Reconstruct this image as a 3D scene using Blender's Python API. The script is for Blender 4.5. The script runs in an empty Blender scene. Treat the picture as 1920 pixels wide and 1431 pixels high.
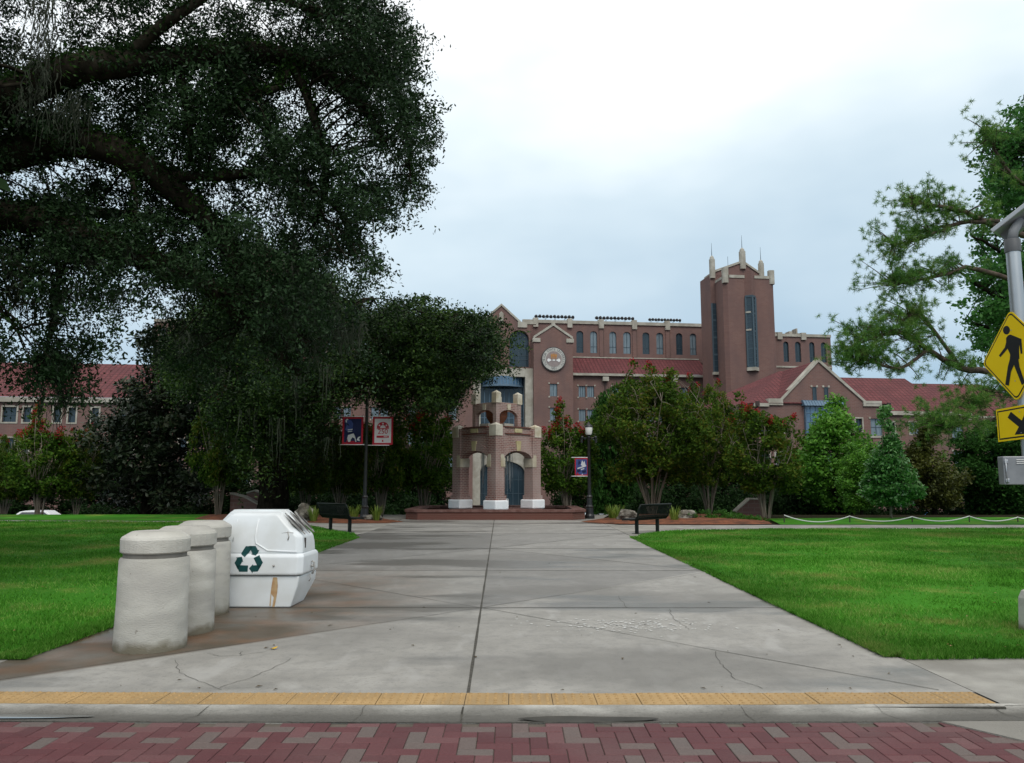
import bpy, bmesh, math, random
import numpy as np
from mathutils import Vector, Matrix, noise
R = math.radians
random.seed(7); rng = np.random.default_rng(7)
S = bpy.context.scene
C = S.collection

# ------------------------------------------------------------------ camera
FPX = 1493.33; TILT = R(7.2); EYE = 1.5
cd = bpy.data.cameras.new('camera'); cam = bpy.data.objects.new('camera', cd); C.objects.link(cam)
cd.lens = 28; cd.sensor_width = 36; cd.clip_start = .05; cd.clip_end = 3000
cam.location = (0, 0, EYE); cam.rotation_euler = (R(90) + TILT, 0, 0)
S.camera = cam
# ------------------------------------------------------------------ exposure
S.view_settings.view_transform = 'Standard'; S.view_settings.look = 'None'
S.view_settings.exposure = 0; S.view_settings.gamma = 1
S.cycles.max_bounces = 6; S.cycles.transparent_max_bounces = 6
# ------------------------------------------------------------------ sky
SUN_EL, SUN_AZ = R(48), R(167)
W = bpy.data.worlds.new('World'); S.world = W; W.use_nodes = True
def sky():
    nt = W.node_tree; N = nt.nodes; L = nt.links; N.clear()
    out = N.new('ShaderNodeOutputWorld')
    sk = N.new('ShaderNodeTexSky'); sk.sky_type = 'NISHITA'; sk.sun_disc = False
    sk.sun_elevation = SUN_EL; sk.sun_rotation = SUN_AZ
    b1 = N.new('ShaderNodeBackground'); b1.inputs[1].default_value = .08; L.new(sk.outputs[0], b1.inputs[0])
    tc = N.new('ShaderNodeTexCoord'); sep = N.new('ShaderNodeSeparateXYZ'); L.new(tc.outputs['Generated'], sep.inputs[0])
    mp = N.new('ShaderNodeMapping'); mp.inputs['Scale'].default_value = (1.2, 1.2, 2.6); mp.inputs['Location'].default_value = (.35, 0, .2)
    L.new(tc.outputs['Generated'], mp.inputs[0])
    n1 = N.new('ShaderNodeTexNoise'); n1.inputs['Scale'].default_value = 2.0; n1.inputs['Detail'].default_value = 4; n1.inputs['Roughness'].default_value = .5
    L.new(mp.outputs[0], n1.inputs['Vector'])
    # overcast veil: elevation ramp plus cloud noise
    md = N.new('ShaderNodeMath'); md.operation = 'MULTIPLY_ADD'; md.inputs[1].default_value = .55; md.inputs[2].default_value = -.275
    L.new(n1.outputs['Fac'], md.inputs[0])
    ad = N.new('ShaderNodeMath'); ad.operation = 'ADD'; L.new(sep.outputs[2], ad.inputs[0]); L.new(md.outputs[0], ad.inputs[1])
    rp = N.new('ShaderNodeValToRGB'); L.new(ad.outputs[0], rp.inputs[0]); cr = rp.color_ramp
    cr.elements[0].position = .0; cr.elements[0].color = (.30, .47, .62, 1)
    cr.elements[1].position = .56; cr.elements[1].color = (1, 1, 1, 1)
    for p, c in ((.10, (.40, .54, .66, 1)), (.22, (.50, .63, .73, 1)), (.34, (.62, .74, .82, 1)), (.45, (.80, .89, .94, 1))):
        e = cr.elements.new(p); e.color = c
    b2 = N.new('ShaderNodeBackground'); b2.inputs[1].default_value = 1.22; L.new(rp.outputs[0], b2.inputs[0])
    mx = N.new('ShaderNodeMixShader'); mx.inputs[0].default_value = .92
    L.new(b1.outputs[0], mx.inputs[1]); L.new(b2.outputs[0], mx.inputs[2]); L.new(mx.outputs[0], out.inputs[0])
sky()
sd = bpy.data.lights.new('sun', 'SUN'); sd.energy = 1.5; sd.angle = R(35); sd.color = (1, .97, .92)
sun = bpy.data.objects.new('sun', sd); C.objects.link(sun)
sdir = Vector((math.sin(SUN_AZ) * math.cos(SUN_EL), math.cos(SUN_AZ) * math.cos(SUN_EL), math.sin(SUN_EL)))
sun.rotation_euler = sdir.to_track_quat('Z', 'Y').to_euler()

# ------------------------------------------------------------------ measuring helpers
CT, ST = math.cos(TILT), math.sin(TILT)
def ray(px, py):
    a = (px - 960) / FPX; b = (715.5 - py) / FPX
    return Vector((a, CT - b * ST, ST + b * CT))
def P(px, py, Y):
    d = ray(px, py); return Vector((0, 0, EYE)) + d * (Y / d.y)
def G(px, py, z=0):
    d = ray(px, py); t = (z - EYE) / d.z; return Vector((d.x * t, d.y * t, z))
def gz(x, y):                                   # the ground falls away behind the lawns
    t = min(max((y - 37.5) / 22, 0), 1); t = t * t * (3 - 2 * t)
    return -3.0 * t

# ------------------------------------------------------------------ materials
def mat(name, c1, c2=None, scale=5, rough=.8, bump=0, bscale=None, metal=0, spec=.3, detail=6, c3=None, s3=.5, coord='Object', stretch=None, lo=.35, hi=.65):
    m = bpy.data.materials.new(name); m.use_nodes = True
    nt = m.node_tree; N = nt.nodes; L = nt.links; b = N['Principled BSDF']
    b.inputs['Roughness'].default_value = rough; b.inputs['Metallic'].default_value = metal
    b.inputs['Specular IOR Level'].default_value = spec
    b.inputs['Base Color'].default_value = (*c1, 1)
    if c2 is None and not bump: return m
    tc = N.new('ShaderNodeTexCoord'); vec = tc.outputs[coord]
    if stretch:
        mp = N.new('ShaderNodeMapping'); mp.inputs['Scale'].default_value = stretch; L.new(vec, mp.inputs[0]); vec = mp.outputs[0]
    if c2 is not None:
        n = N.new('ShaderNodeTexNoise'); n.inputs['Scale'].default_value = scale; n.inputs['Detail'].default_value = detail; L.new(vec, n.inputs['Vector'])
        r = N.new('ShaderNodeValToRGB'); L.new(n.outputs['Fac'], r.inputs[0])
        r.color_ramp.elements[0].position = lo; r.color_ramp.elements[0].color = (*c1, 1)
        r.color_ramp.elements[1].position = hi; r.color_ramp.elements[1].color = (*c2, 1)
        col = r.outputs[0]
        if c3 is not None:
            n3 = N.new('ShaderNodeTexNoise'); n3.inputs['Scale'].default_value = s3; n3.inputs['Detail'].default_value = 4; L.new(vec, n3.inputs['Vector'])
            r3 = N.new('ShaderNodeValToRGB'); r3.color_ramp.elements[0].position = .42; r3.color_ramp.elements[1].position = .62; L.new(n3.outputs['Fac'], r3.inputs[0])
            mx = N.new('ShaderNodeMixRGB'); L.new(r3.outputs[0], mx.inputs[0]); L.new(col, mx.inputs[1]); mx.inputs[2].default_value = (*c3, 1); col = mx.outputs[0]
        L.new(col, b.inputs['Base Color'])
    if bump:
        nb = N.new('ShaderNodeTexNoise'); nb.inputs['Scale'].default_value = bscale or scale * 4; nb.inputs['Detail'].default_value = 8; L.new(vec, nb.inputs['Vector'])
        bp = N.new('ShaderNodeBump'); bp.inputs['Strength'].default_value = bump; bp.inputs['Distance'].default_value = .02
        L.new(nb.outputs['Fac'], bp.inputs['Height']); L.new(bp.outputs[0], b.inputs['Normal'])
    return m

def brick_mat(name, c1, c2, cm, scale=1, var=.0, c3=None, bw=.215, bh=.075):
    """running bond in metres on walls standing along the local x or y axis"""
    m = bpy.data.materials.new(name); m.use_nodes = True
    nt = m.node_tree; N = nt.nodes; L = nt.links; b = N['Principled BSDF']; b.inputs['Roughness'].default_value = .85
    b.inputs['Specular IOR Level'].default_value = .2
    tc = N.new('ShaderNodeTexCoord'); sp = N.new('ShaderNodeSeparateXYZ'); L.new(tc.outputs['Object'], sp.inputs[0])
    a = N.new('ShaderNodeMath'); a.operation = 'ADD'; L.new(sp.outputs[0], a.inputs[0]); L.new(sp.outputs[1], a.inputs[1])
    cb = N.new('ShaderNodeCombineXYZ'); L.new(a.outputs[0], cb.inputs[0]); L.new(sp.outputs[2], cb.inputs[1])
    t = N.new('ShaderNodeTexBrick'); L.new(cb.outputs[0], t.inputs['Vector'])
    t.inputs['Scale'].default_value = 1; t.inputs['Brick Width'].default_value = bw * scale; t.inputs['Row Height'].default_value = bh * scale
    t.inputs['Mortar Size'].default_value = .008 * scale; t.inputs['Color1'].default_value = (*c1, 1); t.inputs['Color2'].default_value = (*c2, 1); t.inputs['Mortar'].default_value = (*cm, 1)
    col = t.outputs[0]
    n = N.new('ShaderNodeTexNoise'); n.inputs['Scale'].default_value = .9 / scale ** .5; n.inputs['Detail'].default_value = 8; _mp = N.new('ShaderNodeMapping'); _mp.inputs['Scale'].default_value = (1, 1, .45); L.new(tc.outputs['Object'], _mp.inputs[0]); L.new(_mp.outputs[0], n.inputs['Vector'])
    r = N.new('ShaderNodeValToRGB'); r.color_ramp.elements[0].position = .38; r.color_ramp.elements[1].position = .66; L.new(n.outputs['Fac'], r.inputs[0])
    mx = N.new('ShaderNodeMixRGB'); mx.blend_type = 'MIX'; ml = N.new('ShaderNodeMath'); ml.operation = 'MULTIPLY'; ml.inputs[1].default_value = var
    L.new(r.outputs[0], ml.inputs[0]); L.new(ml.outputs[0], mx.inputs[0]); L.new(col, mx.inputs[1]); mx.inputs[2].default_value = (*(c3 or c1), 1)
    L.new(mx.outputs[0], b.inputs['Base Color'])
    bp = N.new('ShaderNodeBump'); bp.inputs['Strength'].default_value = .35; bp.inputs['Distance'].default_value = .01; bp.invert = True
    L.new(t.outputs['Fac'], bp.inputs['Height']); L.new(bp.outputs[0], b.inputs['Normal'])
    return m

def leaf_mat(name, cols, trans=.3, rough=.5, spec=.35, clump=.8):
    """colour differs from leaf to leaf (island) and from clump to clump"""
    m = bpy.data.materials.new(name); m.use_nodes = True
    nt = m.node_tree; N = nt.nodes; L = nt.links; b = N['Principled BSDF']; out = N['Material Output']
    b.inputs['Roughness'].default_value = rough; b.inputs['Specular IOR Level'].default_value = spec
    g = N.new('ShaderNodeNewGeometry'); tc = N.new('ShaderNodeTexCoord')
    n = N.new('ShaderNodeTexNoise'); n.inputs['Scale'].default_value = clump; n.inputs['Detail'].default_value = 3; L.new(tc.outputs['Object'], n.inputs['Vector'])
    a = N.new('ShaderNodeMath'); a.operation = 'MULTIPLY_ADD'; L.new(g.outputs['Random Per Island'], a.inputs[0]); a.inputs[1].default_value = .6
    s = N.new('ShaderNodeMath'); s.operation = 'MULTIPLY_ADD'; L.new(n.outputs['Fac'], s.inputs[0]); s.inputs[1].default_value = 1.2; s.inputs[2].default_value = -.4
    L.new(s.outputs[0], a.inputs[2])
    r = N.new('ShaderNodeValToRGB'); L.new(a.outputs[0], r.inputs[0]); e = r.color_ramp.elements
    e[0].position = .1; e[0].color = (*cols[0], 1); e[1].position = .9; e[1].color = (*cols[-1], 1)
    for i, c in enumerate(cols[1:-1]):
        q = e.new(.1 + .8 * (i + 1) / (len(cols) - 1)); q.color = (*c, 1)
    L.new(r.outputs[0], b.inputs['Base Color'])
    t = N.new('ShaderNodeBsdfTranslucent'); L.new(r.outputs[0], t.inputs[0])
    mx = N.new('ShaderNodeMixShader'); mx.inputs[0].default_value = trans; L.new(b.outputs[0], mx.inputs[1]); L.new(t.outputs[0], mx.inputs[2]); L.new(mx.outputs[0], out.inputs[0])
    return m

M = {}
M['brick'] = brick_mat('building_brick', (.175, .092, .078), (.205, .112, .094), (.21, .16, .14), scale=2.5, var=.8, c3=(.15, .098, .090))
M['brick_tower'] = brick_mat('tower_brick', (.165, .086, .073), (.195, .105, .088), (.20, .15, .13), scale=2.5, var=.8, c3=(.145, .090, .082))
M['brick_fountain'] = brick_mat('fountain_brick', (.24, .10, .08), (.17, .09, .08), (.46, .39, .35), var=.85, c3=(.42, .33, .30))
M['brick_basin'] = brick_mat('basin_brick', (.17, .055, .04), (.12, .045, .035), (.16, .11, .09), var=.5, c3=(.13, .07, .055))
M['brick_orange'] = brick_mat('orange_brick', (.30, .10, .05), (.25, .085, .045), (.2, .13, .1), var=.3, c3=(.2, .07, .04))
M['precast'] = mat('precast', (.36, .34, .285), (.46, .435, .375), 1.5, .85, c3=(.31, .285, .235), s3=.7)
M['precast_near'] = mat('precast_near', (.50, .46, .37), (.66, .62, .52), 2.5, .8, c3=(.44, .38, .26), s3=1.2)
M['whitebase'] = mat('white_base', (.90, .93, .94), (.95, .96, .97), 3, .4)
M['glass'] = mat('dark_glass', (.025, .045, .06), (.035, .055, .07), .25, .08, spec=.45, lo=.4, hi=.6)
M['glass_blind'] = mat('blind_glass', (.11, .15, .175), (.19, .24, .27), 3.5, .15, spec=.8, stretch=(3, 3, .15))
M['glass_blue'] = mat('blue_glass', (.04, .09, .16), (.08, .17, .27), .8, .05, spec=1, lo=.4, hi=.6)
M['alu'] = mat('window_metal', (.055, .085, .105), rough=.5, metal=.1)
M['alu_blue'] = mat('blue_metal', (.10, .16, .22), (.13, .20, .27), 1, .5)
M['pipe'] = mat('downpipe', (.05, .035, .03), rough=.5)
M['white'] = mat('white_paint', (.78, .78, .76), (.7, .7, .68), 3, .5)

def tile_mat():
    m = mat('roof_tile', (.12, .033, .036), (.165, .050, .052), 1.3, .85, c3=(.11, .034, .037), s3=.3)
    nt = m.node_tree; N = nt.nodes; L = nt.links; b = N['Principled BSDF']
    src = b.inputs['Base Color'].links[0].from_socket
    uv = N.new('ShaderNodeUVMap'); sp = N.new('ShaderNodeSeparateXYZ'); L.new(uv.outputs[0], sp.inputs[0])
    def saw(o, per, lo, hi):
        d = N.new('ShaderNodeMath'); d.operation = 'DIVIDE'; L.new(o, d.inputs[0]); d.inputs[1].default_value = per
        f = N.new('ShaderNodeMath'); f.operation = 'FRACT'; L.new(d.outputs[0], f.inputs[0])
        p = N.new('ShaderNodeMath'); p.operation = 'PINGPONG'; L.new(f.outputs[0], p.inputs[0]); p.inputs[1].default_value = .5
        mr = N.new('ShaderNodeMapRange'); L.new(p.outputs[0], mr.inputs[0]); mr.inputs[1].default_value = lo; mr.inputs[2].default_value = hi
        return mr.outputs[0]
    a = saw(sp.outputs[0], .62, .0, .2); c = saw(sp.outputs[1], .75, 0, .12)
    mn = N.new('ShaderNodeMath'); mn.operation = 'MINIMUM'; L.new(a, mn.inputs[0]); L.new(c, mn.inputs[1])
    mx = N.new('ShaderNodeMixRGB'); L.new(mn.outputs[0], mx.inputs[0]); mx.inputs[1].default_value = (.07, .022, .022, 1); L.new(src, mx.inputs[2]); L.new(mx.outputs[0], b.inputs['Base Color'])
    bp = N.new('ShaderNodeBump'); bp.inputs['Strength'].default_value = .8; bp.inputs['Distance'].default_value = .08; L.new(mn.outputs[0], bp.inputs['Height']); L.new(bp.outputs[0], b.inputs['Normal'])
    return m
M['tile'] = tile_mat()

# ------------------------------------------------------------------ mesh helpers
def me_obj(name, verts, faces, mats, parent=None, mi=None, smooth=False, uvs=None):
    me = bpy.data.meshes.new(name); me.from_pydata([tuple(v) for v in verts], [], faces)
    for m in (mats if isinstance(mats, (list, tuple)) else [mats]): me.materials.append(m)
    if mi: me.polygons.foreach_set('material_index', mi)
    if smooth: me.polygons.foreach_set('use_smooth', [True] * len(faces))
    if uvs is not None:
        ul = me.uv_layers.new(name='UVMap'); ul.data.foreach_set('uv', [c for uv in uvs for c in uv])
    me.update()
    o = bpy.data.objects.new(name, me); C.objects.link(o)
    if parent is not None: o.parent = parent
    return o
def quads_obj(name, V, k, m, parent=None, smooth=False):
    """V: (n*k,3) array, every k vertices one face"""
    n = len(V) // k; me = bpy.data.meshes.new(name)
    me.vertices.add(n * k); me.vertices.foreach_set('co', np.asarray(V, dtype=np.float32).ravel())
    me.loops.add(n * k); me.loops.foreach_set('vertex_index', np.arange(n * k, dtype=np.int32))
    me.polygons.add(n); me.polygons.foreach_set('loop_start', np.arange(0, n * k, k, dtype=np.int32)); me.polygons.foreach_set('loop_total', np.full(n, k, dtype=np.int32))
    me.materials.append(m); me.update(calc_edges=True)
    o = bpy.data.objects.new(name, me); C.objects.link(o)
    if parent is not None: o.parent = parent
    return o
class MB:
    def __init__(s): s.v = []; s.f = []; s.mi = []; s.sm = []
    def add(s, vs, fs, m=0, sm=False):
        b = len(s.v); s.v += [tuple(v) for v in vs]
        for f in fs: s.f.append(tuple(b + i for i in f)); s.mi.append(m); s.sm.append(sm)
    def box(s, x0, x1, y0, y1, z0, z1, m=0, skip=()):
        v = [(x0, y0, z0), (x1, y0, z0), (x1, y1, z0), (x0, y1, z0), (x0, y0, z1), (x1, y0, z1), (x1, y1, z1), (x0, y1, z1)]
        F = {'b': (3, 2, 1, 0), 't': (4, 5, 6, 7), 'f': (0, 1, 5, 4), 'k': (2, 3, 7, 6), 'l': (3, 0, 4, 7), 'r': (1, 2, 6, 5)}
        s.add(v, [F[k] for k in F if k not in skip], m)
    def bbox(s, c, d, bev=.01, m=0, rot=None):
        """bevelled box, centre c, size d"""
        bm = bmesh.new(); bmesh.ops.create_cube(bm, size=1)
        bmesh.ops.scale(bm, vec=d, verts=bm.verts); bmesh.ops.bevel(bm, geom=bm.edges[:], offset=bev, segments=2, affect='EDGES', profile=.5)
        if rot is not None: bmesh.ops.transform(bm, matrix=rot, verts=bm.verts)
        bm.verts.index_update(); s.add([v.co + Vector(c) for v in bm.verts], [[v.index for v in f.verts] for f in bm.faces], m); bm.free()
    def prism(s, poly, y0, y1, m=0, plane='xz', cap=True):
        """extrude a 2D polygon (counter-clockwise seen from -y) along y"""
        n = len(poly)
        if plane == 'xz': v = [(a, y0, b) for a, b in poly] + [(a, y1, b) for a, b in poly]
        elif plane == 'xy': v = [(a, b, y0) for a, b in poly] + [(a, b, y1) for a, b in poly]
        else: v = [(y0, a, b) for a, b in poly] + [(y1, a, b) for a, b in poly]
        f = [(i, i + n, (i + 1) % n + n, (i + 1) % n) for i in range(n)]
        if cap: f += [tuple(range(n)), tuple(range(2 * n - 1, n - 1, -1))]
        s.add(v, f, m)
    def tube(s, pts, rad, n=8, m=0, cap=True):
        pts = [Vector(p) for p in pts]; rs = rad if isinstance(rad, (list, tuple)) else [rad] * len(pts)
        vs = []; fs = []; a = None
        for i, p in enumerate(pts):
            t = (pts[min(i + 1, len(pts) - 1)] - pts[max(i - 1, 0)]).normalized()
            if a is None: a = t.orthogonal().normalized()
            else:
                a = (a - t * a.dot(t)); a = a.normalized() if a.length > 1e-6 else t.orthogonal().normalized()
            b = t.cross(a)
            for k in range(n):
                w = 2 * math.pi * k / n; vs.append(p + (a * math.cos(w) + b * math.sin(w)) * rs[i])
        for i in range(len(pts) - 1):
            for k in range(n): fs.append((i * n + k, i * n + (k + 1) % n, (i + 1) * n + (k + 1) % n, (i + 1) * n + k))
        if cap: fs += [tuple(range(n - 1, -1, -1)), tuple(range((len(pts) - 1) * n, len(pts) * n))]
        s.add(vs, fs, m, True)
    def lathe(s, prof, c=(0, 0), n=32, m=0, sm=True):
        vs = []; fs = []
        for r, z in prof:
            for k in range(n): w = 2 * math.pi * (k + .5) / n; vs.append((c[0] + r * math.cos(w), c[1] + r * math.sin(w), z))
        for i in range(len(prof) - 1):
            for k in range(n): fs.append((i * n + k, i * n + (k + 1) % n, (i + 1) * n + (k + 1) % n, (i + 1) * n + k))
        s.add(vs, fs, m, sm)
        s.add([vs[k] for k in range(n)], [tuple(range(n - 1, -1, -1))], m); s.add(vs[-n:], [tuple(range(n))], m)
    def build(s, name, mats, parent=None):
        o = me_obj(name, s.v, s.f, mats, parent, s.mi)
        o.data.polygons.foreach_set('use_smooth', s.sm); return o

class Parts:
    """same drawing calls as MB, but every piece becomes a part of its own"""
    def __init__(s, name, m, parent): s.name, s.m, s.parent = name, m, parent
    def __getattr__(s, k):
        if k not in ('box', 'bbox', 'prism', 'tube', 'lathe', 'add'): raise AttributeError(k)
        def f(*a, **kw):
            mb = MB(); getattr(mb, k)(*a, **kw); return mb.build(s.name, s.m, s.parent)
        return f
    def build(s, *a): pass
def tag(o, label=None, cat=None, group=None, kind=None):
    if label: o['label'] = label
    if cat: o['category'] = cat
    if group: o['group'] = group
    if kind: o['kind'] = kind
    return o
def thing(name, label, cat, loc=(0, 0, 0), rz=0, group=None):
    o = bpy.data.objects.new(name, None); C.objects.link(o); o.empty_display_size = .3
    o.location = loc; o.rotation_euler = (0, 0, rz)
    return tag(o, label, cat, group)
def copy_tree(o, parent=None):
    c = o.copy(); C.objects.link(c)
    if parent is not None: c.parent = parent
    for ch in [q for q in KIDS.get(o.name, [])]:
        d = bpy.data.objects[ch].copy(); C.objects.link(d); d.parent = c
    return c
KIDS = {}
def struct(o, label=None): o['kind'] = 'structure'; return o
def text_mesh(txt, size, depth=.0):
    cu = bpy.data.curves.new('t', 'FONT'); cu.body = txt; cu.size = size; cu.align_x = 'CENTER'; cu.align_y = 'CENTER'; cu.extrude = depth
    ob = bpy.data.objects.new('t', cu); C.objects.link(ob); dg = bpy.context.evaluated_depsgraph_get(); dg.update()
    me = bpy.data.meshes.new_from_object(ob.evaluated_get(dg)); bpy.data.objects.remove(ob); bpy.data.curves.remove(cu)
    vs = [v.co.copy() for v in me.vertices]; fs = [tuple(p.vertices) for p in me.polygons]; bpy.data.meshes.remove(me)
    return vs, fs

# ================================================================== GROUND
def bow(x): return .0028 * x * x
def ground_grid(name, x0, x1, y0, y1, nx, ny, m, zf, dz=0):
    vs = []; fs = []
    for j in range(ny + 1):
        for i in range(nx + 1):
            x = x0 + (x1 - x0) * i / nx; y = y0 + (y1 - y0) * j / ny; vs.append((x, y, zf(x, y) + dz))
    for j in range(ny):
        for i in range(nx): a = j * (nx + 1) + i; fs.append((a, a + 1, a + nx + 2, a + nx + 1))
    return me_obj(name, vs, fs, m, smooth=True)
def flat_poly(name, pts, z, m):
    """n-gon lying on the ground, triangulated"""
    bm = bmesh.new(); vv = [bm.verts.new((p[0], p[1], z)) for p in pts]; f = bm.faces.new(vv)
    if f.normal.z < 0: f.normal_flip()
    bmesh.ops.triangulate(bm, faces=bm.faces[:]); me = bpy.data.meshes.new(name); bm.to_mesh(me); bm.free()
    me.materials.append(m); o = bpy.data.objects.new(name, me); C.objects.link(o)
    bm = bmesh.new(); bm.from_mesh(me); bmesh.ops.recalc_face_normals(bm, faces=bm.faces[:])
    for f in bm.faces:
        if f.normal.z < 0: f.normal_flip()
    bm.to_mesh(me); bm.free()
    return o

M['soil'] = mat('soil', (.014, .012, .007), (.026, .024, .012), 2, 1, bump=.4, spec=.02)
M['lawn'] = mat('lawn_ground', (.028, .12, .008), (.05, .19, .016), 1.1, .95, bump=.6, bscale=40, c3=(.045, .18, .014), s3=.25, spec=.05)
g0 = ground_grid('ground', -700, 700, 37.5, 1500, 20, 60, M['soil'], lambda x, y: gz(x, y), -.03)
# finer band where the land falls
bpy.data.objects.remove(g0)
vs = []; fs = []; ys = [-60, 5.4] + [6, 20] + list(np.linspace(36, 62, 27)) + [80, 150, 400, 1500]; xs = [-900, -200, -60, -20, 0, 20, 60, 200, 900]
ys = [5.5] + ys[2:]
for y in ys:
    for x in xs: vs.append((x, y, gz(x, y) - (.03 if y > 30 else .06)))
nx = len(xs)
for j in range(len(ys) - 1):
    for i in range(nx - 1): a = j * nx + i; fs.append((a, a + 1, a + nx + 1, a + nx))
struct(me_obj('ground', vs, fs, M['soil'], smooth=True))

# ---- concrete walk
def concrete_mat():
    m = bpy.data.materials.new('walk_concrete'); m.use_nodes = True
    nt = m.node_tree; N = nt.nodes; L = nt.links; b = N['Principled BSDF']
    tc = N.new('ShaderNodeTexCoord'); v = tc.outputs['Object']
    def nz(sc, det, lo, hi, st=None, loc=None):
        n = N.new('ShaderNodeTexNoise'); n.inputs['Scale'].default_value = sc; n.inputs['Detail'].default_value = det
        if st or loc:
            mp = N.new('ShaderNodeMapping'); mp.inputs['Scale'].default_value = st or (1, 1, 1); mp.inputs['Location'].default_value = loc or (0, 0, 0); L.new(v, mp.inputs[0]); L.new(mp.outputs[0], n.inputs['Vector'])
        else: L.new(v, n.inputs['Vector'])
        r = N.new('ShaderNodeMapRange'); r.inputs[1].default_value = lo; r.inputs[2].default_value = hi; L.new(n.outputs['Fac'], r.inputs[0]); return r.outputs[0]
    def mixc(f, a, c, k=1):
        q = N.new('ShaderNodeMixRGB'); 
        if k != 1:
            mm = N.new('ShaderNodeMath'); mm.operation = 'MULTIPLY'; mm.inputs[1].default_value = k; L.new(f, mm.inputs[0]); f = mm.outputs[0]
        L.new(f, q.inputs[0])
        if isinstance(a, tuple): q.inputs[1].default_value = (*a, 1)
        else: L.new(a, q.inputs[1])
        if isinstance(c, tuple): q.inputs[2].default_value = (*c, 1)
        else: L.new(c, q.inputs[2])
        return q.outputs[0]
    col = mixc(nz(1.3, 8, .35, .65), (.255, .245, .22), (.335, .322, .292))
    col = mixc(nz(60, 4, .55, .75), col, (.20, .19, .175), .5)
    col = mixc(nz(7, 9, .47, .70), col, (.20, .195, .18), .55)
    col = mixc(nz(26, 6, .56, .70), col, (.155, .15, .135), .45)
    col = mixc(nz(240, 2, .58, .72), col, (.46, .45, .42), .35)
    col = mixc(nz(3.1, 7, .56, .68, (1, .4, 1), (9, 2, 0)), col, (.40, .39, .365), .5)
    at = N.new('ShaderNodeAttribute'); at.attribute_name = 'slab'
    col = mixc(at.outputs['Fac'], col, (.125, .123, .118), .8)
    wet = nz(.42, 7, .51, .575, (.5, 1.3, 1), (3.1, 7.7, 0))
    col = mixc(wet, col, (.135, .13, .118), .75)
    # broad damp patches near the kerb
    def spot(x, y, rx, ry, k):
        mp = N.new('ShaderNodeMapping'); mp.vector_type = 'POINT'; mp.inputs['Location'].default_value = (-x / rx, -y / ry, 0); mp.inputs['Scale'].default_value = (1 / rx, 1 / ry, 0); L.new(v, mp.inputs[0])
        ln = N.new('ShaderNodeVectorMath'); ln.operation = 'LENGTH'; L.new(mp.outputs[0], ln.inputs[0])
        nn_ = N.new('ShaderNodeTexNoise'); nn_.inputs['Scale'].default_value = 1.6; nn_.inputs['Detail'].default_value = 6; L.new(v, nn_.inputs['Vector'])
        ad = N.new('ShaderNodeMath'); ad.operation = 'MULTIPLY_ADD'; L.new(nn_.outputs['Fac'], ad.inputs[0]); ad.inputs[1].default_value = 1.6; L.new(ln.outputs['Value'], ad.inputs[2])
        r = N.new('ShaderNodeMapRange'); L.new(ad.outputs[0], r.inputs[0]); r.inputs[1].default_value = 1.95; r.inputs[2].default_value = 1.45; r.inputs[4].default_value = k; return r.outputs[0]
    for q_ in ((1.2, 6.8, 1.5, .75, .62), (2.3, 10.6, 1.5, .6, .5), (.9, 11.2, 1.3, .9, .5), (-1.6, 8.0, 1.2, .8, .3), (.3, 16, 2.6, 1.2, .5), (-2.2, 20.5, 2.4, 2.0, .5)):
        col = mixc(spot(*q_), col, (.14, .135, .122))
    # a tannin stain spread round the bins
    sp = N.new('ShaderNodeSeparateXYZ'); L.new(v, sp.inputs[0])
    def rng_(o, a, c, d=0):
        r = N.new('ShaderNodeMapRange'); r.inputs[1].default_value = a; r.inputs[2].default_value = c; L.new(o, r.inputs[0]); return r.outputs[0]
    nn = N.new('ShaderNodeTexNoise'); nn.inputs['Scale'].default_value = .8; nn.inputs['Detail'].default_value = 6; L.new(v, nn.inputs['Vector'])
    # stain boundary follows the diagonal joint from (-4.2,6) to (-.35,9.84)
    d1 = N.new('ShaderNodeVectorMath'); d1.operation = 'DOT_PRODUCT'; d1.inputs[1].default_value = (-.706, .708, 0); L.new(v, d1.inputs[0])
    s1 = rng_(d1.outputs['Value'], 7.17, 7.24)
    yy = rng_(sp.outputs[1], 15.5, 11.0); xx = rng_(sp.outputs[0], -.7, -2.4)
    def mul(a, c):
        q = N.new('ShaderNodeMath'); q.operation = 'MULTIPLY'; L.new(a, q.inputs[0]); L.new(c, q.inputs[1]); return q.outputs[0]
    st = mul(mul(s1, yy), xx)
    nr = N.new('ShaderNodeMapRange'); nr.inputs[1].default_value = .3; nr.inputs[2].default_value = .6; nr.inputs[3].default_value = .45; L.new(nn.outputs['Fac'], nr.inputs[0])
    st = mul(st, nr.outputs[0])
    rust = mixc(nz(2.2, 5, .45, .65), (.075, .056, .034), (.125, .066, .03))
    col = mixc(st, col, rust, .95)
    L.new(col, b.inputs['Base Color'])
    rr = N.new('ShaderNodeMapRange'); rr.inputs[3].default_value = .75; rr.inputs[4].default_value = .32; L.new(wet, rr.inputs[0]); L.new(rr.outputs[0], b.inputs['Roughness'])
    b.inputs['Specular IOR Level'].default_value = .4
    nb = N.new('ShaderNodeTexNoise'); nb.inputs['Scale'].default_value = 90; nb.inputs['Detail'].default_value = 6; L.new(v, nb.inputs['Vector'])
    bp = N.new('ShaderNodeBump'); bp.inputs['Strength'].default_value = .5; bp.inputs['Distance'].default_value = .005; L.new(nb.outputs['Fac'], bp.inputs['Height']); L.new(bp.outputs[0], b.inputs['Normal'])
    return m
M['walk'] = concrete_mat()
M['joint'] = mat('joint_dirt', (.045, .042, .035), (.09, .085, .07), 30, .95)
def cx(y): return -.225 - .015 * y                 # centre joint
XL = lambda y: -4.24 - .006 * y; XR = 3.33
rows = [5.93, 9.84, 13.9, 18.5, 23.9, 28.5, 32.6]
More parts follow.
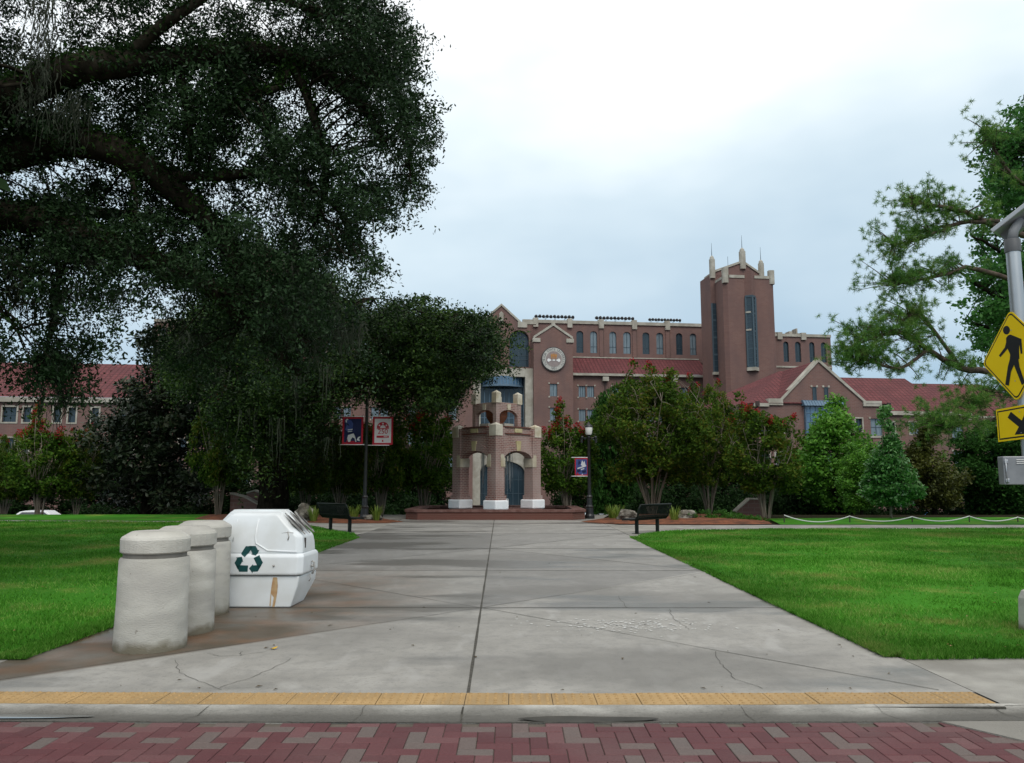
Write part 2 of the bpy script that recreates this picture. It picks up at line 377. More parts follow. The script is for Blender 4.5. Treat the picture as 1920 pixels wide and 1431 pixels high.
SL = {0: (.0, .06, .04, .0), 1: (.35, .2, .05, .6), 2: (.5, .62, .55, .35), 3: (.92, .8, .3, .5), 4: (.3, .4, .35, .25), 5: (.1, .1, .05, .05)}
def slabs():
    """every bay of the walk is cut by a diagonal joint; each half weathers in its own tone"""
    vs = []; fs = []; col = []
    for i in range(len(rows) - 1):
        y0, y1 = rows[i], rows[i + 1]; c0, c1 = cx(y0), cx(y1); L0, L1 = XL(y0), (XL(y1) if i != 4 else -4.35); sl = SL[i]
        e = lambda x, y: (x, y + bow(x)) if i == 0 and y == y0 else (x, y)
        n = 6
        lerp = lambda p, q, t: (p[0] + (q[0] - p[0]) * t, p[1] + (q[1] - p[1]) * t)
        if i % 2 == 0: dl = ((L0, y0), (c1, y1)); dr = ((c1, y1), (XR, y0))
        else: dl = ((L1, y1), (c0, y0)); dr = ((c0, y0), (XR, y1))
        tris = [([(L0, y0), (c0, y0), (c1, y1)], sl[0]), ([(L0, y0), (c1, y1), (L1, y1)], sl[1]), ([(c0, y0), (XR, y0), (c1, y1)], sl[2]), ([(XR, y0), (XR, y1), (c1, y1)], sl[3])] if i % 2 == 0 else \
               [([(L0, y0), (c0, y0), (L1, y1)], sl[0]), ([(c0, y0), (c1, y1), (L1, y1)], sl[1]), ([(c0, y0), (XR, y0), (XR, y1)], sl[2]), ([(c0, y0), (XR, y1), (c1, y1)], sl[3])]
        for t, c in tris:
            pts = []
            for k in range(3):
                p, q = t[k], t[(k + 1) % 3]
                m = n if (p[1] == y0 and q[1] == y0) else 1
                for j in range(m): pts.append(e(*lerp(p, q, j / m)))
            b0 = len(vs); vs.extend([(p[0], p[1], 0) for p in pts]); fs.append(tuple(range(b0, b0 + len(pts)))); col.append(c)
    o = me_obj('path', vs, fs, M['walk'])
    a = o.data.attributes.new('slab', 'FLOAT', 'FACE'); a.data.foreach_set('value', col)
    return o
path = struct(slabs())
# joints and cracks are grooves drawn by narrow dirt-filled strips
def ribbon(mb, pts, w, z=.003):
    pts = [Vector((p[0], p[1], 0)) for p in pts]; vs = []
    for i, p in enumerate(pts):
        t = (pts[min(i + 1, len(pts) - 1)] - pts[max(i - 1, 0)]).normalized(); n = Vector((-t.y, t.x, 0)); ww = w * random.uniform(.7, 1.3)
        vs += [p + n * ww / 2 + Vector((0, 0, z)), p - n * ww / 2 + Vector((0, 0, z))]
    mb.add(vs, [(2 * i, 2 * i + 1, 2 * i + 3, 2 * i + 2) for i in range(len(pts) - 1)])
def wob(a, b, n, amp):
    a = Vector(a); b = Vector(b); d = (b - a); nrm = Vector((-d.y, d.x)).normalized() if len(a) == 2 else None
    return [a + d * (i / n) + nrm * random.uniform(-amp, amp) * (0 < i < n) for i in range(n + 1)]
mb = MB()
ribbon(mb, [(cx(y), y) for y in np.linspace(5.95, 32.4, 60)], .026)
for y in rows[1:5]:
    ribbon(mb, [(x, y) for x in np.linspace(XL(y) if y < 24 else -4.3, XR, 20)], .022 if y < 15 else .045, .0035)
def gp(l): return [tuple(G(*p)[:2]) for p in l]
for a, b, w in (((-4.2, 6.05), (cx(9.84), 9.84), .007), ((cx(9.84), 9.84), (3.1, 6.02), .008), ((cx(9.84), 9.84), (-4.2, 13.8), .009), ((cx(9.84), 9.84), (3.2, 13.6), .008),
                ((cx(18.5), 18.5), (3.2, 14.0), .014), ((cx(18.5), 18.5), (-4.2, 14.0), .014), ((cx(18.5), 18.5), (3.2, 23.5), .02), ((cx(23.9), 23.9), (-7, 28.3), .01)):
    ribbon(mb, wob(a, b, 14, .012), w, .004)
for l in ([(328, 1238), (336, 1262), (372, 1278), (415, 1294)], [(545, 1235), (510, 1255), (470, 1272), (412, 1290)], [(388, 1226), (410, 1231), (450, 1230), (500, 1222)],
          [(1342, 1222), (1350, 1245), (1365, 1258), (1380, 1275)], [(1255, 1143), (1262, 1160), (1280, 1172), (1292, 1181)], [(450, 1230), (455, 1222)], [(1160, 1118), (1175, 1140)], [(1380, 1275), (1430, 1292)]):
    g = gp(l); out = []
    for i in range(len(g) - 1): out += wob(g[i], g[i + 1], 5, .015)[:-1]
    out.append(Vector(g[-1])); ribbon(mb, out, .0042, .0045)
mb.build('joint', M['joint'], path)
# leaf litter specks on the walk
mb = MB()
for k in range(46):
    x = random.uniform(-3.9, 3.2); y = 6 + random.random() ** 1.6 * 14; s = random.uniform(.006, .02); a = random.uniform(0, 6)
    mb.add([(x + s * 2 * math.cos(a), y + s * 2 * math.sin(a), .006), (x - s * math.sin(a) * .6, y + s * math.cos(a) * .6, .012), (x - s * 1.6 * math.cos(a), y - s * 1.6 * math.sin(a), .007), (x + s * math.sin(a) * .7, y - s * math.cos(a) * .7, .011)], [(0, 1, 2, 3)])
tag(mb.build('leaf_litter', mat('litter', (.06, .045, .025), (.1, .07, .03), 8, .9)), 'dry dark leaf scraps strewn over the concrete walk', 'litter', kind='stuff')
# dried white spill
mb = MB()
for k in range(260):
    x = 1.25 + random.gauss(0, .42); y = 8.65 + random.gauss(0, .22); s = random.uniform(.004, .022); n = random.randint(5, 7); a0 = random.random() * 6
    mb.add([(x + s * random.uniform(.5, 1.5) * math.cos(a0 + 6.283 * i / n), y + s * random.uniform(.5, 1.3) * math.sin(a0 + 6.283 * i / n), .0052) for i in range(n)], [tuple(range(n))])
mb.build('spill', mat('spill', (.6, .6, .57), rough=.9), path)

# side walks, cross path and plaza
M['side'] = mat('sidewalk_concrete', (.25, .24, .215), (.34, .33, .295), 3.5, .9, bump=.4, bscale=80, c3=(.21, .20, .175), s3=.9, detail=10)
struct(flat_poly('sidewalk', [(3.335, 5.62), (12, 6.0), (30, 8), (30, 9), (12, 7.35), (3.46, 7.1), (3.335, 7.1)], .001, M['side']))
struct(flat_poly('sidewalk', [(XL(6), 5.62), (XL(7.1), 7.1), (-12, 7.3), (-30, 8.5), (-30, 7.5), (-12, 6.0)], .001, M['side']))
cross = struct(flat_poly('path', [(-60, 31.4), (-24, 31.5), (-11, 30.2), (-7.0, 28.2), (-6.35, 27.0), (-4.45, 23.3), (-4.36, 23.95), (-4.35, 28.5), (-4.5, 32.6),
                                  (-6, 30.2), (-9, 30.6), (-12, 31.2), (-24, 32.2), (-60, 32.2)], .002, M['side']))
struct(flat_poly('path', [(3.34, 22.0), (3.8, 23.3), (4.8, 24.9), (8, 25.8), (16.5, 26.3), (60, 27), (60, 29.2), (18, 28.5), (9.4, 28.5), (6, 28.4), (3.8, 28.6), (3.34, 29.2)], .002, M['side']))
struct(flat_poly('plaza', [(-5.2, 32.61), (3.6, 32.61), (4.5, 37.4), (-6, 37.4)], .0, M['side']))

# lawns ------------------------------------------------------------
lawnR = [(3.34, 7.15), (3.34, 22.0), (3.8, 23.28), (4.8, 24.88), (8, 25.75), (16.5, 26.25), (60, 26.9), (60, 9.5), (30, 8.95), (12, 7.32), (3.5, 7.13)]
lawnL = [(-4.29, 7.12), (-4.36, 22.6), (-4.5, 23.3), (-6.5, 27.0), (-7.1, 28.2), (-11, 30.15), (-24, 31.45), (-60, 31.3), (-60, 9), (-30, 8.45), (-12, 7.28)]
stripL = [(-60, 32.25), (-24, 32.25), (-12, 31.25), (-9, 30.7), (-9.5, 37.4), (-60, 37.4)]
stripR = [(9.5, 28.55), (18, 28.55), (60, 29.25), (60, 36), (19.6, 34.5), (10.6, 33.5)]
for nm, poly in (('lawn', lawnR), ('lawn', lawnL), ('lawn', stripL), ('lawn', stripR)):
    struct(flat_poly(nm, poly, .012, M['lawn']))
def inpoly(x, y, poly):
    ins = np.zeros(len(x), bool); n = len(poly)
    for i in range(n):
        (x0, y0), (x1, y1) = poly[i], poly[(i + 1) % n]
        c = ((y0 > y) != (y1 > y)) & (x < (x1 - x0) * (y - y0) / (y1 - y0 + 1e-12) + x0); ins ^= c
    return ins
def patchy(m, k):
    nt = m.node_tree; N = nt.nodes; L = nt.links; b = N['Principled BSDF']; src = b.inputs['Base Color'].links[0].from_socket
    tc = N.new('ShaderNodeTexCoord'); n = N.new('ShaderNodeTexNoise'); n.inputs['Scale'].default_value = .55; n.inputs['Detail'].default_value = 7; n.inputs['Roughness'].default_value = .65; L.new(tc.outputs['Object'], n.inputs['Vector'])
    r = N.new('ShaderNodeMapRange'); r.inputs[1].default_value = .54; r.inputs[2].default_value = .68; r.inputs[4].default_value = k; L.new(n.outputs['Fac'], r.inputs[0])
    mx = N.new('ShaderNodeMixRGB'); L.new(r.outputs[0], mx.inputs[0]); L.new(src, mx.inputs[1]); mx.inputs[2].default_value = (.24, .22, .06, 1)
    n2 = N.new('ShaderNodeTexNoise'); n2.inputs['Scale'].default_value = .23; n2.inputs['Detail'].default_value = 4; L.new(tc.outputs['Object'], n2.inputs['Vector'])
    r2 = N.new('ShaderNodeMapRange'); r2.inputs[1].default_value = .4; r2.inputs[2].default_value = .6; r2.inputs[3].default_value = .72; r2.inputs[4].default_value = 1.15; L.new(n2.outputs['Fac'], r2.inputs[0])
    m2 = N.new('ShaderNodeMixRGB'); m2.blend_type = 'MULTIPLY'; m2.inputs[0].default_value = 1; L.new(mx.outputs[0], m2.inputs[1]); L.new(r2.outputs[0], m2.inputs[2])
    L.new(m2.outputs[0], b.inputs['Base Color'])
    for q in N:
        if q.type == 'BSDF_TRANSLUCENT': L.new(m2.outputs[0], q.inputs[0])
patchy(M['lawn'], .6)
M['grass'] = leaf_mat('grass_blade', [(.030, .118, .006), (.066, .23, .018), (.12, .33, .04), (.26, .36, .10)], .35, .7, .08, clump=.55)
def gnoise(x, y): return np.array([noise.noise(Vector((a * .5, b * .5, 1))) + .6 * noise.noise(Vector((a * 1.9, b * 1.9, 4))) for a, b in zip(x[::1], y[::1])])
def grass(poly, n, x0, x1, y0, y1, label, bias=1.7, hmin=.02, hmax=.048):
    x = rng.uniform(x0, x1, n); y = y0 + (y1 - y0) * rng.random(n) ** bias
    k = inpoly(x, y, poly) & (np.abs(x) < y * .72 + 1); x = x[k]; y = y[k]; n = len(x)
    gn = gnoise(x, y); kk = rng.random(n) < np.clip(.8 + .9 * gn, .25, 1); x, y, gn = x[kk], y[kk], gn[kk]; n = len(x)
    h = rng.uniform(hmin, hmax, n) * (1 + .012 * y) * (1 + .5 * gn); w = rng.uniform(.0025, .005, n) * (.7 + .11 * y); a = rng.uniform(0, 2 * math.pi, n)
    le = rng.normal(0, .5, (n, 2)) * h[:, None]; z = np.full(n, .008)
    V = np.empty((n, 3, 3)); dx = np.cos(a) * w; dy = np.sin(a) * w
    V[:, 0] = np.stack([x - dx, y - dy, z], 1); V[:, 1] = np.stack([x + dx, y + dy, z], 1); V[:, 2] = np.stack([x + le[:, 0], y + le[:, 1], z + h], 1)
    return tag(quads_obj('grass', V.reshape(-1, 3), 3, M['grass']), label, 'grass', kind='stuff')
grass([(3.30, 7.1)] + [(3.29, 12), (3.27, 22.0)] + lawnR[2:], 520000, 3.2, 22, 7, 26.5, 'bright green mown grass right of the walk')
grass([(-4.24, 7.05)] + [(-4.27, 15), (-4.33, 22.6)] + lawnL[2:], 420000, -24, -4.2, 7, 31.5, 'dark green shaded grass left of the walk')
grass([(3.20, 7.1), (3.20, 22.2), (3.42, 22.2), (3.42, 7.1)], 26000, 3.2, 3.42, 7, 22, 'straggling grass blades over the right edge of the walk')
grass([(-4.42, 7.0), (-4.42, 22.2), (-4.13, 22.2), (-4.13, 7.0)], 26000, -4.42, -4.13, 7, 22, 'straggling grass blades over the left edge of the walk')
grass([(3.34, 6.99), (3.34, 7.3), (12, 7.45), (12, 7.22)], 22000, 3.3, 8, 6.95, 7.4, 'straggling grass blades over the sidewalk edge', 1)
V = []
for k in range(420):
    sd_ = random.random() < .6; x = random.uniform(3.6, 13) if sd_ else random.uniform(-12, -4.6); y = 7.3 + random.random() ** 2 * 14; q = random.uniform(.010, .028); a_ = random.uniform(0, 6.28)
    c_, s__ = math.cos(a_) * q, math.sin(a_) * q; z_ = random.uniform(.03, .05)
    V += [(x + c_, y + s__, z_), (x - s__ * .5, y + c_ * .5, z_ + .008), (x - c_, y - s__, z_), (x + s__ * .5, y - c_ * .5, z_ + .004)]
tag(quads_obj('leaf_litter', np.array(V), 4, leaf_mat('dead_leaf', [(.10, .06, .025), (.22, .13, .05), (.34, .26, .14)], .1, .8, .1)), 'small dead leaves scattered over the lawns', 'litter', kind='stuff')
patchy(M['grass'], .6)
# mulch beds --------------------------------------------------------
M['mulch'] = mat('pine_straw', (.14, .048, .022), (.24, .085, .038), 9, .95, bump=1, bscale=30, c3=(.09, .035, .018), s3=2)
def mound(name, pts, h, m):
    cxm = sum(p[0] for p in pts) / len(pts); cym = sum(p[1] for p in pts) / len(pts); n = len(pts)
    vs = []; fs = []; levels = [1, .9, .7, .4]
    for li, l in enumerate(levels):
        for p in pts: vs.append((cxm + (p[0] - cxm) * l, cym + (p[1] - cym) * l, .016 + h * (1 - l ** 2) ** .7 * (1 + .15 * noise.noise(Vector((p[0], p[1], li))))))
    for li in range(3):
        for i in range(n): fs.append((li * n + i, li * n + (i + 1) % n, (li + 1) * n + (i + 1) % n, (li + 1) * n + i))
    fs.append(tuple(3 * n + i for i in range(n)))
    return me_obj(name, vs, fs, m, smooth=True)
struct(mound('mulch_bed', [(-4.1, 30.6), (-4.6, 29.6), (-6, 29.4), (-8.8, 30.5), (-11, 31.2), (-13, 33), (-14, 37.3), (-6.5, 37.3), (-5.2, 33)], .1, M['mulch']))
struct(mound('mulch_bed', [(2.6, 30.6), (3.2, 29.3), (5, 28.7), (7.5, 28.7), (9.3, 28.9), (9.7, 30.5), (10.5, 33.0), (11.2, 37.3), (5.5, 37.3), (3.6, 33)], .14, M['mulch']))
# street behind the trees, lower down
M['asphalt'] = mat('asphalt', (.05, .05, .052), (.07, .07, .07), 3, .9, bump=.3)
struct(flat_poly('street', [(-150, 70), (150, 70), (150, 80), (-150, 80)], -3.0 - .01, M['asphalt']))

# ---- tactile strip, kerb, road
YR = 5.93
M['tac'] = mat('tactile_yellow', (.36, .235, .10), (.44, .29, .13), 4, .75, c3=(.31, .21, .10), s3=1.3, bump=.2, bscale=70)
mb = MB(); x = -4.55; i = 0
while x < 3.22:
    x1 = min(x + .297, 3.32); a, b = x, x1
    y0a, y0b = YR - .30 + bow(a), YR - .30 + bow(b); y1a, y1b = YR - .008 + bow(a), YR - .008 + bow(b)
    if a > XL(6) - .35:
        z = random.uniform(.003, .007)
        sh = .0
        mb.add([(a, y0a, -.02), (b, y0b, -.02), (b, y1b, -.02), (a, y1a, -.02), (a, y0a, z), (b, y0b, z), (b, y1b, z), (a, y1a, z)], [(0, 1, 5, 4), (4, 5, 6, 7), (1, 2, 6, 5), (3, 0, 4, 7), (2, 3, 7, 6)])
        for r_ in range(5):
            for c_ in range(5):
                px_ = a + (b - a) * (c_ + .5) / 5; py_ = y0a + .292 * (r_ + .5) / 5
                rr = .015; n = 8
                vs = [(px_ + rr * math.cos(6.283 * k / n), py_ + rr * math.sin(6.283 * k / n), z) for k in range(n)] + [(px_ + rr * .6 * math.cos(6.283 * k / n), py_ + rr * .6 * math.sin(6.283 * k / n), z + .007) for k in range(n)]
                mb.add(vs, [(k, (k + 1) % n, (k + 1) % n + n, k + n) for k in range(n)] + [tuple(range(n, 2 * n))], 1)
    x = x1 + .005
tact = mb.build('tactile_strip', [M['tac'], mat('tactile_dome', (.31, .20, .085), (.40, .265, .12), 30, .8)]); struct(tact)
mb = MB(); mb.prism([(-4.6, 5.58 + .05), (3.33, 5.60), (3.33, 5.97), (-4.6, 6.0)], -.05, -.004, plane='xy'); struct(mb.build('strip_bed', M['joint']))

M['kerb'] = mat('kerb_concrete', (.30, .29, .26), (.50, .485, .44), 6, .85, bump=1, bscale=40, c3=(.24, .23, .205), s3=2.4, stretch=(.6, 2, 2))
prof = [(5.628, -.004), (5.615, .005), (5.585, .008), (5.55, .0), (5.50, -.022), (5.45, -.044), (5.40, -.056), (5.34, -.058), (5.20, -.042), (5.18, -.032), (5.165, -.029), (5.16, -.08)]
prof = [(5.632, -.004), (5.622, .004), (5.60, .004), (5.575, -.012), (5.555, -.032), (5.53, -.042), (5.48, -.046), (5.42, -.044), (5.36, -.036), (5.345, -.031), (5.335, -.029), (5.33, -.08)]
vs = []; fs = []; xs = list(np.linspace(-16, 16, 260))
for xx in xs:
    for (yy, zz) in prof: vs.append((xx, yy + bow(min(abs(xx), 9)) + 0.006 * noise.noise(Vector((xx * 1.3, yy * 4, 0))), zz + .002 * noise.noise(Vector((xx * 3, yy * 9, 3)))))
k = len(prof)
for i in range(len(xs) - 1):
    for j in range(k - 1): fs.append((i * k + j, i * k + j + 1, (i + 1) * k + j + 1, (i + 1) * k + j))
kerb = struct(me_obj('kerb', vs, fs, M['kerb'], smooth=True))
_a = kerb.data.attributes.new('dirt', 'FLOAT', 'POINT'); _a.data.foreach_set('value', [max(0, min(1, float(np.interp(v[1] - bow(min(abs(v[0]), 9)) + .03 * noise.noise(Vector((v[0] * .9, v[1] * 3, 5))), [5.34, 5.37, 5.52, 5.565, 5.59], [.6, 1, .85, .4, 0])))) for v in vs])
_nt = M['kerb'].node_tree; _b = _nt.nodes['Principled BSDF']; _s = _b.inputs['Base Color'].links[0].from_socket
_at = _nt.nodes.new('ShaderNodeAttribute'); _at.attribute_name = 'dirt'; _m = _nt.nodes.new('ShaderNodeMixRGB'); _nt.links.new(_at.outputs['Fac'], _m.inputs[0]); _nt.links.new(_s, _m.inputs[1]); _m.inputs[2].default_value = (.10, .096, .085, 1); _nt.links.new(_m.outputs[0], _b.inputs['Base Color'])
mb = MB()
def kz(y, x): y -= bow(x); return float(np.interp(y, [p[0] for p in prof[::-1]][1:], [p[1] for p in prof[::-1]][1:]))
def kcrack(x, w, slant=0, y0=5.352, y1=5.615):
    pts = []
    for t in np.linspace(0, 1, 9):
        y = y0 + (y1 - y0) * t; xx = x + slant * t + random.uniform(-.008, .008) * (w < .02); pts.append((xx, y + bow(xx)))
    b = len(mb.v); vs = []
    for p in pts:
        ww = w * random.uniform(.4, 1.5); z = kz(p[1], p[0]) + .0045; vs += [(p[0] - ww / 2, p[1], z), (p[0] + ww / 2, p[1], z)]
    mb.add(vs, [(2 * i, 2 * i + 1, 2 * i + 3, 2 * i + 2) for i in range(len(pts) - 1)])
for x, w, sl in ((-.33, .012, .0), (-2.2, .006, .16), (1.6, .006, -.06), (2.6, .005, -.15), (3.5, .007, -.3), (-1.05, .003, .06), (-6.5, .008, 0), (6.5, .008, 0)):
    kcrack(x, w, sl)
vs = []; xs = np.linspace(-14, 3.4, 120)
for xx in xs: vs += [(xx, 5.328 + bow(xx), -.0255), (xx, 5.342 + bow(xx), -.0245)]
mb.add(vs, [(2 * i, 2 * i + 1, 2 * i + 3, 2 * i + 2) for i in range(len(xs) - 1)])
mb.build('crack', M['joint'], kerb)
M['water'] = mat('puddle_water', (.13, .135, .13), rough=.02, spec=1)
def puddle(x0, x1, y0, y1, m, z=-.0385):
    n = 40; pts = []
    for i in range(n):
        a = 2 * math.pi * i / n; cxx = (x0 + x1) / 2 + (x1 - x0) / 2 * math.cos(a) * (1 + .06 * math.sin(5 * a)); yy = (y0 + y1) / 2 + (y1 - y0) / 2 * math.sin(a) * (1 + .2 * math.sin(3 * a + 1)); pts.append((cxx, yy + bow(cxx)))
    o = flat_poly('puddle', pts, z, m); o['kind'] = 'structure'; return o
puddle(-5.8, -2.8, 5.40, 5.545, M['water'], -.036); puddle(.05, .95, 5.37, 5.50, mat('wet_dark_reflection', (.03, .027, .02), (.05, .045, .035), 5, .5, spec=.15), -.034)  # second, wet patch: dark reflection of the trees put into its colour

# brick road: every paver is modelled inside one sheet
def pave_mat():
    m = bpy.data.materials.new('paver'); m.use_nodes = True; nt = m.node_tree; N = nt.nodes; L = nt.links; b = N['Principled BSDF']; b.inputs['Roughness'].default_value = .72
    b.inputs['Specular IOR Level'].default_value = .3
    at = N.new('ShaderNodeAttribute'); at.attribute_name = 'tone'; g = N.new('ShaderNodeNewGeometry'); tc = N.new('ShaderNodeTexCoord')
    r = N.new('ShaderNodeValToRGB'); r.color_ramp.interpolation = 'LINEAR'; e = r.color_ramp.elements
    e[0].position = 0; e[0].color = (.088, .030, .033, 1); e[1].position = 1; e[1].color = (.128, .096, .086, 1)
    q = e.new(.6); q.color = (.115, .040, .043, 1); q = e.new(.75); q.color = (.15, .075, .075, 1); q = e.new(.85); q.color = (.12, .10, .09, 1)
    L.new(at.outputs['Fac'], r.inputs[0])
    n = N.new('ShaderNodeTexNoise'); n.inputs['Scale'].default_value = 1.2; n.inputs['Detail'].default_value = 8; L.new(tc.outputs['Object'], n.inputs['Vector'])
    rr = N.new('ShaderNodeMapRange'); rr.inputs[1].default_value = .45; rr.inputs[2].default_value = .75; rr.inputs[4].default_value = .5; L.new(n.outputs['Fac'], rr.inputs[0])
    mx = N.new('ShaderNodeMixRGB'); L.new(rr.outputs[0], mx.inputs[0]); L.new(r.outputs[0], mx.inputs[1]); mx.inputs[2].default_value = (.13, .085, .08, 1)
    n2 = N.new('ShaderNodeTexNoise'); n2.inputs['Scale'].default_value = 120; n2.inputs['Detail'].default_value = 4; L.new(tc.outputs['Object'], n2.inputs['Vector'])
    m2 = N.new('ShaderNodeMixRGB'); m2.blend_type = 'OVERLAY'; m2.inputs[0].default_value = .5; L.new(mx.outputs[0], m2.inputs[1]); L.new(n2.outputs['Fac'], m2.inputs[2])
    L.new(m2.outputs[0], b.inputs['Base Color'])
    bp = N.new('ShaderNodeBump'); bp.inputs['Strength'].default_value = .3; bp.inputs['Distance'].default_value = .003; L.new(n2.outputs['Fac'], bp.inputs['Height']); L.new(bp.outputs[0], b.inputs['Normal'])
    return m
M['paver'] = pave_mat()
def pavers():
    vs = []; fs = []; tone = []; u = .105; g = .0022; z = -.028
    rnd = random.Random(3)
    for i in range(-110, 111):
        for j in range(-70, 60):
            # herringbone: stepped diagonals
            k = (i - j) % 4
            if k == 0: x0, y0, w, h = i * u, j * u, 2 * u, u
            elif k == 2: x0, y0, w, h = i * u, (j - 1) * u, u, 2 * u
            else: continue
            y0 -= .0
            if y0 + h > 5.32 + bow(min(abs(x0), 9)) + .12 or y0 < -2.2 or abs(x0) > 11: continue
            top = 5.322 + bow(min(abs(x0), 9))
            if y0 > top - .02: continue
            y1 = min(y0 + h, top)
            grey = (i + 3 * j) % 12 == (0 if k == 0 else 6)
            if rnd.random() < (.28 if grey else .01): grey = not grey
            if not grey and rnd.random() < 0: pass
            t = rnd.uniform(.84, 1) if grey and rnd.random() < .85 else rnd.uniform(0, .72)
            dz = rnd.uniform(-.0012, .0012); b = len(vs); a0, a1, b0, b1 = x0 + g, x0 + w - g, y0 + g, y1 - g; c = .004
            if b1 - b0 < .012: continue
            vs += [(a0, b0, z - .006), (a1, b0, z - .006), (a1, b1, z - .006), (a0, b1, z - .006), (a0, b0, z + dz - .003), (a1, b0, z + dz - .003), (a1, b1, z + dz - .003), (a0, b1, z + dz - .003), (a0 + c, b0 + c, z + dz), (a1 - c, b0 + c, z + dz), (a1 - c, b1 - c, z + dz), (a0 + c, b1 - c, z + dz)]
            F = [(0, 1, 5, 4), (1, 2, 6, 5), (2, 3, 7, 6), (3, 0, 4, 7), (4, 5, 9, 8), (5, 6, 10, 9), (6, 7, 11, 10), (7, 4, 8, 11), (8, 9, 10, 11)]
            fs.extend([tuple(b + q for q in f) for f in F]); tone.extend([t] * 9)
    o = me_obj('road', vs, fs, M['paver']); a = o.data.attributes.new('tone', 'FLOAT', 'FACE'); a.data.foreach_set('value', tone); return o
struct(pavers())
mb = MB(); mb.box(-200, 200, -120, 5.36, -.2, -.038); o = mb.build('road_bed', mat('sand', (.09, .075, .06), (.13, .11, .09), 6, .95)); struct(o)
# concrete apron on the right of the road
mb = MB(); mb.prism([(2.75, 5.33), (3.95, 3.7), (9, 3.7), (9, 5.38)], -.03, -.018, plane='xy'); struct(mb.build('apron', M['side']))

# ================================================================== BUILDINGS
TH = R(7.0); D0 = 130.0
BO = P(942, 903, D0); BO.z = 0
UA = Vector((math.cos(TH), math.sin(TH), 0)); VA = Vector((-math.sin(TH), math.cos(TH), 0))
def bp(px, py, v):
    """point of the facade plane v seen at the pixel -> (u, z)"""
    d = ray(px, py); o = Vector((0, 0, EYE)); t = ((BO + VA * v) - o).dot(VA) / d.dot(VA); p = o + d * t; r = p - BO
    return r.dot(UA), p.z
def bu(px, v, py=750): return bp(px, py, v)[0]
def bz(px, py, v): return bp(px, py, v)[1]
GB = -3.2
def panel(mb, u0, u1, z0, z1, v, ops, depth=.35, m=0):
    """wall face at depth v with openings (a,b,c,d,arch) and their reveals"""
    us = sorted({u0, u1} | {o[0] for o in ops} | {o[1] for o in ops}); zs = sorted({z0, z1} | {o[2] for o in ops} | {o[3] for o in ops})
    us = [u for u in us if u0 <= u <= u1]; zs = [z for z in zs if z0 <= z <= z1]
    for i in range(len(us) - 1):
        for j in range(len(zs) - 1):
            cu, cz = (us[i] + us[i + 1]) / 2, (zs[j] + zs[j + 1]) / 2
            if any(o[0] < cu < o[1] and o[2] < cz < o[3] for o in ops): continue
            mb.add([(us[i], v, zs[j]), (us[i + 1], v, zs[j]), (us[i + 1], v, zs[j + 1]), (us[i], v, zs[j + 1])], [(0, 1, 2, 3)], m)
    for o in ops:
        a, b, c, d = o[:4]; w = v + depth
        mb.add([(a, v, c), (b, v, c), (b, v, d), (a, v, d), (a, w, c), (b, w, c), (b, w, d), (a, w, d)], [(0, 4, 5, 1), (1, 5, 6, 2), (2, 6, 7, 3), (3, 7, 4, 0)], m)
        if len(o) > 4 and o[4]:
            r = (b - a) / 2; h = min(r, o[4]); n = 8; mid = (a + b) / 2
            arc = [(mid + r * math.cos(math.pi * k / n), d - h + h * math.sin(math.pi * k / n)) for k in range(n + 1)]
            for k in range(n):
                (p0, q0), (p1, q1) = arc[k], arc[k + 1]
                mb.add([(p0, v + .002, q0), (p0, v + .002, d), (p1, v + .002, d), (p1, v + .002, q1)], [(0, 1, 2, 3)], m)
                mb.add([(p0, v + .002, q0), (p1, v + .002, q1), (p1, w, q1), (p0, w, q0)], [(0, 1, 2, 3)], m)
def window(par, a, b, c, d, v, glass='glass', cols=2, rws=(.3,), metal='alu', t=.07, arch=0, name='window', sur=None, wv=None):
    mb = MB(); t_ = t
    mb.box(a, a + t_, v - .08, v + .02, c, d); mb.box(b - t_, b, v - .08, v + .02, c, d); mb.box(a + t_, b - t_, v - .08, v + .02, c, c + t_); mb.box(a + t_, b - t_, v - .08, v + .02, d - t_, d)
    for k in range(1, cols): x = a + (b - a) * k / cols; mb.box(x - t_ / 2, x + t_ / 2, v - .07, v + .02, c + t_, d - t_)
    for r_ in rws: z = c + (d - c) * r_; mb.box(a + t_, b - t_, v - .06, v + .015, z - t_ / 2, z + t_ / 2)
    fr = mb.build(name, M[metal], par)
    mb = MB(); mb.add([(a, v, c), (b, v, c), (b, v, d), (a, v, d)], [(0, 1, 2, 3)]); mb.build('pane', M[glass], fr)
    if sur:
        mb = MB(); V = wv if wv is not None else v - .3; s = .18
        if sur == 'frame':
            mb.box(a - s, a, V - .06, V + .05, c - s, d + s); mb.box(b, b + s, V - .06, V + .05, c - s, d + s); mb.box(a, b, V - .06, V + .05, d, d + s); mb.box(a, b, V - .06, V + .05, c - s, c)
        if sur == 'sill': mb.box(a - .15, b + .15, V - .12, V + .02, c - .28, c - .01)
        if sur in ('knobs', 'sill'): knobs(mb, a, b, c, d, V, .2)
        mb.build('stone_surround', M['precast'], fr)
    return fr
def knobs(mb, a, b, c, d, v, s=.17):
    for x in (a - s * .6, b + s * .6):
        for z in (c - s * .4, d + s * .4): mb.bbox((x, v - .03, z), (s * 1.3, .14, s * 1.3), .02)
def roof_plane(mb, p, uvs, pts):
    pass
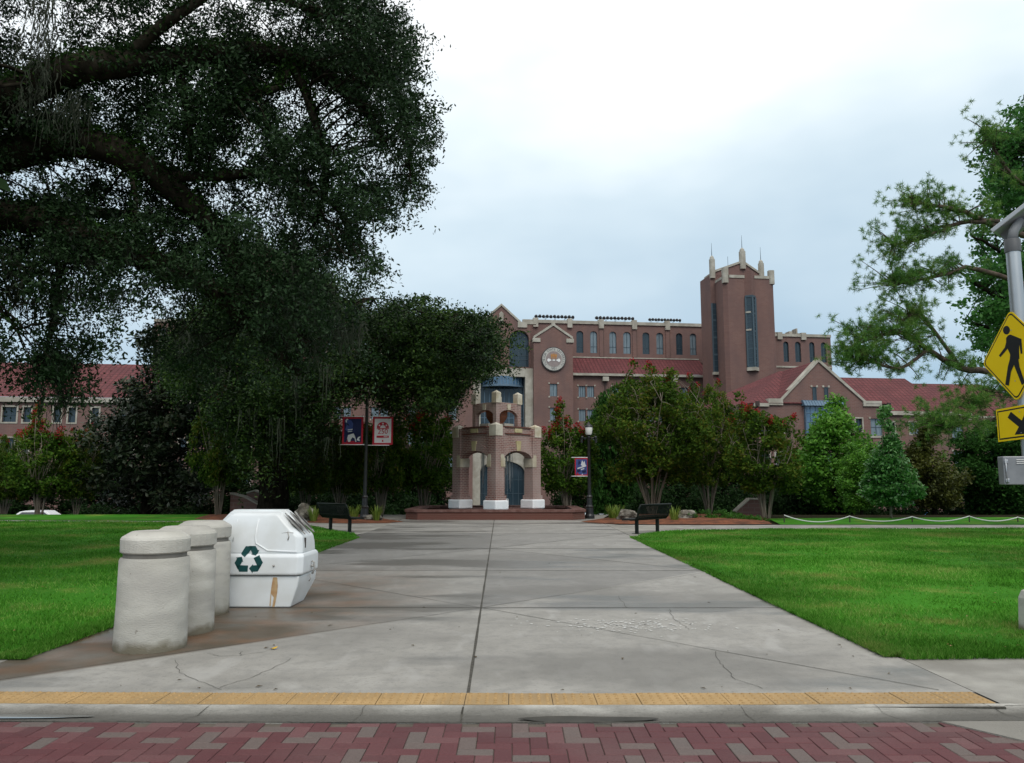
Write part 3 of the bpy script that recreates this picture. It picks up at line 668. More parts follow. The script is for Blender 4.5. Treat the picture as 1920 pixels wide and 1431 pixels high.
class Roof:
    def __init__(s): s.v = []; s.f = []; s.uv = []
    def face(s, pts):
        """tiled plane; u runs along the eave, v up the slope"""
        pts = [Vector(p) for p in pts]; n = (pts[1] - pts[0]).cross(pts[2] - pts[0]).normalized()
        if n.z < 0: pts = pts[::-1]; n = -n
        e = Vector((0, 0, 1)).cross(n); e = e.normalized() if e.length > 1e-4 else Vector((1, 0, 0)); up = n.cross(e)
        b = len(s.v); s.v += pts; s.f.append(tuple(range(b, b + len(pts)))); s.uv += [(p.dot(e), p.dot(up)) for p in pts]
    def build(s, name, par): return me_obj(name, s.v, s.f, M['tile'], par, uvs=s.uv)

# ---------------------------------------------------------------- central block
bld = thing('brick_building', 'tall brown brick building with a round seal and glass entrance behind the fountain', 'building', BO, TH)
wall = MB(); trim = Parts('coping', M['precast'], bld); roof = Roof(); pipes = Parts('downpipe', M['pipe'], bld)
v_up, v_lo, v_seal = 4.5, 0, -1.6
zc = bz(1100, 608, v_up)                            # top of the upper wall
z_rt = bz(1180, 673, v_up); z_re = bz(1180, 701, v_lo - .6)
uA = bu(1077, v_up); uB = bu(1335, v_up)
def sym(f):
    for s_ in (1, -1): f(s_)
def mir(s_, a, b): return (a, b) if s_ > 0 else (-b, -a)
px_up = [(1077, 1090), (1103, 1116), (1139, 1152), (1165, 1179), (1201, 1214), (1227, 1240), (1264, 1276), (1290, 1302)]
ups = [(bu(a, v_up, 640), bu(b, v_up, 640)) for a, b in px_up]
ups = [(a + .35, b + .35) for a, b in ups]
zt, zb = bz(1150, 622, v_up), bz(1150, 663, v_up)
px_lo = [(1085, 1098), (1101, 1114), (1149, 1162), (1165, 1178), (1213, 1226), (1229, 1242), (1277, 1290)]
los = [(bu(a, v_lo, 740), bu(b, v_lo, 740)) for a, b in px_lo]
fl = [(bz(1100, 745, v_lo), bz(1100, 724, v_lo)), (bz(1100, 790, v_lo), bz(1100, 768, v_lo))]
fh = fl[0][0] - fl[1][0]
fl += [(fl[1][0] - fh, fl[1][1] - fh), (fl[1][0] - 2 * fh, fl[1][1] - 2 * fh)]
fl = [f for f in fl if f[0] > GB + 1]
u_s0, u_s1 = bu(1001, v_seal), bu(1075, v_seal)
u_end = bu(1330, v_lo)
wins = []
def half(s_):
    trim.name = 'coping'; ops = []
    for a, b in ups:
        a, b = mir(s_, a, b); ops.append((a, b, zb, zt, .5)); wins.append((a, b, zb, zt, v_up + .3, 'glass_blind' if random.random() < .8 else 'glass', 2, (.3,)))
    a, b = mir(s_, u_s0 - .5, uB + 1)
    panel(wall, a, b, z_rt - .5, zc, v_up, ops)
    ops = []
    for a2, b2 in los:
        a2, b2 = mir(s_, a2, b2)
        for (c, d) in fl: ops.append((a2, b2, c, d)); wins.append((a2, b2, c, d, v_lo + .3, 'glass_blind', 3, (), 'knobs'))
    a, b = mir(s_, u_s1 - .5, u_end)
    panel(wall, a, b, GB, z_re, v_lo, ops)
    # lean-to tiled roof
    roof.face([(a, v_lo - .7, z_re), (b, v_lo - .7, z_re), (b, v_up - .01, z_rt), (a, v_up - .01, z_rt)])
    trim.box(a, b, v_lo - .75, v_lo + .1, z_re - .42, z_re - .02)
    trim.box(a, b, v_up - .15, v_up + .02, z_rt + .02, z_rt + .2)
    # parapet coping and piers
    a3, b3 = mir(s_, u_s0 - 1, uB + 1)
    trim.box(a3, b3, v_up - .25, v_up + .5, zc, zc + .55)
    trim.name = 'pier_cap'
    for pxp in (1004, 1068, 1127, 1189, 1251):
        u = bu(pxp, v_up, 620) * s_
        trim.box(u - .42, u + .42, v_up - .45, v_up + .55, zc - .75, zc + .85)
    for pxp in (1127, 1189, 1251):
        u = bu(pxp, v_up, 620) * s_; wall.box(u - .35, u + .35, v_up - .18, v_up - .005, z_rt + .25, zc - .75); pipes.box(u + .36, u + .44, v_up - .1, v_up - .01, z_rt + .22, zc - .75)
    for pxp in (1134, 1262):
        u = bu(pxp, v_lo, 705) * s_; trim.box(u - .5, u + .5, v_lo - .8, v_lo + .05, z_re - 1.3, z_re - .57); pipes.box(u - .07, u + .07, v_lo - .2, v_lo - .05, GB, z_re - 1.3)
    trim.name = 'gable_coping'
    # seal tower with its gable
    a, b = mir(s_, u_s0, u_s1); zk = bz(1038, 636, v_seal); zg = bz(1038, 612, v_seal); mid = (a + b) / 2
    ops = []
    for (c, d) in fl:
        w = .62; ops.append((mid - w, mid + w, c - .1, d + .1)); wins.append((mid - w, mid + w, c - .1, d + .1, v_seal + .3, 'glass_blind', 2, (), 'knobs'))
    panel(wall, a, b, GB, zk, v_seal, ops)
    wall.add([(a, v_seal, zk), (b, v_seal, zk), (mid, v_seal, zg)], [(0, 1, 2)])
    wall.add([(a, v_seal, GB), (a, v_up, GB), (a, v_up, zk), (a, v_seal, zk)], [(0, 1, 2, 3)]); wall.add([(b, v_seal, GB), (b, v_up, GB), (b, v_up, zk), (b, v_seal, zk)], [(0, 3, 2, 1)])
    for (x0, x1) in ((a, mid), (b, mid)):
        dx = (x1 - x0); e = .55
        trim.prism([(x0, zk + .05), (x1, zg + .05), (x1, zg + .5), (x0, zk + .45)] if dx > 0 else [(x1, zg + .05), (x0, zk + .05), (x0, zk + .45), (x1, zg + .5)], v_seal - .15, v_seal + 1.2)
        sx = 1 if dx > 0 else -1
        q = sorted((x0 - .15 * sx, x0 + 1.1 * sx)); trim.box(q[0], q[1], v_seal - .2, v_seal + .8, zk - .55, zk + .1)
    roof.face([(a, v_seal, zk + .2), (mid, v_seal, zg + .2), (mid, v_up, zg + .2), (a, v_up, zk + .2)]); roof.face([(b, v_seal, zk + .2), (mid, v_seal, zg + .2), (mid, v_up, zg + .2), (b, v_up, zk + .2)])
    trim.bbox((mid, v_seal - .04, zg + .3), (.6, .35, .6), .05)
sym(half)
# centre: gable, arched glazing, entrance portal
v_c = 2.0
ug = bu(975, v_c, 600); zg0 = bz(942, 607, v_c); zg1 = bz(942, 575, v_c)
gw0, gw1 = bu(955, v_c, 650), bu(992, v_c, 650); zw0, zw1 = bz(975, 688, v_c), bz(975, 619, v_c)
ops = [(gw0, gw1, zw0, zw1, 1.5), (-gw1, -gw0, zw0, zw1, 1.5)]
zp = bz(942, 690, 0)                                # top of the portal
panel(wall, -u_s0, u_s0, zp - 1, zg0, v_c, ops, .9)
wall.add([(-ug, v_c, zg0), (ug, v_c, zg0), (0, v_c, zg1)], [(0, 1, 2)])
wall.box(-ug, ug, v_c + .01, 12, zg0 - 1, zg0, skip=('b',))
for o in ops: wins.append((*o[:4], v_c + .85, 'glass', 2, (.22, .33, .62)))
for s_ in (1, -1):
    q = [(s_ * (ug + .3), zg0 - .1), (0, zg1 + .1), (0, zg1 + .5), (s_ * (ug + .3), zg0 + .3)]
    if s_ > 0: q = q[::-1]
    trim.prism(q, v_c - .2, v_c + 1); trim.box(*sorted((s_ * (ug - .4), s_ * (ug + 1.2))), v_c - .25, v_c + .7, zg0 - .6, zg0 + .35)
    trim.box(*sorted((s_ * (ug + 1.2), s_ * (u_s0 + 1))), v_c - .15, v_c + .6, zg0, zg0 + .5)
trim.prism([(-.35, bz(942, 604, v_c)), (0, bz(942, 606, v_c)), (.35, bz(942, 604, v_c)), (.35, bz(942, 588, v_c)), (0, bz(942, 584, v_c)), (-.35, bz(942, 588, v_c))], v_c - .12, v_c - .005)
# portal frame of pale precast
pf = MB(); uo = bu(1000, -.8); ui = bu(985, -.8); zt2 = bz(942, 690, -.8); zi = bz(942, 706, -.8)
pf.box(-uo, -ui, -.8, 1.9, GB, zt2); pf.box(ui, uo, -.8, 1.9, GB, zt2); pf.box(-ui, ui, -.8, 1.9, zi, zt2)
for z in (zt2 - 4, zt2 - 8, zt2 - 12, zt2 - 16):
    pass
# elliptical arch over the doors
za = bz(942, 846, .2); zs_, zap = bz(942, 887, .2), bz(942, 864, .2); n = 20
arc = [(ui * math.cos(math.pi * k / n), zs_ + (zap - zs_) * math.sin(math.pi * k / n)) for k in range(n + 1)]
for k in range(n):
    (p0, q0), (p1, q1) = arc[k], arc[k + 1]
    pf.add([(p0, 0, q0), (p1, 0, q1), (p1, 0, za), (p0, 0, za), (p0, .8, q0), (p1, .8, q1)], [(0, 3, 2, 1), (0, 1, 5, 4)])
pf.add([(-ui, 0, za), (ui, 0, za), (ui, 1.9, za), (-ui, 1.9, za)], [(0, 1, 2, 3)])
pf.build('portal_frame', M['precast'], bld)
def glazing(a, b, c, d, v, cols, rws, glass, metal, name='glazing', t=.09):
    return window(bld, a, b, c, d, v, glass, cols, rws, metal, t, name=name)
glazing(-ui, ui, za, bz(942, 722, 1.2), 1.3, 9, (.28, .5, .72), 'glass', 'alu_blue')
# bowed blue hood above the doors glazing
mb = MB(); n = 14
for k in range(n):
    a0 = -ui + 2 * ui * k / n; a1 = -ui + 2 * ui * (k + 1) / n; f = lambda x: 1.2 - 2.2 * (1 - (x / ui) ** 2)
    zl, zh = bz(942, 722, 0), bz(942, 706, 0)
    mb.add([(a0, f(a0), zl), (a1, f(a1), zl), (a1, f(a1), zh), (a0, f(a0), zh)], [(0, 1, 2, 3)], 0)
    mb.box(a0 - .06, a0 + .06, f(a0) - .08, f(a0) + .05, zl, zh, 1)
    mb.add([(a0, f(a0) - .1, zl - .25), (a1, f(a1) - .1, zl - .25), (a1, f(a1) - .1, zl + .05), (a0, f(a0) - .1, zl + .05), (a0, 1.6, zl - .25), (a1, 1.6, zl - .25)], [(0, 1, 2, 3), (0, 4, 5, 1)], 1)
mb.build('curved_window', [M['glass_blue'], M['alu_blue']], bld)
glazing(-ui, ui, GB, zap, 1.0, 8, (.35, .62), 'glass', 'alu', 'door_glazing')
# masses behind
wall.box(-uB - 1, uB + 1, v_up + .36, 34, z_rt - 1, zc, skip=('b', 'f'))
wall.box(-uB - 1, uB + 1, v_lo + .36, 30, GB, z_re - .5, skip=('b', 'f'))
wall.build('wall', M['brick'], bld); trim.build('trim', M['precast'], bld); roof.build('roof', bld); pipes.build('downpipe', M['pipe'], bld)
for q in wins:
    a, b, c, d, v, gl, co, rw = q[:8]; window(bld, a, b, c, d, v, gl, co, rw, 'alu', .06 if b - a < 3 else .1, sur=q[8] if len(q) > 8 else None)
# the university seal on the right-hand gabled bay
def seal(s_):
    uc = (u_s0 + u_s1) / 2 * s_; zz = bz(1038, 674, v_seal); r = 24 / FPX * D0 * .97
    def ring(mb, r0, r1, v, n=48):
        vs = [(uc + rr * math.cos(6.2832 * k / n), v, zz + rr * math.sin(6.2832 * k / n)) for rr in (r0, r1) for k in range(n)]
        mb.add(vs, [(k, k + n, (k + 1) % n + n, (k + 1) % n) if r0 > 0 else (k, (k + 1) % n, (k + 1) % n + n, k + n) for k in range(n)])
    def disc(mb, r, v0, v1, n=48):
        mb.prism([(uc + r * math.cos(6.2832 * k / n), zz + r * math.sin(6.2832 * k / n)) for k in range(n)], v0, v1)
    mb = MB(); disc(mb, r, v_seal - .3, v_seal - .02); sl = mb.build('seal', mat('seal_rim', (.05, .05, .05), rough=.6), bld)
    mb = MB(); disc(mb, r * .93, v_seal - .36, v_seal - .31); mb.build('seal_ring', mat('seal_ring_grey', (.42, .41, .37), (.5, .49, .45), 2, .7), sl)
    mb = MB(); disc(mb, r * .64, v_seal - .40, v_seal - .365); mb.build('seal_field', mat('seal_field', (.24, .20, .20), (.30, .25, .23), 2, .7), sl)
    mb = MB()
    t_ = 'FLORIDA STATE UNIVERSITY'
    for i, ch in enumerate(t_):
        if ch == ' ': continue
        an = R(215) - R(250) * i / (len(t_) - 1)
        vs, fs = text_mesh(ch, r * .26); ro = an - math.pi / 2
        mb.add([(uc + r * .785 * math.cos(an) + v.x * math.cos(ro) - v.y * math.sin(ro), v_seal - .375, zz + r * .785 * math.sin(an) + v.x * math.sin(ro) + v.y * math.cos(ro)) for v in vs], fs)
    for i, ch in enumerate('1851'):
        an = R(255) + R(10) * i; vs, fs = text_mesh(ch, r * .26); ro = an + math.pi / 2
        mb.add([(uc + r * .785 * math.cos(an) + v.x * math.cos(ro) - v.y * math.sin(ro), v_seal - .375, zz + r * .785 * math.sin(an) + v.x * math.sin(ro) + v.y * math.cos(ro)) for v in vs], fs)
    mb.build('seal_lettering', mat('seal_letter', (.07, .075, .085), rough=.7), sl)
    mb = MB()
    for i in (-1, 0, 1):
        x = uc + i * r * .17
        mb.prism([(x - .05, zz - r * .02), (x + .05, zz - r * .02), (x + .13, zz + r * .2), (x - .13, zz + r * .2)], v_seal - .46, v_seal - .405)
        mb.prism([(x - .15, zz + r * .2), (x + .15, zz + r * .2), (x + .2, zz + r * .32), (x + .04, zz + r * .5 - abs(i) * .1), (x - .17, zz + r * .33)], v_seal - .46, v_seal - .405)
    mb.build('torches', mat('torch_orange', (.38, .17, .05), (.45, .22, .08), 3, .6), sl)
    mb = MB()
    for x, w, h in ((-.37, .17, .11), (0, .12, .075), (.37, .17, .11)):
        n = 10; mb.prism([(uc + r * (x + w * math.cos(6.283 * k / n)), zz - r * .1 + r * h * math.sin(6.283 * k / n) * (1.4 if math.cos(6.283 * k / n) * x > 0 else .8)) for k in range(n)], v_seal - .45, v_seal - .405)
    mb.build('seal_emblem', M['white'], sl)
seal(1)

# ---------------------------------------------------------------- stair towers
def tower(s_, label, rz):
    v0 = -14
    a = bu(1361, v0, 640); b = bu(1457, v0, 640); mid = (a + b) / 2; hw = (b - a) / 2
    z1 = bz(1400, 522, v0); zw_t, zw_b = bz(1400, 556, v0), bz(1400, 688, v0)
    org = BO + UA * (mid * s_) + VA * (v0 + hw)
    t = thing('brick_tower', label, 'tower', org, TH)
    t.scale.x = s_
    w = MB(); tr = Parts('coping', M['precast'], t); gl = MB(); fr = MB()
    ch = hw * .14
    pts = [(-hw + ch, -hw), (hw - ch, -hw), (hw, -hw + ch), (hw, hw - ch), (hw - ch, hw), (-hw + ch, hw), (-hw, hw - ch), (-hw, -hw + ch)]
    w.prism(pts, GB, z1, plane='xy')
    # taller rear turret on the left and the gabled lantern behind the parapet
    zr = bz(1330, 505, v0 + hw); zg = bz(1395, 494, v0 + hw)
    w.box(-hw - .75, -hw + 1.4, -hw * .1, hw * .98, GB, zr - 1)
    w.prism([(-hw * .95, z1 - 1), (hw * .9, z1 - 1), (hw * .9, zr - 1.0), (0.15 * hw, zg), (-hw * .95, zr - .6)], -hw * .1, hw * .95)
    for q in ([(-hw * 1.0, zr - .6), (.15 * hw, zg), (.15 * hw, zg + .35), (-hw, zr - .25)], [(.15 * hw, zg), (hw * .95, zr - 1), (hw * .95, zr - .65), (.15 * hw, zg + .35)]):
        tr.prism(q, -hw * .15, hw)
    # central projecting prow with the tall corner window
    pw = .8; w.prism([(-pw, -hw - .01), (0, -hw - .75), (pw, -hw - .01)], zw_t + .1, z1 + 1.1, plane='xy')
    ww = .86
    fr.prism([(-ww, -hw - .01), (-ww, -hw - .18), (0, -hw - .95), (ww, -hw - .18), (ww, -hw - .01)], zw_b - .1, zw_b + .08, plane='xy')
    fr.prism([(-ww, -hw - .01), (-ww, -hw - .18), (0, -hw - .95), (ww, -hw - .18), (ww, -hw - .01)], zw_t - .25, zw_t + .08, plane='xy')
    tr.prism([(-ww - .1, -hw - .01), (-ww - .1, -hw - .22), (0, -hw - 1.05), (ww + .1, -hw - .22), (ww + .1, -hw - .01)], zw_b - .65, zw_b - .12, plane='xy')
    gl.prism([(-ww + .1, -hw - .01), (-ww + .1, -hw - .12), (0, -hw - .86), (ww - .1, -hw - .12), (ww - .1, -hw - .01)], zw_b + .08, zw_t - .25, plane='xy')
    for x, y in ((-ww + .07, -hw - .15), (0, -hw - .9), (ww - .07, -hw - .15)): fr.box(x - .13, x + .13, y - .1, y + .12, zw_b + .08, zw_t - .25)
    nb = 16
    for k in range(1, nb):
        z = zw_b + (zw_t - zw_b) * k / nb; th = .14 if k % 4 == 0 else .04
        for sx in (-1, 1): fr.prism([(sx * (ww - .1), -hw - .15), (0, -hw - .90), (0, -hw - .80), (sx * (ww - .1), -hw - .05)][::(1 if sx > 0 else -1)], z - th, z + th, plane='xy')
    for k in (8, 12):
        z = zw_b + (zw_t - zw_b) * k / nb; tr.prism([(-.9, -hw - .24), (-.25, -hw - .72), (-.25, -hw - .6), (-.9, -hw - .12)], z + .05, z + .3, plane='xy')
    # side slot window on the left turret
    x0, x1 = -hw - .72, -hw + .12; y = -hw * .1; zb2, zt2 = bz(1322, 697, v0 + hw * .8), bz(1322, 568, v0 + hw * .8)
    gl.box(x0 + .1, x1 - .1, y - .3, y - .01, zb2, zt2); fr.box(x0, x0 + .12, y - .35, y - .005, zb2, zt2); fr.box(x1 - .12, x1 + .02, y - .35, y - .005, zb2, zt2)
    for k in range(1, 12): z = zb2 + (zt2 - zb2) * k / 12; th = .14 if k % 3 == 0 else .035; fr.box(x0 + .13, x1 - .13, y - .34, y - .28, z - th, z + th)
    tr.box(x0 - .15, x1 + .15, y - .5, y - .005, zb2 - .45, zb2 - .02)
    tr.name = 'parapet'
    # parapet coping, corner piers, pinnacles and rods
    tr.box(-hw + .85, -pw, -hw - .12, -hw + .5, z1 + .0, z1 + .45); tr.box(pw, hw - .9, -hw - .12, -hw + .5, z1, z1 + .45)
    def pier(x, y, zz0, zz1, s=.45): tr.prism([(x - s, y - s * .6), (x - s * .6, y - s), (x + s * .6, y - s), (x + s, y - s * .6), (x + s, y + s * .6), (x + s * .6, y + s), (x - s * .6, y + s), (x - s, y + s * .6)], zz0, zz1, plane='xy')
    tr.name = 'corner_pier'
    pier(-hw + .35, -hw + .3, z1 - .8, z1 + 1.6); pier(hw - .42, -hw + .3, z1 - .8, z1 + 1.4)
    tr.box(-hw - .06, -hw + .3, -hw + .8, -hw * .1 - .3, z1 - .05, z1 + .35)
    rods = Parts('lightning_rod', M['alu'], t); tr.name = 'pinnacle'
    for x, zz0, zz1 in ((-hw - .35, zr - 1.6, zr + 1.5), (.15 * hw, zg - 1.1, zg + 1.8), (hw * .9, zr - 2, zr + 1.1)):
        s = .4 if x != .15 * hw else .45; y = -hw * .1
        pier(x, y, zz0, zz1, s); tr.lathe([(s * .95, zz1), (s * .8, zz1 + .35), (s * .3, zz1 + .6)], (x, y), 10, sm=False)
        rods.tube([(x, y, zz1 + .5), (x, y, zz1 + 2.7)], [.05, .02], 6)
    rods.tube([(-hw * .35, .5, zg - .5), (-hw * .35, .5, zg + 1.2)], .03, 6)
    w.build('wall', M['brick_tower'], t); tr.build('trim', M['precast'], t); g = fr.build('window', M['alu'], t); gl.build('pane', M['glass'], g); rods.build('lightning_rod', M['alu'], t)
    return t
tower(1, 'tall brick tower with narrow corner window and pale pinnacles right of the entrance', 0)
tower(-1, 'brick tower mostly hidden behind the dark oak branches', 0)

# ---------------------------------------------------------------- block right of the tower
def endblock(s_, label):
    v = -10; a = bu(1440, v); b = bu(1563, v); z1 = bz(1500, 632, v); zb_, zt_ = bz(1500, 679, v), bz(1500, 641, v)
    t = thing('brick_building', label, 'building', BO, TH)
    w = MB(); tr = Parts('coping', M['precast'], t); ops = []; A, B = mir(s_, a, b)
    for p, q in ((1473, 1483), (1495, 1506), (1522, 1532), (1544, 1554)):
        x, y = mir(s_, bu(p, v), bu(q, v)); ops.append((x, y, zb_, zt_, .5))
    panel(w, A, B, GB, z1, v, ops); w.box(A, B, v + .36, v + 30, GB, z1, skip=('f', 'b'))
    w.add([(A, v, GB), (A, v + .36, GB), (A, v + .36, z1), (A, v, z1)], [(0, 1, 2, 3)]); w.add([(B, v, GB), (B, v + .36, GB), (B, v + .36, z1), (B, v, z1)], [(0, 3, 2, 1)])
    tr.box(A, B, v - .2, v + .5, z1, z1 + .45)
    for p in (1466, 1511): u = bu(p, v) * s_; tr.box(u - .4, u + .4, v - .35, v + .6, z1 - .5, z1 + .65)
    tr.box(A, B, v - .12, v - .005, bz(1500, 690, v), bz(1500, 687, v))
    w.build('wall', M['brick'], t); tr.build('trim', M['precast'], t)
    for o in ops: window(t, *o[:4], v + .3, 'glass', 2, (.3,), 'alu', .06)
    mb = MB()                                     # rooftop plant
    for p, h, ww in ((1478, .9, .5), (1492, .6, .8), (1505, 1.1, .25), (1517, 1.6, .12), (1524, .8, .6)):
        u = bu(p, v) * s_; mb.box(u - ww, u + ww, v + 3, v + 4.5, z1 + .4, z1 + .4 + h)
    mb.build('roof_plant', M['precast'], t)
endblock(1, 'brick block with four arched windows between the tower and the red roofed wing')
endblock(-1, 'brick block behind the oak crown left of the hidden tower')

# ---------------------------------------------------------------- wings with tiled roofs
def wing_right():
    V = -32.0; V2 = -28.0; V3 = -22.0
    t = thing('brick_building', 'red tiled wing with a large brick gable and bay window behind the right lawn', 'building', BO, TH)
    w = MB(); tr = Parts('coping', M['precast'], t); rf = Roof(); pp = Parts('downpipe', M['pipe'], t)
    a, b = bu(1462, V, 756), bu(1622, V, 756); mid = bu(1537, V); ze = bz(1540, 756, V); zg = bz(1535, 679, V)
    A, B = bu(1412, V, 760), bu(1664, V, 765)
    fh = 3.9
    def wn(p0, p1, y0, y1, v, frame=True, cols=2):
        x0, x1 = bu(p0, v, y0), bu(p1, v, y0); c, d = bz((p0 + p1) / 2, y1, v), bz((p0 + p1) / 2, y0, v); return (x0, x1, c, d, frame, cols)
    W1 = [wn(1604, 1616, 785, 808, V), wn(1632, 1655, 785, 817, V, False)]
    BAY = wn(1506, 1575, 762, 822, V, False, 7)
    low = [(x0, x1, c - fh, d - fh, f, k) for (x0, x1, c, d, f, k) in W1] + [(x0, x1, c - 2 * fh, d - 2 * fh, f, k) for (x0, x1, c, d, f, k) in W1]
    low += [(BAY[0] + .5, BAY[1] - .5, bz(1540, 905, V), bz(1540, 850, V), False, 5)]
    left = [wn(1425, 1440, 792, 815, V), wn(1452, 1468, 792, 815, V)]; left += [(x0, x1, c - fh, d - fh, f, k) for (x0, x1, c, d, f, k) in left]
    allw = W1 + low + left; ops = [o[:4] for o in allw] + [BAY[:4]]
    ops = [o for o in ops if o[2] > GB + .3]
    panel(w, A, B, GB, ze, V, ops)
    w.add([(a, V, ze), (b, V, ze), (mid, V, zg)], [(0, 1, 2)])
    w.add([(A, V, GB), (A - 3, V + 9, GB), (A - 3, V + 9, ze - .3), (A, V, ze - .3)], [(0, 3, 2, 1)])
    w.add([(B, V, GB), (B, V2, GB), (B, V2, ze), (B, V, ze)], [(0, 1, 2, 3)])
    wl = []
    for o in allw:
        if o[2] <= GB + .3: continue
        wl.append((o, V))
    # gable coping
    for (x0, x1) in ((a, mid), (b, mid)):
        q = [(x0, ze), (x1, zg), (x1, zg + .45), (x0, ze + .4)]
        if x1 < x0: q = q[::-1]
        tr.prism(q, V - .2, V + 1.0)
    tr.box(a - 1.6, a + .35, V - .25, V + .7, ze - .35, ze + .5); tr.box(b - .35, b + 2.2, V - .25, V + .7, ze - .35, ze + .35)
    # tiny gable windows, set slightly proud in metal frames
    for p0, p1 in ((1524, 1531), (1546, 1553)):
        x0, x1 = bu(p0, V), bu(p1, V); c, d = bz(1537, 752, V), bz(1537, 726, V)
        window(t, x0, x1, c, d, V - .03, 'glass', 1, (), 'alu', .05, sur='knobs', wv=V)
    # roofs
    zr = bz(1640, 708, V + 9); zrl = bz(1462, 696, V + 10)
    eL = A - .4; vr = V + 10
    rf.face([(a - .3, V, ze + .2), (mid, V, zg + .2), (mid, V + 14, zg + .2), (a - .3, V + 14, ze + .2)])
    rf.face([(b + .3, V, ze + .2), (mid, V, zg + .2), (mid, V + 14, zg + .2), (b + .3, V + 14, ze + .2)])
    uL = bu(1462, vr, 696)
    rf.face([(eL, V - .3, ze - .1), (mid, V - .3, ze - .1), (mid, vr, zrl), (uL, vr, zrl)])
    rf.face([(eL, V - .3, ze - .1), (uL, vr, zrl), (eL - 4.5, V + 12, ze - .1)])
    tr.box(A, a - 1.6, V - .35, V + .05, ze - .55, ze - .12)
    # right-hand body
    u2 = bu(1570, vr, 708); u2b = bu(1696, V2 + 8, 711); e2 = bu(1782, V2, 773); ze2 = bz(1720, 773, V2)
    zr2 = bz(1640, 709, V2 + 8)
    rf.face([(b, V - .3, ze), (B, V - .3, ze), (B, V2 - .3, ze), (b, V2 - .3 + 6, ze + 2.5)])
    rf.face([(mid, V2 - .35, ze2 + .1), (e2 + .5, V2 - .35, ze2 + .1), (u2b, V2 + 8, zr2), (mid, V2 + 8, zr2)])
    rf.face([(e2 + .5, V2 - .35, ze2 + .1), (u2b, V2 + 8, zr2), (e2 + .5, V2 + 16, ze2 + .1)])
    W2 = [wn(1671, 1677, 792, 816, V2, True, 1), wn(1705, 1729, 792, 814, V2, True, 4), wn(1784, 1806, 793, 826, V2, False, 3)]
    W2 += [(x0, x1, c - fh, d - fh, f, k) for (x0, x1, c, d, f, k) in W2] + [(x0, x1, c - 2 * fh, d - 2 * fh, f, k) for (x0, x1, c, d, f, k) in W2]
    W2 = [o for o in W2 if o[2] > GB + .3]
    e3 = bu(1815, V2, 773)
    panel(w, B, e3, GB, ze2, V2, [o[:4] for o in W2]); wl += [(o, V2) for o in W2]
    tr.box(B - .2, e3 + .3, V2 - .4, V2 + .05, ze2 - .45, ze2 + .08)
    w.add([(e3, V2, GB), (e3, V2 + 20, GB), (e3, V2 + 20, ze2), (e3, V2, ze2)], [(0, 1, 2, 3)])
    rf.face([(e2, V2 + .2, ze2 + .1), (e3 + .4, V2 - .35, ze2 + .1), (e3 + .4, V2 + 6, ze2 + .6), (e2, V2 + 8, ze2 + 1.5)])
    # third body further back
    z3 = bz(1760, 720, V3 + 9); ze3 = bz(1830, 782, V3); uR = bu(1838, V3 + 9, 720); E = bu(2010, V3)
    rf.face([(e2 - 8, V3 - .35, ze3 + .1), (E, V3 - .35, ze3 + .1), (uR, V3 + 9, z3), (e2 - 12, V3 + 9, z3)])
    rf.face([(E, V3 - .35, ze3 + .1), (uR, V3 + 9, z3), (E, V3 + 20, ze3)])
    W3 = [wn(1848, 1862, 798, 824, V3, True), wn(1880, 1903, 798, 826, V3, False), wn(1930, 1950, 798, 826, V3, True)]
    W3 += [(x0, x1, c - fh, d - fh, f, k) for (x0, x1, c, d, f, k) in W3] + [(x0, x1, c - 2 * fh, d - 2 * fh, f, k) for (x0, x1, c, d, f, k) in W3]
    W3 = [o for o in W3 if o[2] > GB + .3]
    panel(w, e3 - 2, E, GB, ze3, V3, [o[:4] for o in W3]); wl += [(o, V3) for o in W3]
    tr.box(e3, E, V3 - .4, V3 + .05, ze3 - .45, ze3 + .08)
    for p, v, z in ((1662, V, ze), (1810, V2, ze2), (1417, V, ze)):
        u = bu(p, v); pp.tube([(u, v - .18, GB), (u, v - .18, z - .4)], .1, 8); pp.box(u - .25, u + .25, v - .6, v - .42, z - .5, z + .1)
    # bay window with metal canopy
    x0, x1, c, d = BAY[:4]
    bay = window(t, x0 + .05, x1 - .05, c, d, V - .35, 'glass_blue', 7, (.25, .5, .78), 'alu_blue', .08, name='bay_window')
    mb = MB(); mb.box(x0 + .05, x0 + .2, V - .35, V - .002, c, d); mb.box(x1 - .2, x1 - .05, V - .35, V - .002, c, d)
    mb.prism([(V - .9, d), (V - .02, d), (V - .02, d + .75), (V - .35, d + .7)], x0 - .25, x1 + .25, plane='yz')
    for k in range(15): u = x0 - .2 + (x1 - x0 + .4) * k / 14; mb.prism([(V - .97, d), (V - .4, d), (V - .03, d + .78), (V - .40, d + .76)], u - .03, u + .03, plane='yz')
    mb.build('canopy', M['alu_blue'], bay)
    tr.box(BAY[0], BAY[1], V - .45, V - .002, c - .3, c - .02)
    w.build('wall', M['brick'], t)
    for (o, v) in wl:
        x0, x1, c, d, f, k = o; window(t, x0, x1, c, d, v + .3, 'glass' if random.random() < .6 else 'glass_blind', k, (.5,) if k > 1 else (), 'alu', .05, sur='frame' if f else 'sill')
    tr.build('trim', M['precast'], t); rf.build('roof', t); pp.build('downpipe', M['pipe'], t)
    # upper link roof against the tower
    return t
wing_right()
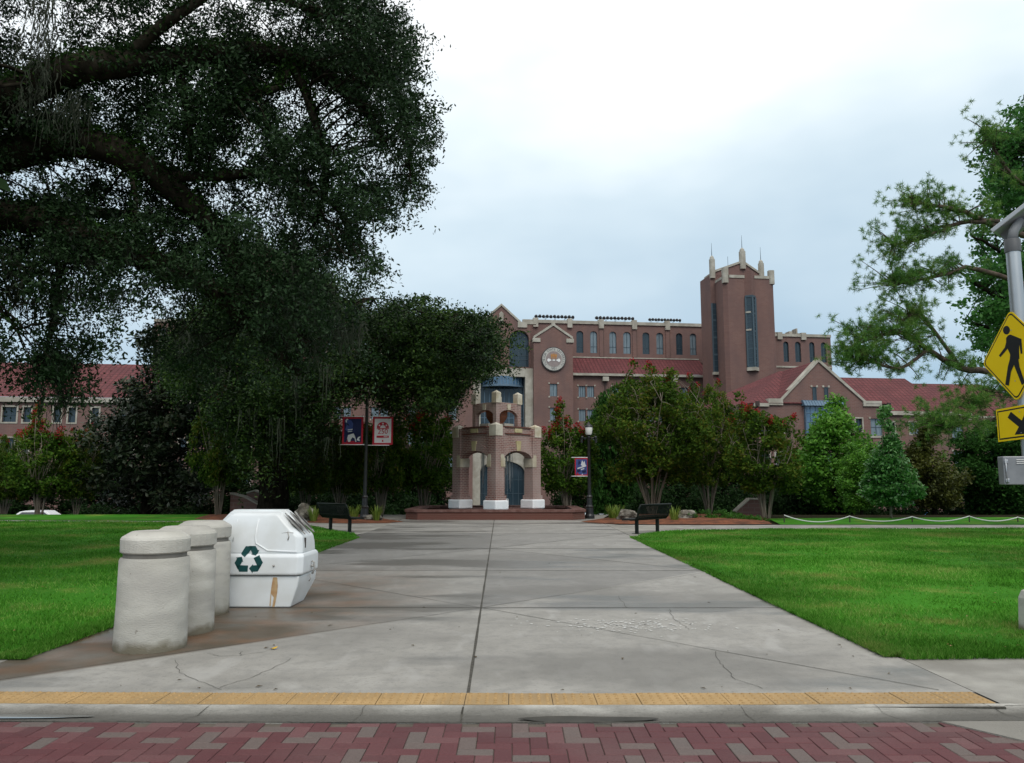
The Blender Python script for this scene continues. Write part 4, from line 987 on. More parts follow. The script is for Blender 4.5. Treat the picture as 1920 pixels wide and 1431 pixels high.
def wing_left():
    V = -30.0
    t = thing('brick_building', 'red tiled brick wing with white framed windows at the far left', 'building', BO, TH)
    w = MB(); tr = Parts('coping', M['precast'], t); rf = Roof()
    A, B = bu(-260, V), bu(520, V); ze = bz(100, 747, V); zr = bz(100, 681, V + 9)
    ops = []
    fh = bz(100, 762, V) - bz(100, 820, V)
    for p0, p1 in ((-150, -122), (-60, -30), (7, 33), (46, 60), (103, 116), (130, 144), (174, 187), (230, 256), (300, 314), (340, 354), (400, 426), (460, 474)):
        for k in range(3): ops.append((bu(p0, V), bu(p1, V), bz(100, 792, V) - fh * k, bz(100, 764, V) - fh * k))
    ops = [o for o in ops if o[2] > GB]
    panel(w, A, B, GB, ze, V, ops)
    w.add([(B, V, GB), (B, V + 18, GB), (B, V + 18, ze), (B, V, ze)], [(0, 1, 2, 3)])
    tr.box(A, B + .3, V - .4, V + .05, ze - .5, ze + .08)
    rf.face([(A, V - .4, ze + .1), (B + .4, V - .4, ze + .1), (B - 8, V + 9, zr), (A, V + 9, zr)]); rf.face([(B + .4, V - .4, ze + .1), (B + .4, V + 18, ze + .1), (B - 8, V + 9, zr)])
    w.build('wall', M['brick'], t)
    for o in ops:
        window(t, *o, V + .3, 'glass', 2 if o[1] - o[0] > 1.2 else 1, (.5,), 'alu', .05, sur='frame')
    tr.build('trim', M['precast'], t); rf.build('roof', t)
wing_left()

# ---------------------------------------------------------------- floodlight racks on the roof
def racks():
    blk = mat('floodlight_black', (.02, .022, .025), rough=.4)
    t = thing('floodlight_rack', 'row of black floodlights on the roof above the seal', 'floodlights', (0, 0, 0), TH, 'floodlight racks along the roof edge')
    mb = MB(); L_ = 6.8
    mb.tube([(-L_ / 2, 0, .75), (L_ / 2, 0, .75)], .05, 6)
    for x in (-L_ / 2 + .3, -L_ / 4, 0, L_ / 4, L_ / 2 - .3): mb.tube([(x, 0, 0), (x + .3, 0, .75)], .035, 6); mb.tube([(x, .9, 0), (x + .1, 0, .75)], .03, 6)
    mb.build('rack_frame', M['alu'], t)
    kids = []
    for k in range(11):
        x = -L_ / 2 + .15 + k * (L_ - .3) / 10; m2 = MB(); m2.lathe([(.10, -.2), (.20, -.16), (.30, .05), (.32, .2)], n=10); o = m2.build('floodlight', blk, t); o.location = (x, 0, .9 + (k % 2) * .04); o.rotation_euler = (R(-125), 0, R(10))
        kids.append(o.name)
    KIDS[t.name] = kids + [c.name for c in bpy.data.objects if c.parent == t and c.name.startswith('rack_frame')]
    spots = [(1040, 600, 'row of black floodlights on the roof just above the seal gable'), (1153, 604, 'row of black floodlights on the roof right of the seal gable'),
             (1247, 608, 'row of black floodlights on the roof nearest the brick tower'), (858, 600, 'row of black floodlights on the roof left of the central gable')]
    for i, (px, py, lab) in enumerate(spots):
        o = t if i == 0 else copy_tree(t)
        u = bu(px, v_up + .8, py); o.location = BO + UA * u + VA * (v_up + .8) + Vector((0, 0, zc + .5)); o['label'] = lab
        if px == 1247: o.scale = (.85, 1, .9)
racks()

# ================================================================== FOUNTAIN
def fountain():
    c = G(931, 975); c.y = 32.35 + 3.05; c.x = P(931, 950, c.y).x
    Yc = c.y
    ft = thing('brick_fountain', 'two tiered brick fountain of arches and pale capped pillars at the end of the walk', 'fountain', (c.x, Yc, 0), R(45))
    k = Yc / FPX * 1.0                                   # metres per pixel near the fountain
    zf = lambda py, Y=Yc - 1.6: P(931, py, Y).z
    zb = P(931, 954, Yc - 1.9).z                          # basin top
    # basin: low octagonal brick wall, kept in the rotated frame
    def octo(r, rot=R(-45)):
        q = r / 3.72; pts = [(3.65, 2.5), (3.1, 3.1), (-3.1, 3.1), (-3.65, 2.5), (-3.65, -2.5), (-3.1, -3.1), (3.1, -3.1), (3.65, -2.5)]
        return [((x * math.cos(rot) - y * math.sin(rot)) * q, (x * math.sin(rot) + y * math.cos(rot)) * q) for x, y in pts]
    ro, ri = 3.72, 3.3
    O, I = octo(ro), octo(ri); mb = MB(); vs = [(x, y, -.3) for x, y in O] + [(x, y, zb - .1) for x, y in O] + [(x, y, zb - .1) for x, y in I] + [(x, y, -.1) for x, y in I]
    fs = []
    for i in range(8):
        j = (i + 1) % 8; fs += [(i, j, 8 + j, 8 + i), (8 + i, 8 + j, 16 + j, 16 + i), (16 + i, 16 + j, 24 + j, 24 + i)]
    mb.add(vs, fs); mb.build('basin_wall', M['brick_basin'], ft)
    mb = MB(); O, I = octo(ro + .05), octo(ri - .05); vs = [(x, y, zb - .1) for x, y in O] + [(x, y, zb) for x, y in O] + [(x, y, zb) for x, y in I] + [(x, y, zb - .1) for x, y in I]; mb.add(vs, fs); mb.build('basin_coping', mat('coping_brick', (.12, .055, .045), (.18, .10, .085), 6, .8, bump=.5), ft)
    mb = MB(); mb.prism(octo(ri - .01), -.05, zb - .22, plane='xy'); mb.build('pool_water', mat('pool_water', (.05, .09, .10), rough=.06, spec=.8), ft)
    mb = MB(); mb.prism(octo(2.0), -.05, zb - .06, plane='xy'); mb.build('plinth', M['brick_basin'], ft)
    # lower storey: pillars at the corners of a square of side 2a
    a = 67 * k / math.sqrt(2) * 1.0; h = .255; zbs = zf(938); zt = zf(800); zs = zf(861); za = zf(844.5); zcap0 = zf(817); zcap1 = zf(797)
    bt = zf(955) - .03
    for sx, sy in ((-1, -1), (1, -1), (-1, 1), (1, 1)):
        x, y = sx * a, sy * a
        m2 = MB(); m2.bbox((x, y, (zb - .05 + zbs) / 2), (.78, .78, zbs - zb + .05), .05); pb = m2.build('white_plinth', M['whitebase'], ft)
        m2 = MB(); m2.box(x - h, x + h, y - h, y + h, zbs, zt - .02); m2.box(x - h - .05, x + h + .05, y - h - .05, y + h + .05, zbs, zbs + .18); m2.build('pillar', M['brick_fountain'], ft)
        m2 = MB(); c2 = .205; x, y = sx * (a + h - c2 + .025), sy * (a + h - c2 + .025); m2.box(x - c2, x + c2, y - c2, y + c2, zcap0, zcap1 - .0); m2.add([(x - c2, y - c2, zcap1), (x + c2, y - c2, zcap1), (x + c2, y + c2, zcap1), (x - c2, y + c2, zcap1), (x, y, zcap1 + .12)], [(0, 1, 4), (1, 2, 4), (2, 3, 4), (3, 0, 4)]); m2.build('pillar_cap', M['precast_near'], ft)
    # arched walls between pillars
    def arch_wall(name, L0, zs, za, z1, th, ring):
        """wall along x from -L0 to L0 at y=0 with a segmental arch"""
        mb = MB(); n = 16; r = L0; arc = [(r * math.cos(math.pi * i / n), zs + (za - zs) * math.sin(math.pi * i / n)) for i in range(n + 1)]
        for i in range(n):
            (p0, q0), (p1, q1) = arc[i], arc[i + 1]
            for y, o in ((-th, 0), (th, 1)):
                f = [(0, 3, 2, 1)] if not o else [(0, 1, 2, 3)]; mb.add([(p0, y, q0), (p1, y, q1), (p1, y, z1), (p0, y, z1)], [(3, 2, 1, 0)] if o else [(0, 1, 2, 3)])
            mb.add([(p0, -th, q0), (p1, -th, q1), (p1, th, q1), (p0, th, q0)], [(0, 1, 2, 3)])
        mb.add([(-L0, -th, z1), (L0, -th, z1), (L0, th, z1), (-L0, th, z1)], [(0, 1, 2, 3)])
        return mb
    for q in range(4):
        rot = Matrix.Rotation(R(90 * q), 4, 'Z')
        mb = arch_wall('w', a - h + .001, zs, za, zt - .03, .2, True)
        tr = lambda v: tuple(rot @ (Vector(v) + Vector((0, -a, 0))))
        mb.v = [tr(v) for v in mb.v]; mb.build('arch_wall', M['brick_fountain'], ft)
        # soldier course band, proud of the wall
        mb = MB(); n = 16; r0 = a - h - .02
        for i in range(n):
            t0, t1 = math.pi * i / n, math.pi * (i + 1) / n
            pts = []
            for t in (t0, t1):
                for rr, dz in ((r0, 0), (r0 + .0, 0)): pass
            A0 = (r0 * math.cos(t0), zs + (za - zs) * math.sin(t0)); A1 = (r0 * math.cos(t1), zs + (za - zs) * math.sin(t1))
            B0 = ((r0 + .02) * math.cos(t0) * 1.0, zs + (za - zs) * math.sin(t0) + .30); B1 = ((r0 + .02) * math.cos(t1), zs + (za - zs) * math.sin(t1) + .30)
            mb.add([(A0[0], -.23, A0[1]), (A1[0], -.23, A1[1]), (B1[0], -.23, B1[1]), (B0[0], -.23, B0[1]), (A0[0], -.19, A0[1]), (A1[0], -.19, A1[1]), (B1[0], -.19, B1[1]), (B0[0], -.19, B0[1])], [(0, 1, 2, 3), (0, 4, 5, 1), (3, 2, 6, 7)])
        mb.v = [tr(v) for v in mb.v]; mb.build('arch_ring', M['brick_fountain'], ft)
        # impost stones, keystone, parapet
        for sx in (-1, 1):
            m2 = MB(); x0 = a - h - .03; x1 = a - h + .22; q_ = sorted((sx * x0, sx * x1)); m2.box(q_[0], q_[1], -.275, .275, zs - .32, zs + .06)
            q_ = sorted((sx * (x0 + .06), sx * x1)); m2.box(q_[0], q_[1], -.27, .27, zs + .06, zs + .2); m2.v = [tr(v) for v in m2.v]; m2.build('impost_stone', M['precast_near'], ft)
        m2 = MB(); m2.prism([(-.10, za - .0), (.10, za), (.15, za + .42), (-.15, za + .42)], -.26, .22); m2.v = [tr(v) for v in m2.v]; m2.build('keystone', mat('keystone', (.42, .36, .19), (.52, .46, .28), 3, .85) if q == 0 else bpy.data.materials['keystone'], ft)
        m2 = MB(); m2.box(-a + .33, a - .33, -.17, .17, zt - .03, zt + .0); m2.box(-a + .33, a - .33, -.25, .25, zt - .30, zt - .25); m2.box(-a + .33, a - .33, -.25, .25, zt - .02, zt + .04); m2.v = [tr(v) for v in m2.v]; m2.build('parapet_band', M['brick_basin'], ft)
        m2 = MB(); m2.box(-.22, .22, -.25, -.2, zt - .22, zt - .05); m2.v = [tr(v) for v in m2.v]; m2.build('parapet_panel', bpy.data.materials['keystone'], ft)
    m2 = MB(); m2.box(-a, a, -a, a, zt - .35, zt - .12); m2.build('terrace', M['brick_basin'], ft)
    # upper storey
    a2 = 37.5 * k / math.sqrt(2) * 1.05; h2 = .105; z0 = zt - .1; z1 = P(931, 757, Yc).z; zt2 = P(931, 736, Yc - .5).z
    for sx, sy in ((-1, -1), (1, -1), (-1, 1), (1, 1)):
        x, y = sx * a2, sy * a2; lift = .0
        m2 = MB(); m2.box(x - h2, x + h2, y - h2, y + h2, z0, z1 - .05); m2.build('upper_pillar', M['brick_fountain'], ft)
        m2 = MB(); c2 = .145; m2.box(x - c2, x + c2, y - c2, y + c2, z1 - .05, zt2 - .05); m2.add([(x - c2, y - c2, zt2 - .05), (x + c2, y - c2, zt2 - .05), (x + c2, y + c2, zt2 - .05), (x - c2, y + c2, zt2 - .05), (x, y, zt2 + .06)], [(0, 1, 4), (1, 2, 4), (2, 3, 4), (3, 0, 4)]); m2.build('upper_cap', M['precast_near'], ft)
    for q in range(4):
        rot = Matrix.Rotation(R(90 * q), 4, 'Z'); tr = lambda v: tuple(rot @ (Vector(v) + Vector((0, -a2, 0))))
        zc0 = P(931, 771, Yc).z; mb = arch_wall('w', a2 - h2 + .001, zc0 - .30, zc0, z1 - .02, .09, True); mb.v = [tr(v) for v in mb.v]; mb.build('upper_arch', M['brick_fountain'], ft)
        m2 = MB(); m2.prism([(-.08, zc0), (.08, zc0), (.11, zc0 + .26), (-.11, zc0 + .26)], -.13, .1); m2.v = [tr(v) for v in m2.v]; m2.build('upper_keystone', M['precast_near'], ft)
        # spout shelf with a row of drip lips
        m2 = MB(); m2.box(-.28, .28, -.12, .1, z0 + .0, z0 + .3)
        m2.v = [tr(v) for v in m2.v]; m2.build('spout_block', M['precast'], ft)
    # inner hopper between the upper arches and its stem
    mb = MB(); mb.lathe([(.30, z0), (.34, z0 + .38), (.50, z0 + .62), (.52, z1 - .3), (.46, z1 - .05)], n=8, sm=False); mb.build('hopper', M['brick_orange'], ft)
    # falling water inside the arches: thin wet streaks
    wm = mat('falling_water', (.35, .42, .45), (.6, .66, .68), 9, .15, spec=.8, stretch=(6, 6, .5))
    mb = MB(); r2 = random.Random(5)
    for i in range(70):
        an = r2.uniform(0, 6.283); rr = .62 + r2.uniform(-.05, .08); x, y = rr * math.cos(an), rr * math.sin(an); zz = zt - .35; pts = []
        L_ = r2.uniform(.5, 2.4); w = r2.uniform(.004, .012)
        z = zz - r2.uniform(0, .6)
        mb.tube([(x, y, z), (x * 1.02, y * 1.02, max(z - L_, zb - .2))], w, 4)
    mb.build('water_streams', wm, ft)
    return ft
fountain()

# ================================================================== STREET THINGS
def bollard_mat(k=0):
    m = mat('cast_concrete', (.42, .405, .355), (.56, .545, .49), 2.2, .85, bump=.35, bscale=45, c3=(.38, .365, .33), s3=1.3 + .3 * k, stretch=(1 + .23 * k, 1 - .1 * k, 2.2 + .4 * k))
    nt = m.node_tree; N = nt.nodes; L = nt.links; b = N['Principled BSDF']; src = b.inputs['Base Color'].links[0].from_socket
    tc = N.new('ShaderNodeTexCoord'); sp = N.new('ShaderNodeSeparateXYZ'); L.new(tc.outputs['Object'], sp.inputs[0])
    n = N.new('ShaderNodeTexNoise'); n.inputs['Scale'].default_value = 6; n.inputs['Detail'].default_value = 6; L.new(tc.outputs['Object'], n.inputs['Vector'])
    a = N.new('ShaderNodeMath'); a.operation = 'MULTIPLY_ADD'; a.inputs[1].default_value = -.16; L.new(n.outputs['Fac'], a.inputs[0]); L.new(sp.outputs[2], a.inputs[2])
    mr = N.new('ShaderNodeMapRange'); mr.inputs[1].default_value = -.05; mr.inputs[2].default_value = .02; mr.inputs[3].default_value = .8; mr.inputs[4].default_value = 0; L.new(a.outputs[0], mr.inputs[0])
    mx = N.new('ShaderNodeMixRGB'); L.new(mr.outputs[0], mx.inputs[0]); L.new(src, mx.inputs[1]); mx.inputs[2].default_value = (.12, .10, .055, 1)
    # chips and pits
    v = N.new('ShaderNodeTexNoise'); v.inputs['Scale'].default_value = 14; v.inputs['Detail'].default_value = 3; L.new(tc.outputs['Object'], v.inputs['Vector'])
    r2 = N.new('ShaderNodeMapRange'); r2.inputs[1].default_value = .70; r2.inputs[2].default_value = .75; r2.inputs[4].default_value = .6; L.new(v.outputs['Fac'], r2.inputs[0])
    m2 = N.new('ShaderNodeMixRGB'); L.new(r2.outputs[0], m2.inputs[0]); L.new(mx.outputs[0], m2.inputs[1]); m2.inputs[2].default_value = (.17, .15, .12, 1)
    L.new(m2.outputs[0], b.inputs['Base Color']); return m
M['cast'] = bollard_mat()
def bollards():
    labs = ['nearest round concrete bin at the left edge of the walk', 'middle round concrete bin between the nearest one and the third', 'farthest round concrete bin touching the white recycling container']
    for i, (px, py) in enumerate(((281, 1226), (339, 1193.5), (375.5, 1156.5))):
        g = G(px, py); d = Vector((g.x, g.y, 0)).normalized(); r = .304; p = g + d * r
        t = thing('concrete_bin', labs[i], 'bin', p, random.uniform(0, 6), 'round concrete bins beside the recycling container')
        m2 = MB(); m2.lathe([(r + .006, 0), (r + .010, .03), (r + .002, .4), (r, .79), (r - .012, .815)], n=40); cm_ = bollard_mat(i + 1); m2.build('body', cm_, t)
        m2 = MB(); m2.lathe([(r - .03, .80), (r - .03, .865)], n=40); m2.build('neck', mat('dark_groove', (.14, .13, .115), (.2, .19, .17), 5, .9) if i == 0 else bpy.data.materials['dark_groove'], t)
        m2 = MB(); m2.lathe([(r - .02, .855), (r - .003, .868), (r, .98), (r - .012, 1.0), (r - .085, 1.045), (r - .1, 1.05)], n=28, sm=False); m2.build('lid', cm_, t)
bollards()

def recycling():
    org = Vector((-3.17, 9.86, 0)); t = thing('recycling_container', 'white fibreglass recycling container with green arrows beside the concrete bins', 'recycling bin', org, R(-1))
    wm = mat('white_fibreglass', (.76, .79, .80), (.70, .73, .74), 1.6, .32, spec=.5, c3=(.66, .68, .67), s3=2.5)
    def hull(secs):
        """secs: list of (y, profile) with equal profile lengths, lofted"""
        mb = MB(); n = len(secs[0][1]); vs = [(x, y, z) for y, pr in secs for x, z in pr]; fs = []
        for i in range(len(secs) - 1):
            for j in range(n): fs.append((i * n + j, i * n + (j + 1) % n, (i + 1) * n + (j + 1) % n, (i + 1) * n + j))
        fs += [tuple(range(n))[::-1], tuple(range((len(secs) - 1) * n, len(secs) * n))]; mb.add(vs, fs); return mb
    def bevel(o, w=.012, seg=2):
        b = o.modifiers.new('b', 'BEVEL'); b.width = w; b.segments = seg; b.limit_method = 'ANGLE'; b.angle_limit = R(20)
        o.data.polygons.foreach_set('use_smooth', [True] * len(o.data.polygons)); n = o.modifiers.new('n', 'WEIGHTED_NORMAL'); n.keep_sharp = False
    L_ = .72
    # tub: flares from the floor to the rim
    def pr(wb, wt, z0=0, z1=.36): return [(-wb, z0), (wb, z0), (wt, z1), (-wt, z1)]
    zt = .375
    vs = [(-.52, .0, 0), (.545, .0, 0), (.545, L_ - .15, 0), (-.52, L_ - .15, 0), (-.74, -.05, .30), (.76, -.05, .30), (.76, L_ + .03, .30), (-.74, L_ + .03, .30), (-.74, -.05, zt), (.76, -.05, zt), (.76, L_ + .03, zt), (-.74, L_ + .03, zt)]
    vs = [(-.50, 0, 0), (.50, 0, 0), (.50, L_ - .15, 0), (-.50, L_ - .15, 0), (-.585, -.01, .26), (.585, -.01, .26), (.61, L_, .26), (-.61, L_, .26), (-.60, -.015, zt), (.60, -.015, zt), (.62, L_, zt), (-.62, L_, zt)]
    mb = MB(); mb.add(vs, [(3, 2, 1, 0), (0, 1, 5, 4), (1, 2, 6, 5), (2, 3, 7, 6), (3, 0, 4, 7), (4, 5, 9, 8), (5, 6, 10, 9), (6, 7, 11, 10), (7, 4, 8, 11), (8, 9, 10, 11)])
    o = mb.build('tub', wm, t); bevel(o, .02)
    # lip band
    def ring8(w, z, y0, y1, c=.07): return [(-w + c, y0, z), (w - c, y0, z), (w, y0 + c, z), (w, y1 - c, z), (w - c, y1, z), (-w + c, y1, z), (-w, y1 - c, z), (-w, y0 + c, z)]
    def loft8(rings):
        mb = MB(); vs = [p for r in rings for p in r]; n = 8; fs = []
        for i in range(len(rings) - 1):
            for j in range(n): fs.append((i * n + j, i * n + (j + 1) % n, (i + 1) * n + (j + 1) % n, (i + 1) * n + j))
        fs += [tuple(range(n))[::-1], tuple(range((len(rings) - 1) * n, len(rings) * n))]; mb.add(vs, fs); return mb
    o = loft8([ring8(.63, .385, -.045, L_ + .03, .06), ring8(.64, .41, -.055, L_ + .04, .06), ring8(.645, .60, -.05, L_ + .03, .06), ring8(.63, .63, -.03, L_ + .0, .06), ring8(.62, .64, -.005, L_ - .02, .07)]).build('lid_rim', wm, t); bevel(o, .012)
    # dome
    o = loft8([ring8(.62, .635, .0, L_ - .03, .06), ring8(.615, .74, .01, L_ - .05, .06), ring8(.60, .84, .02, L_ - .07, .06), ring8(.45, .99, .04, L_ - .1, .06), ring8(.335, 1.105, .07, L_ - .13, .05), ring8(.28, 1.13, .11, L_ - .18, .05)]).build('dome', wm, t); bevel(o, .03, 3)
    # raised ribs running over the crown
    def rib(y0, y1, gr):
        pr_ = [(-.61, .66), (-.60, .84), (-.45, .99), (-.33, 1.115), (.30, 1.115), (.42, 1.0), (.50, .90), (.50, .66)]
        mb = MB(); A = [(x * (1 + gr * .6), z + gr) for x, z in pr_]; B = [(x * .96, z - .05) for x, z in pr_]
        poly = A + B[::-1]; mb.prism(poly, y0, y1); return mb
    o = rib(.18, .56, .022).build('crown_rib', wm, t); bevel(o, .012); o = rib(.28, .46, .042).build('crown_rib', wm, t); bevel(o, .012)
    # bead framing the end panel
    mb = MB(); mb.tube([(.06, .06, 1.05), (.035, .022, .84), (.05, .014, .76), (.20, .004, .675), (.56, .0, .66)], .012, 8); mb.tube([(-.20, .06, 1.04), (-.235, .02, .78)], .010, 8); mb.build('moulded_bead', wm, t)
    # slope normal for the openings on the right-hand side
    A_, B_ = Vector((.60, 0, .84)), Vector((.45, 0, .99)); C_ = Vector((.335, 0, 1.105))
    dk = mat('slot_hole_shade', (.035, .032, .03), (.07, .06, .055), 12, .7); gm = mat('slot_plate', (.28, .27, .25), (.4, .39, .37), 8, .5, metal=.3)  # flat dark faces stand in for the shade inside the openings
    up = (C_ - A_).normalized(); nrm = Vector((up.z, 0, -up.x)) * 1.0
    if nrm.x < 0: nrm = -nrm
    cc = (A_ + C_) / 2 + nrm * .055
    for k, y in enumerate((.14, .34, .54)):
        off = .005 if k == 0 else .012
        mb = MB(); H_ = .185; Wd = .085
        pts = [up * H_ + Vector((0, y, 0)), Vector((0, y - Wd, 0)), -up * H_ + Vector((0, y, 0)), Vector((0, y + Wd, 0))]
        c0 = cc + nrm * (off - .04)
        mb.add([c0 + p for p in pts] + [c0 + p + nrm * .012 for p in pts], [(4, 5, 6, 7), (0, 1, 5, 4), (1, 2, 6, 5), (2, 3, 7, 6), (3, 0, 4, 7)]); pl = mb.build('slot_plate', gm, t)
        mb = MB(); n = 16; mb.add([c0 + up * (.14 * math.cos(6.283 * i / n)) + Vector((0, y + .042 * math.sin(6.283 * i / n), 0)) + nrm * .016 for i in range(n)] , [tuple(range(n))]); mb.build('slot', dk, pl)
    # logo: three folded arrows
    mb = MB(); gm2 = mat('recycle_green', (.005, .055, .055), rough=.5)
    arms = [[(-83, -38), (-3, -41), (-5, -82), (-62, -82)], [(4, -60), (30, -32), (30, -40), (88, -38), (64, -80), (30, -82), (30, -92)]]
    for q in range(3):
        r_ = R(120 * q)
        for poly in arms:
            ctr = (0, -12)
            pts = [((x) * math.cos(r_) - (y + 6) * math.sin(r_), (x) * math.sin(r_) + (y + 6) * math.cos(r_)) for x, y in poly]
            pts = [(-.005 + x * .00178, .565 + y * .00178) for x, y in pts]
            mb.add([(x, -.0605 if z < .61 else -.02, z) for x, z in pts], [tuple(range(len(pts)))])
    # the logo sits partly on the lip band and partly on the sloping end; place every vertex on the shell
    def shell(z): return float(np.interp(z, [.41, .60, .63, .64, .74, .84], [-.055, -.05, -.03, -.005, .008, .018])) - .004
    bm = bmesh.new(); vv = [bm.verts.new(v) for v in mb.v]
    for f in mb.f: bm.faces.new([vv[i] for i in f])
    for z in (.60, .63, .64, .5, .55, .68, .45): bmesh.ops.bisect_plane(bm, geom=bm.verts[:] + bm.edges[:] + bm.faces[:], plane_co=(0, 0, z), plane_no=(0, 0, 1))
    for v in bm.verts: v.co.y = shell(v.co.z)
    me = bpy.data.meshes.new('recycling_arrows'); bm.to_mesh(me); bm.free(); me.materials.append(gm2); o = bpy.data.objects.new('recycling_arrows', me); C.objects.link(o); o.parent = t
    # rust run, bolt, latch hardware
    mb = MB(); mb.add([(.285, -.018, .36), (.335, -.018, .36), (.345, -.016, .26), (.34, -.010, .18), (.325, -.007, .08), (.31, -.005, .005), (.285, -.006, .01), (.30, -.008, .12), (.27, -.009, .16), (.265, -.006, .02), (.25, -.006, .02), (.262, -.011, .2), (.27, -.014, .26)], [tuple(range(13))]); mb.build('rust_run', mat('rust_stain', (.50, .36, .20), (.42, .25, .12), 20, .7), t)
    mb = MB(); mb.lathe([(.014, 0), (.012, .01), (.002, .014)], n=12); mb.v = [(.30 + v[0], -.058 - v[2], .5 + v[1]) for v in mb.v]; mb.build('bolt', gm, t)
    mb = MB(); mb.tube([(.65, .35, .52), (.68, .36, .50), (.685, .36, .42), (.66, .355, .36)], .012, 6); mb.tube([(.66, .33, .46), (.66, .42, .46)], .016, 8); mb.tube([(.63, .36, .36), (.64, .36, .30), (.62, .36, .27)], .008, 6); mb.build('latch', gm, t)
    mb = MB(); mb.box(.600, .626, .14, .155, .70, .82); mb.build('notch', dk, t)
    # scuffed hinge peg below the first slot
    mb = MB(); mb.tube([(.43, .03, .90), (.45, .018, .84), (.44, .012, .80)], .008, 6); mb.tube([(.35, .03, .88), (.43, .028, .89), (.50, .028, .885)], .005, 5); mb.build('slot_hook', gm, t)
recycling()

def benches():
    bk = mat('bench_black', (.006, .009, .008), (.011, .015, .013), 8, .5, spec=.2)
    def build(label, p, rz):
        t = thing('park_bench', label, 'bench', p, rz, 'black slatted benches facing the fountain')
        L_ = 1.65
        # faces +y; back towards -y
        for x in (-.55, .55):
            m2 = MB(); m2.box(x - .04, x + .04, -.05, .03, 0, .40); m2.box(x - .1, x + .1, -.12, .1, 0, .012); m2.build('leg', bk, t)
        m2 = MB()
        for x in np.linspace(-L_ / 2, L_ / 2, 27):
            m2.tube([(x, .30, .41), (x, .22, .44), (x, .0, .43), (x, -.16, .43)], .013, 5)
        m2.tube([(-L_ / 2, .31, .40), (L_ / 2, .31, .40)], .02, 8); m2.tube([(-L_ / 2, -.14, .42), (L_ / 2, -.14, .42)], .022, 8); m2.box(-L_ / 2, L_ / 2, -.05, .05, .385, .41); m2.build('seat', bk, t)
        m2 = MB()
        for x in np.linspace(-L_ / 2, L_ / 2, 27):
            m2.tube([(x, -.16, .43), (x, -.22, .50), (x, -.25, .65), (x, -.30, .80), (x, -.34, .84)], .014, 5)
        m2.tube([(-L_ / 2, -.34, .845), (L_ / 2, -.34, .845)], .024, 8); m2.tube([(-L_ / 2, -.215, .52), (L_ / 2, -.215, .52)], .018, 8); m2.build('backrest', bk, t)
        for s_ in (-1, 1):
            x = s_ * L_ / 2; m2 = MB(); m2.tube([(x, .31, .40), (x, .1, .42), (x, -.14, .43), (x, -.22, .50), (x, -.26, .68), (x, -.34, .845)], .022, 8); m2.build('end_frame', bk, t)
        return t
    a, b = G(620, 995), G(656, 998); m = (a + b) / 2; build('black metal bench seen from behind left of the walk', (m.x, m.y, 0), math.atan2((a - b).y, (a - b).x) + math.pi)
    a, b = G(1195, 1001), G(1231, 998); m = (a + b) / 2; build('black metal bench seen from behind right of the walk', (m.x, m.y, 0), math.atan2((b - a).y, (b - a).x))
benches()

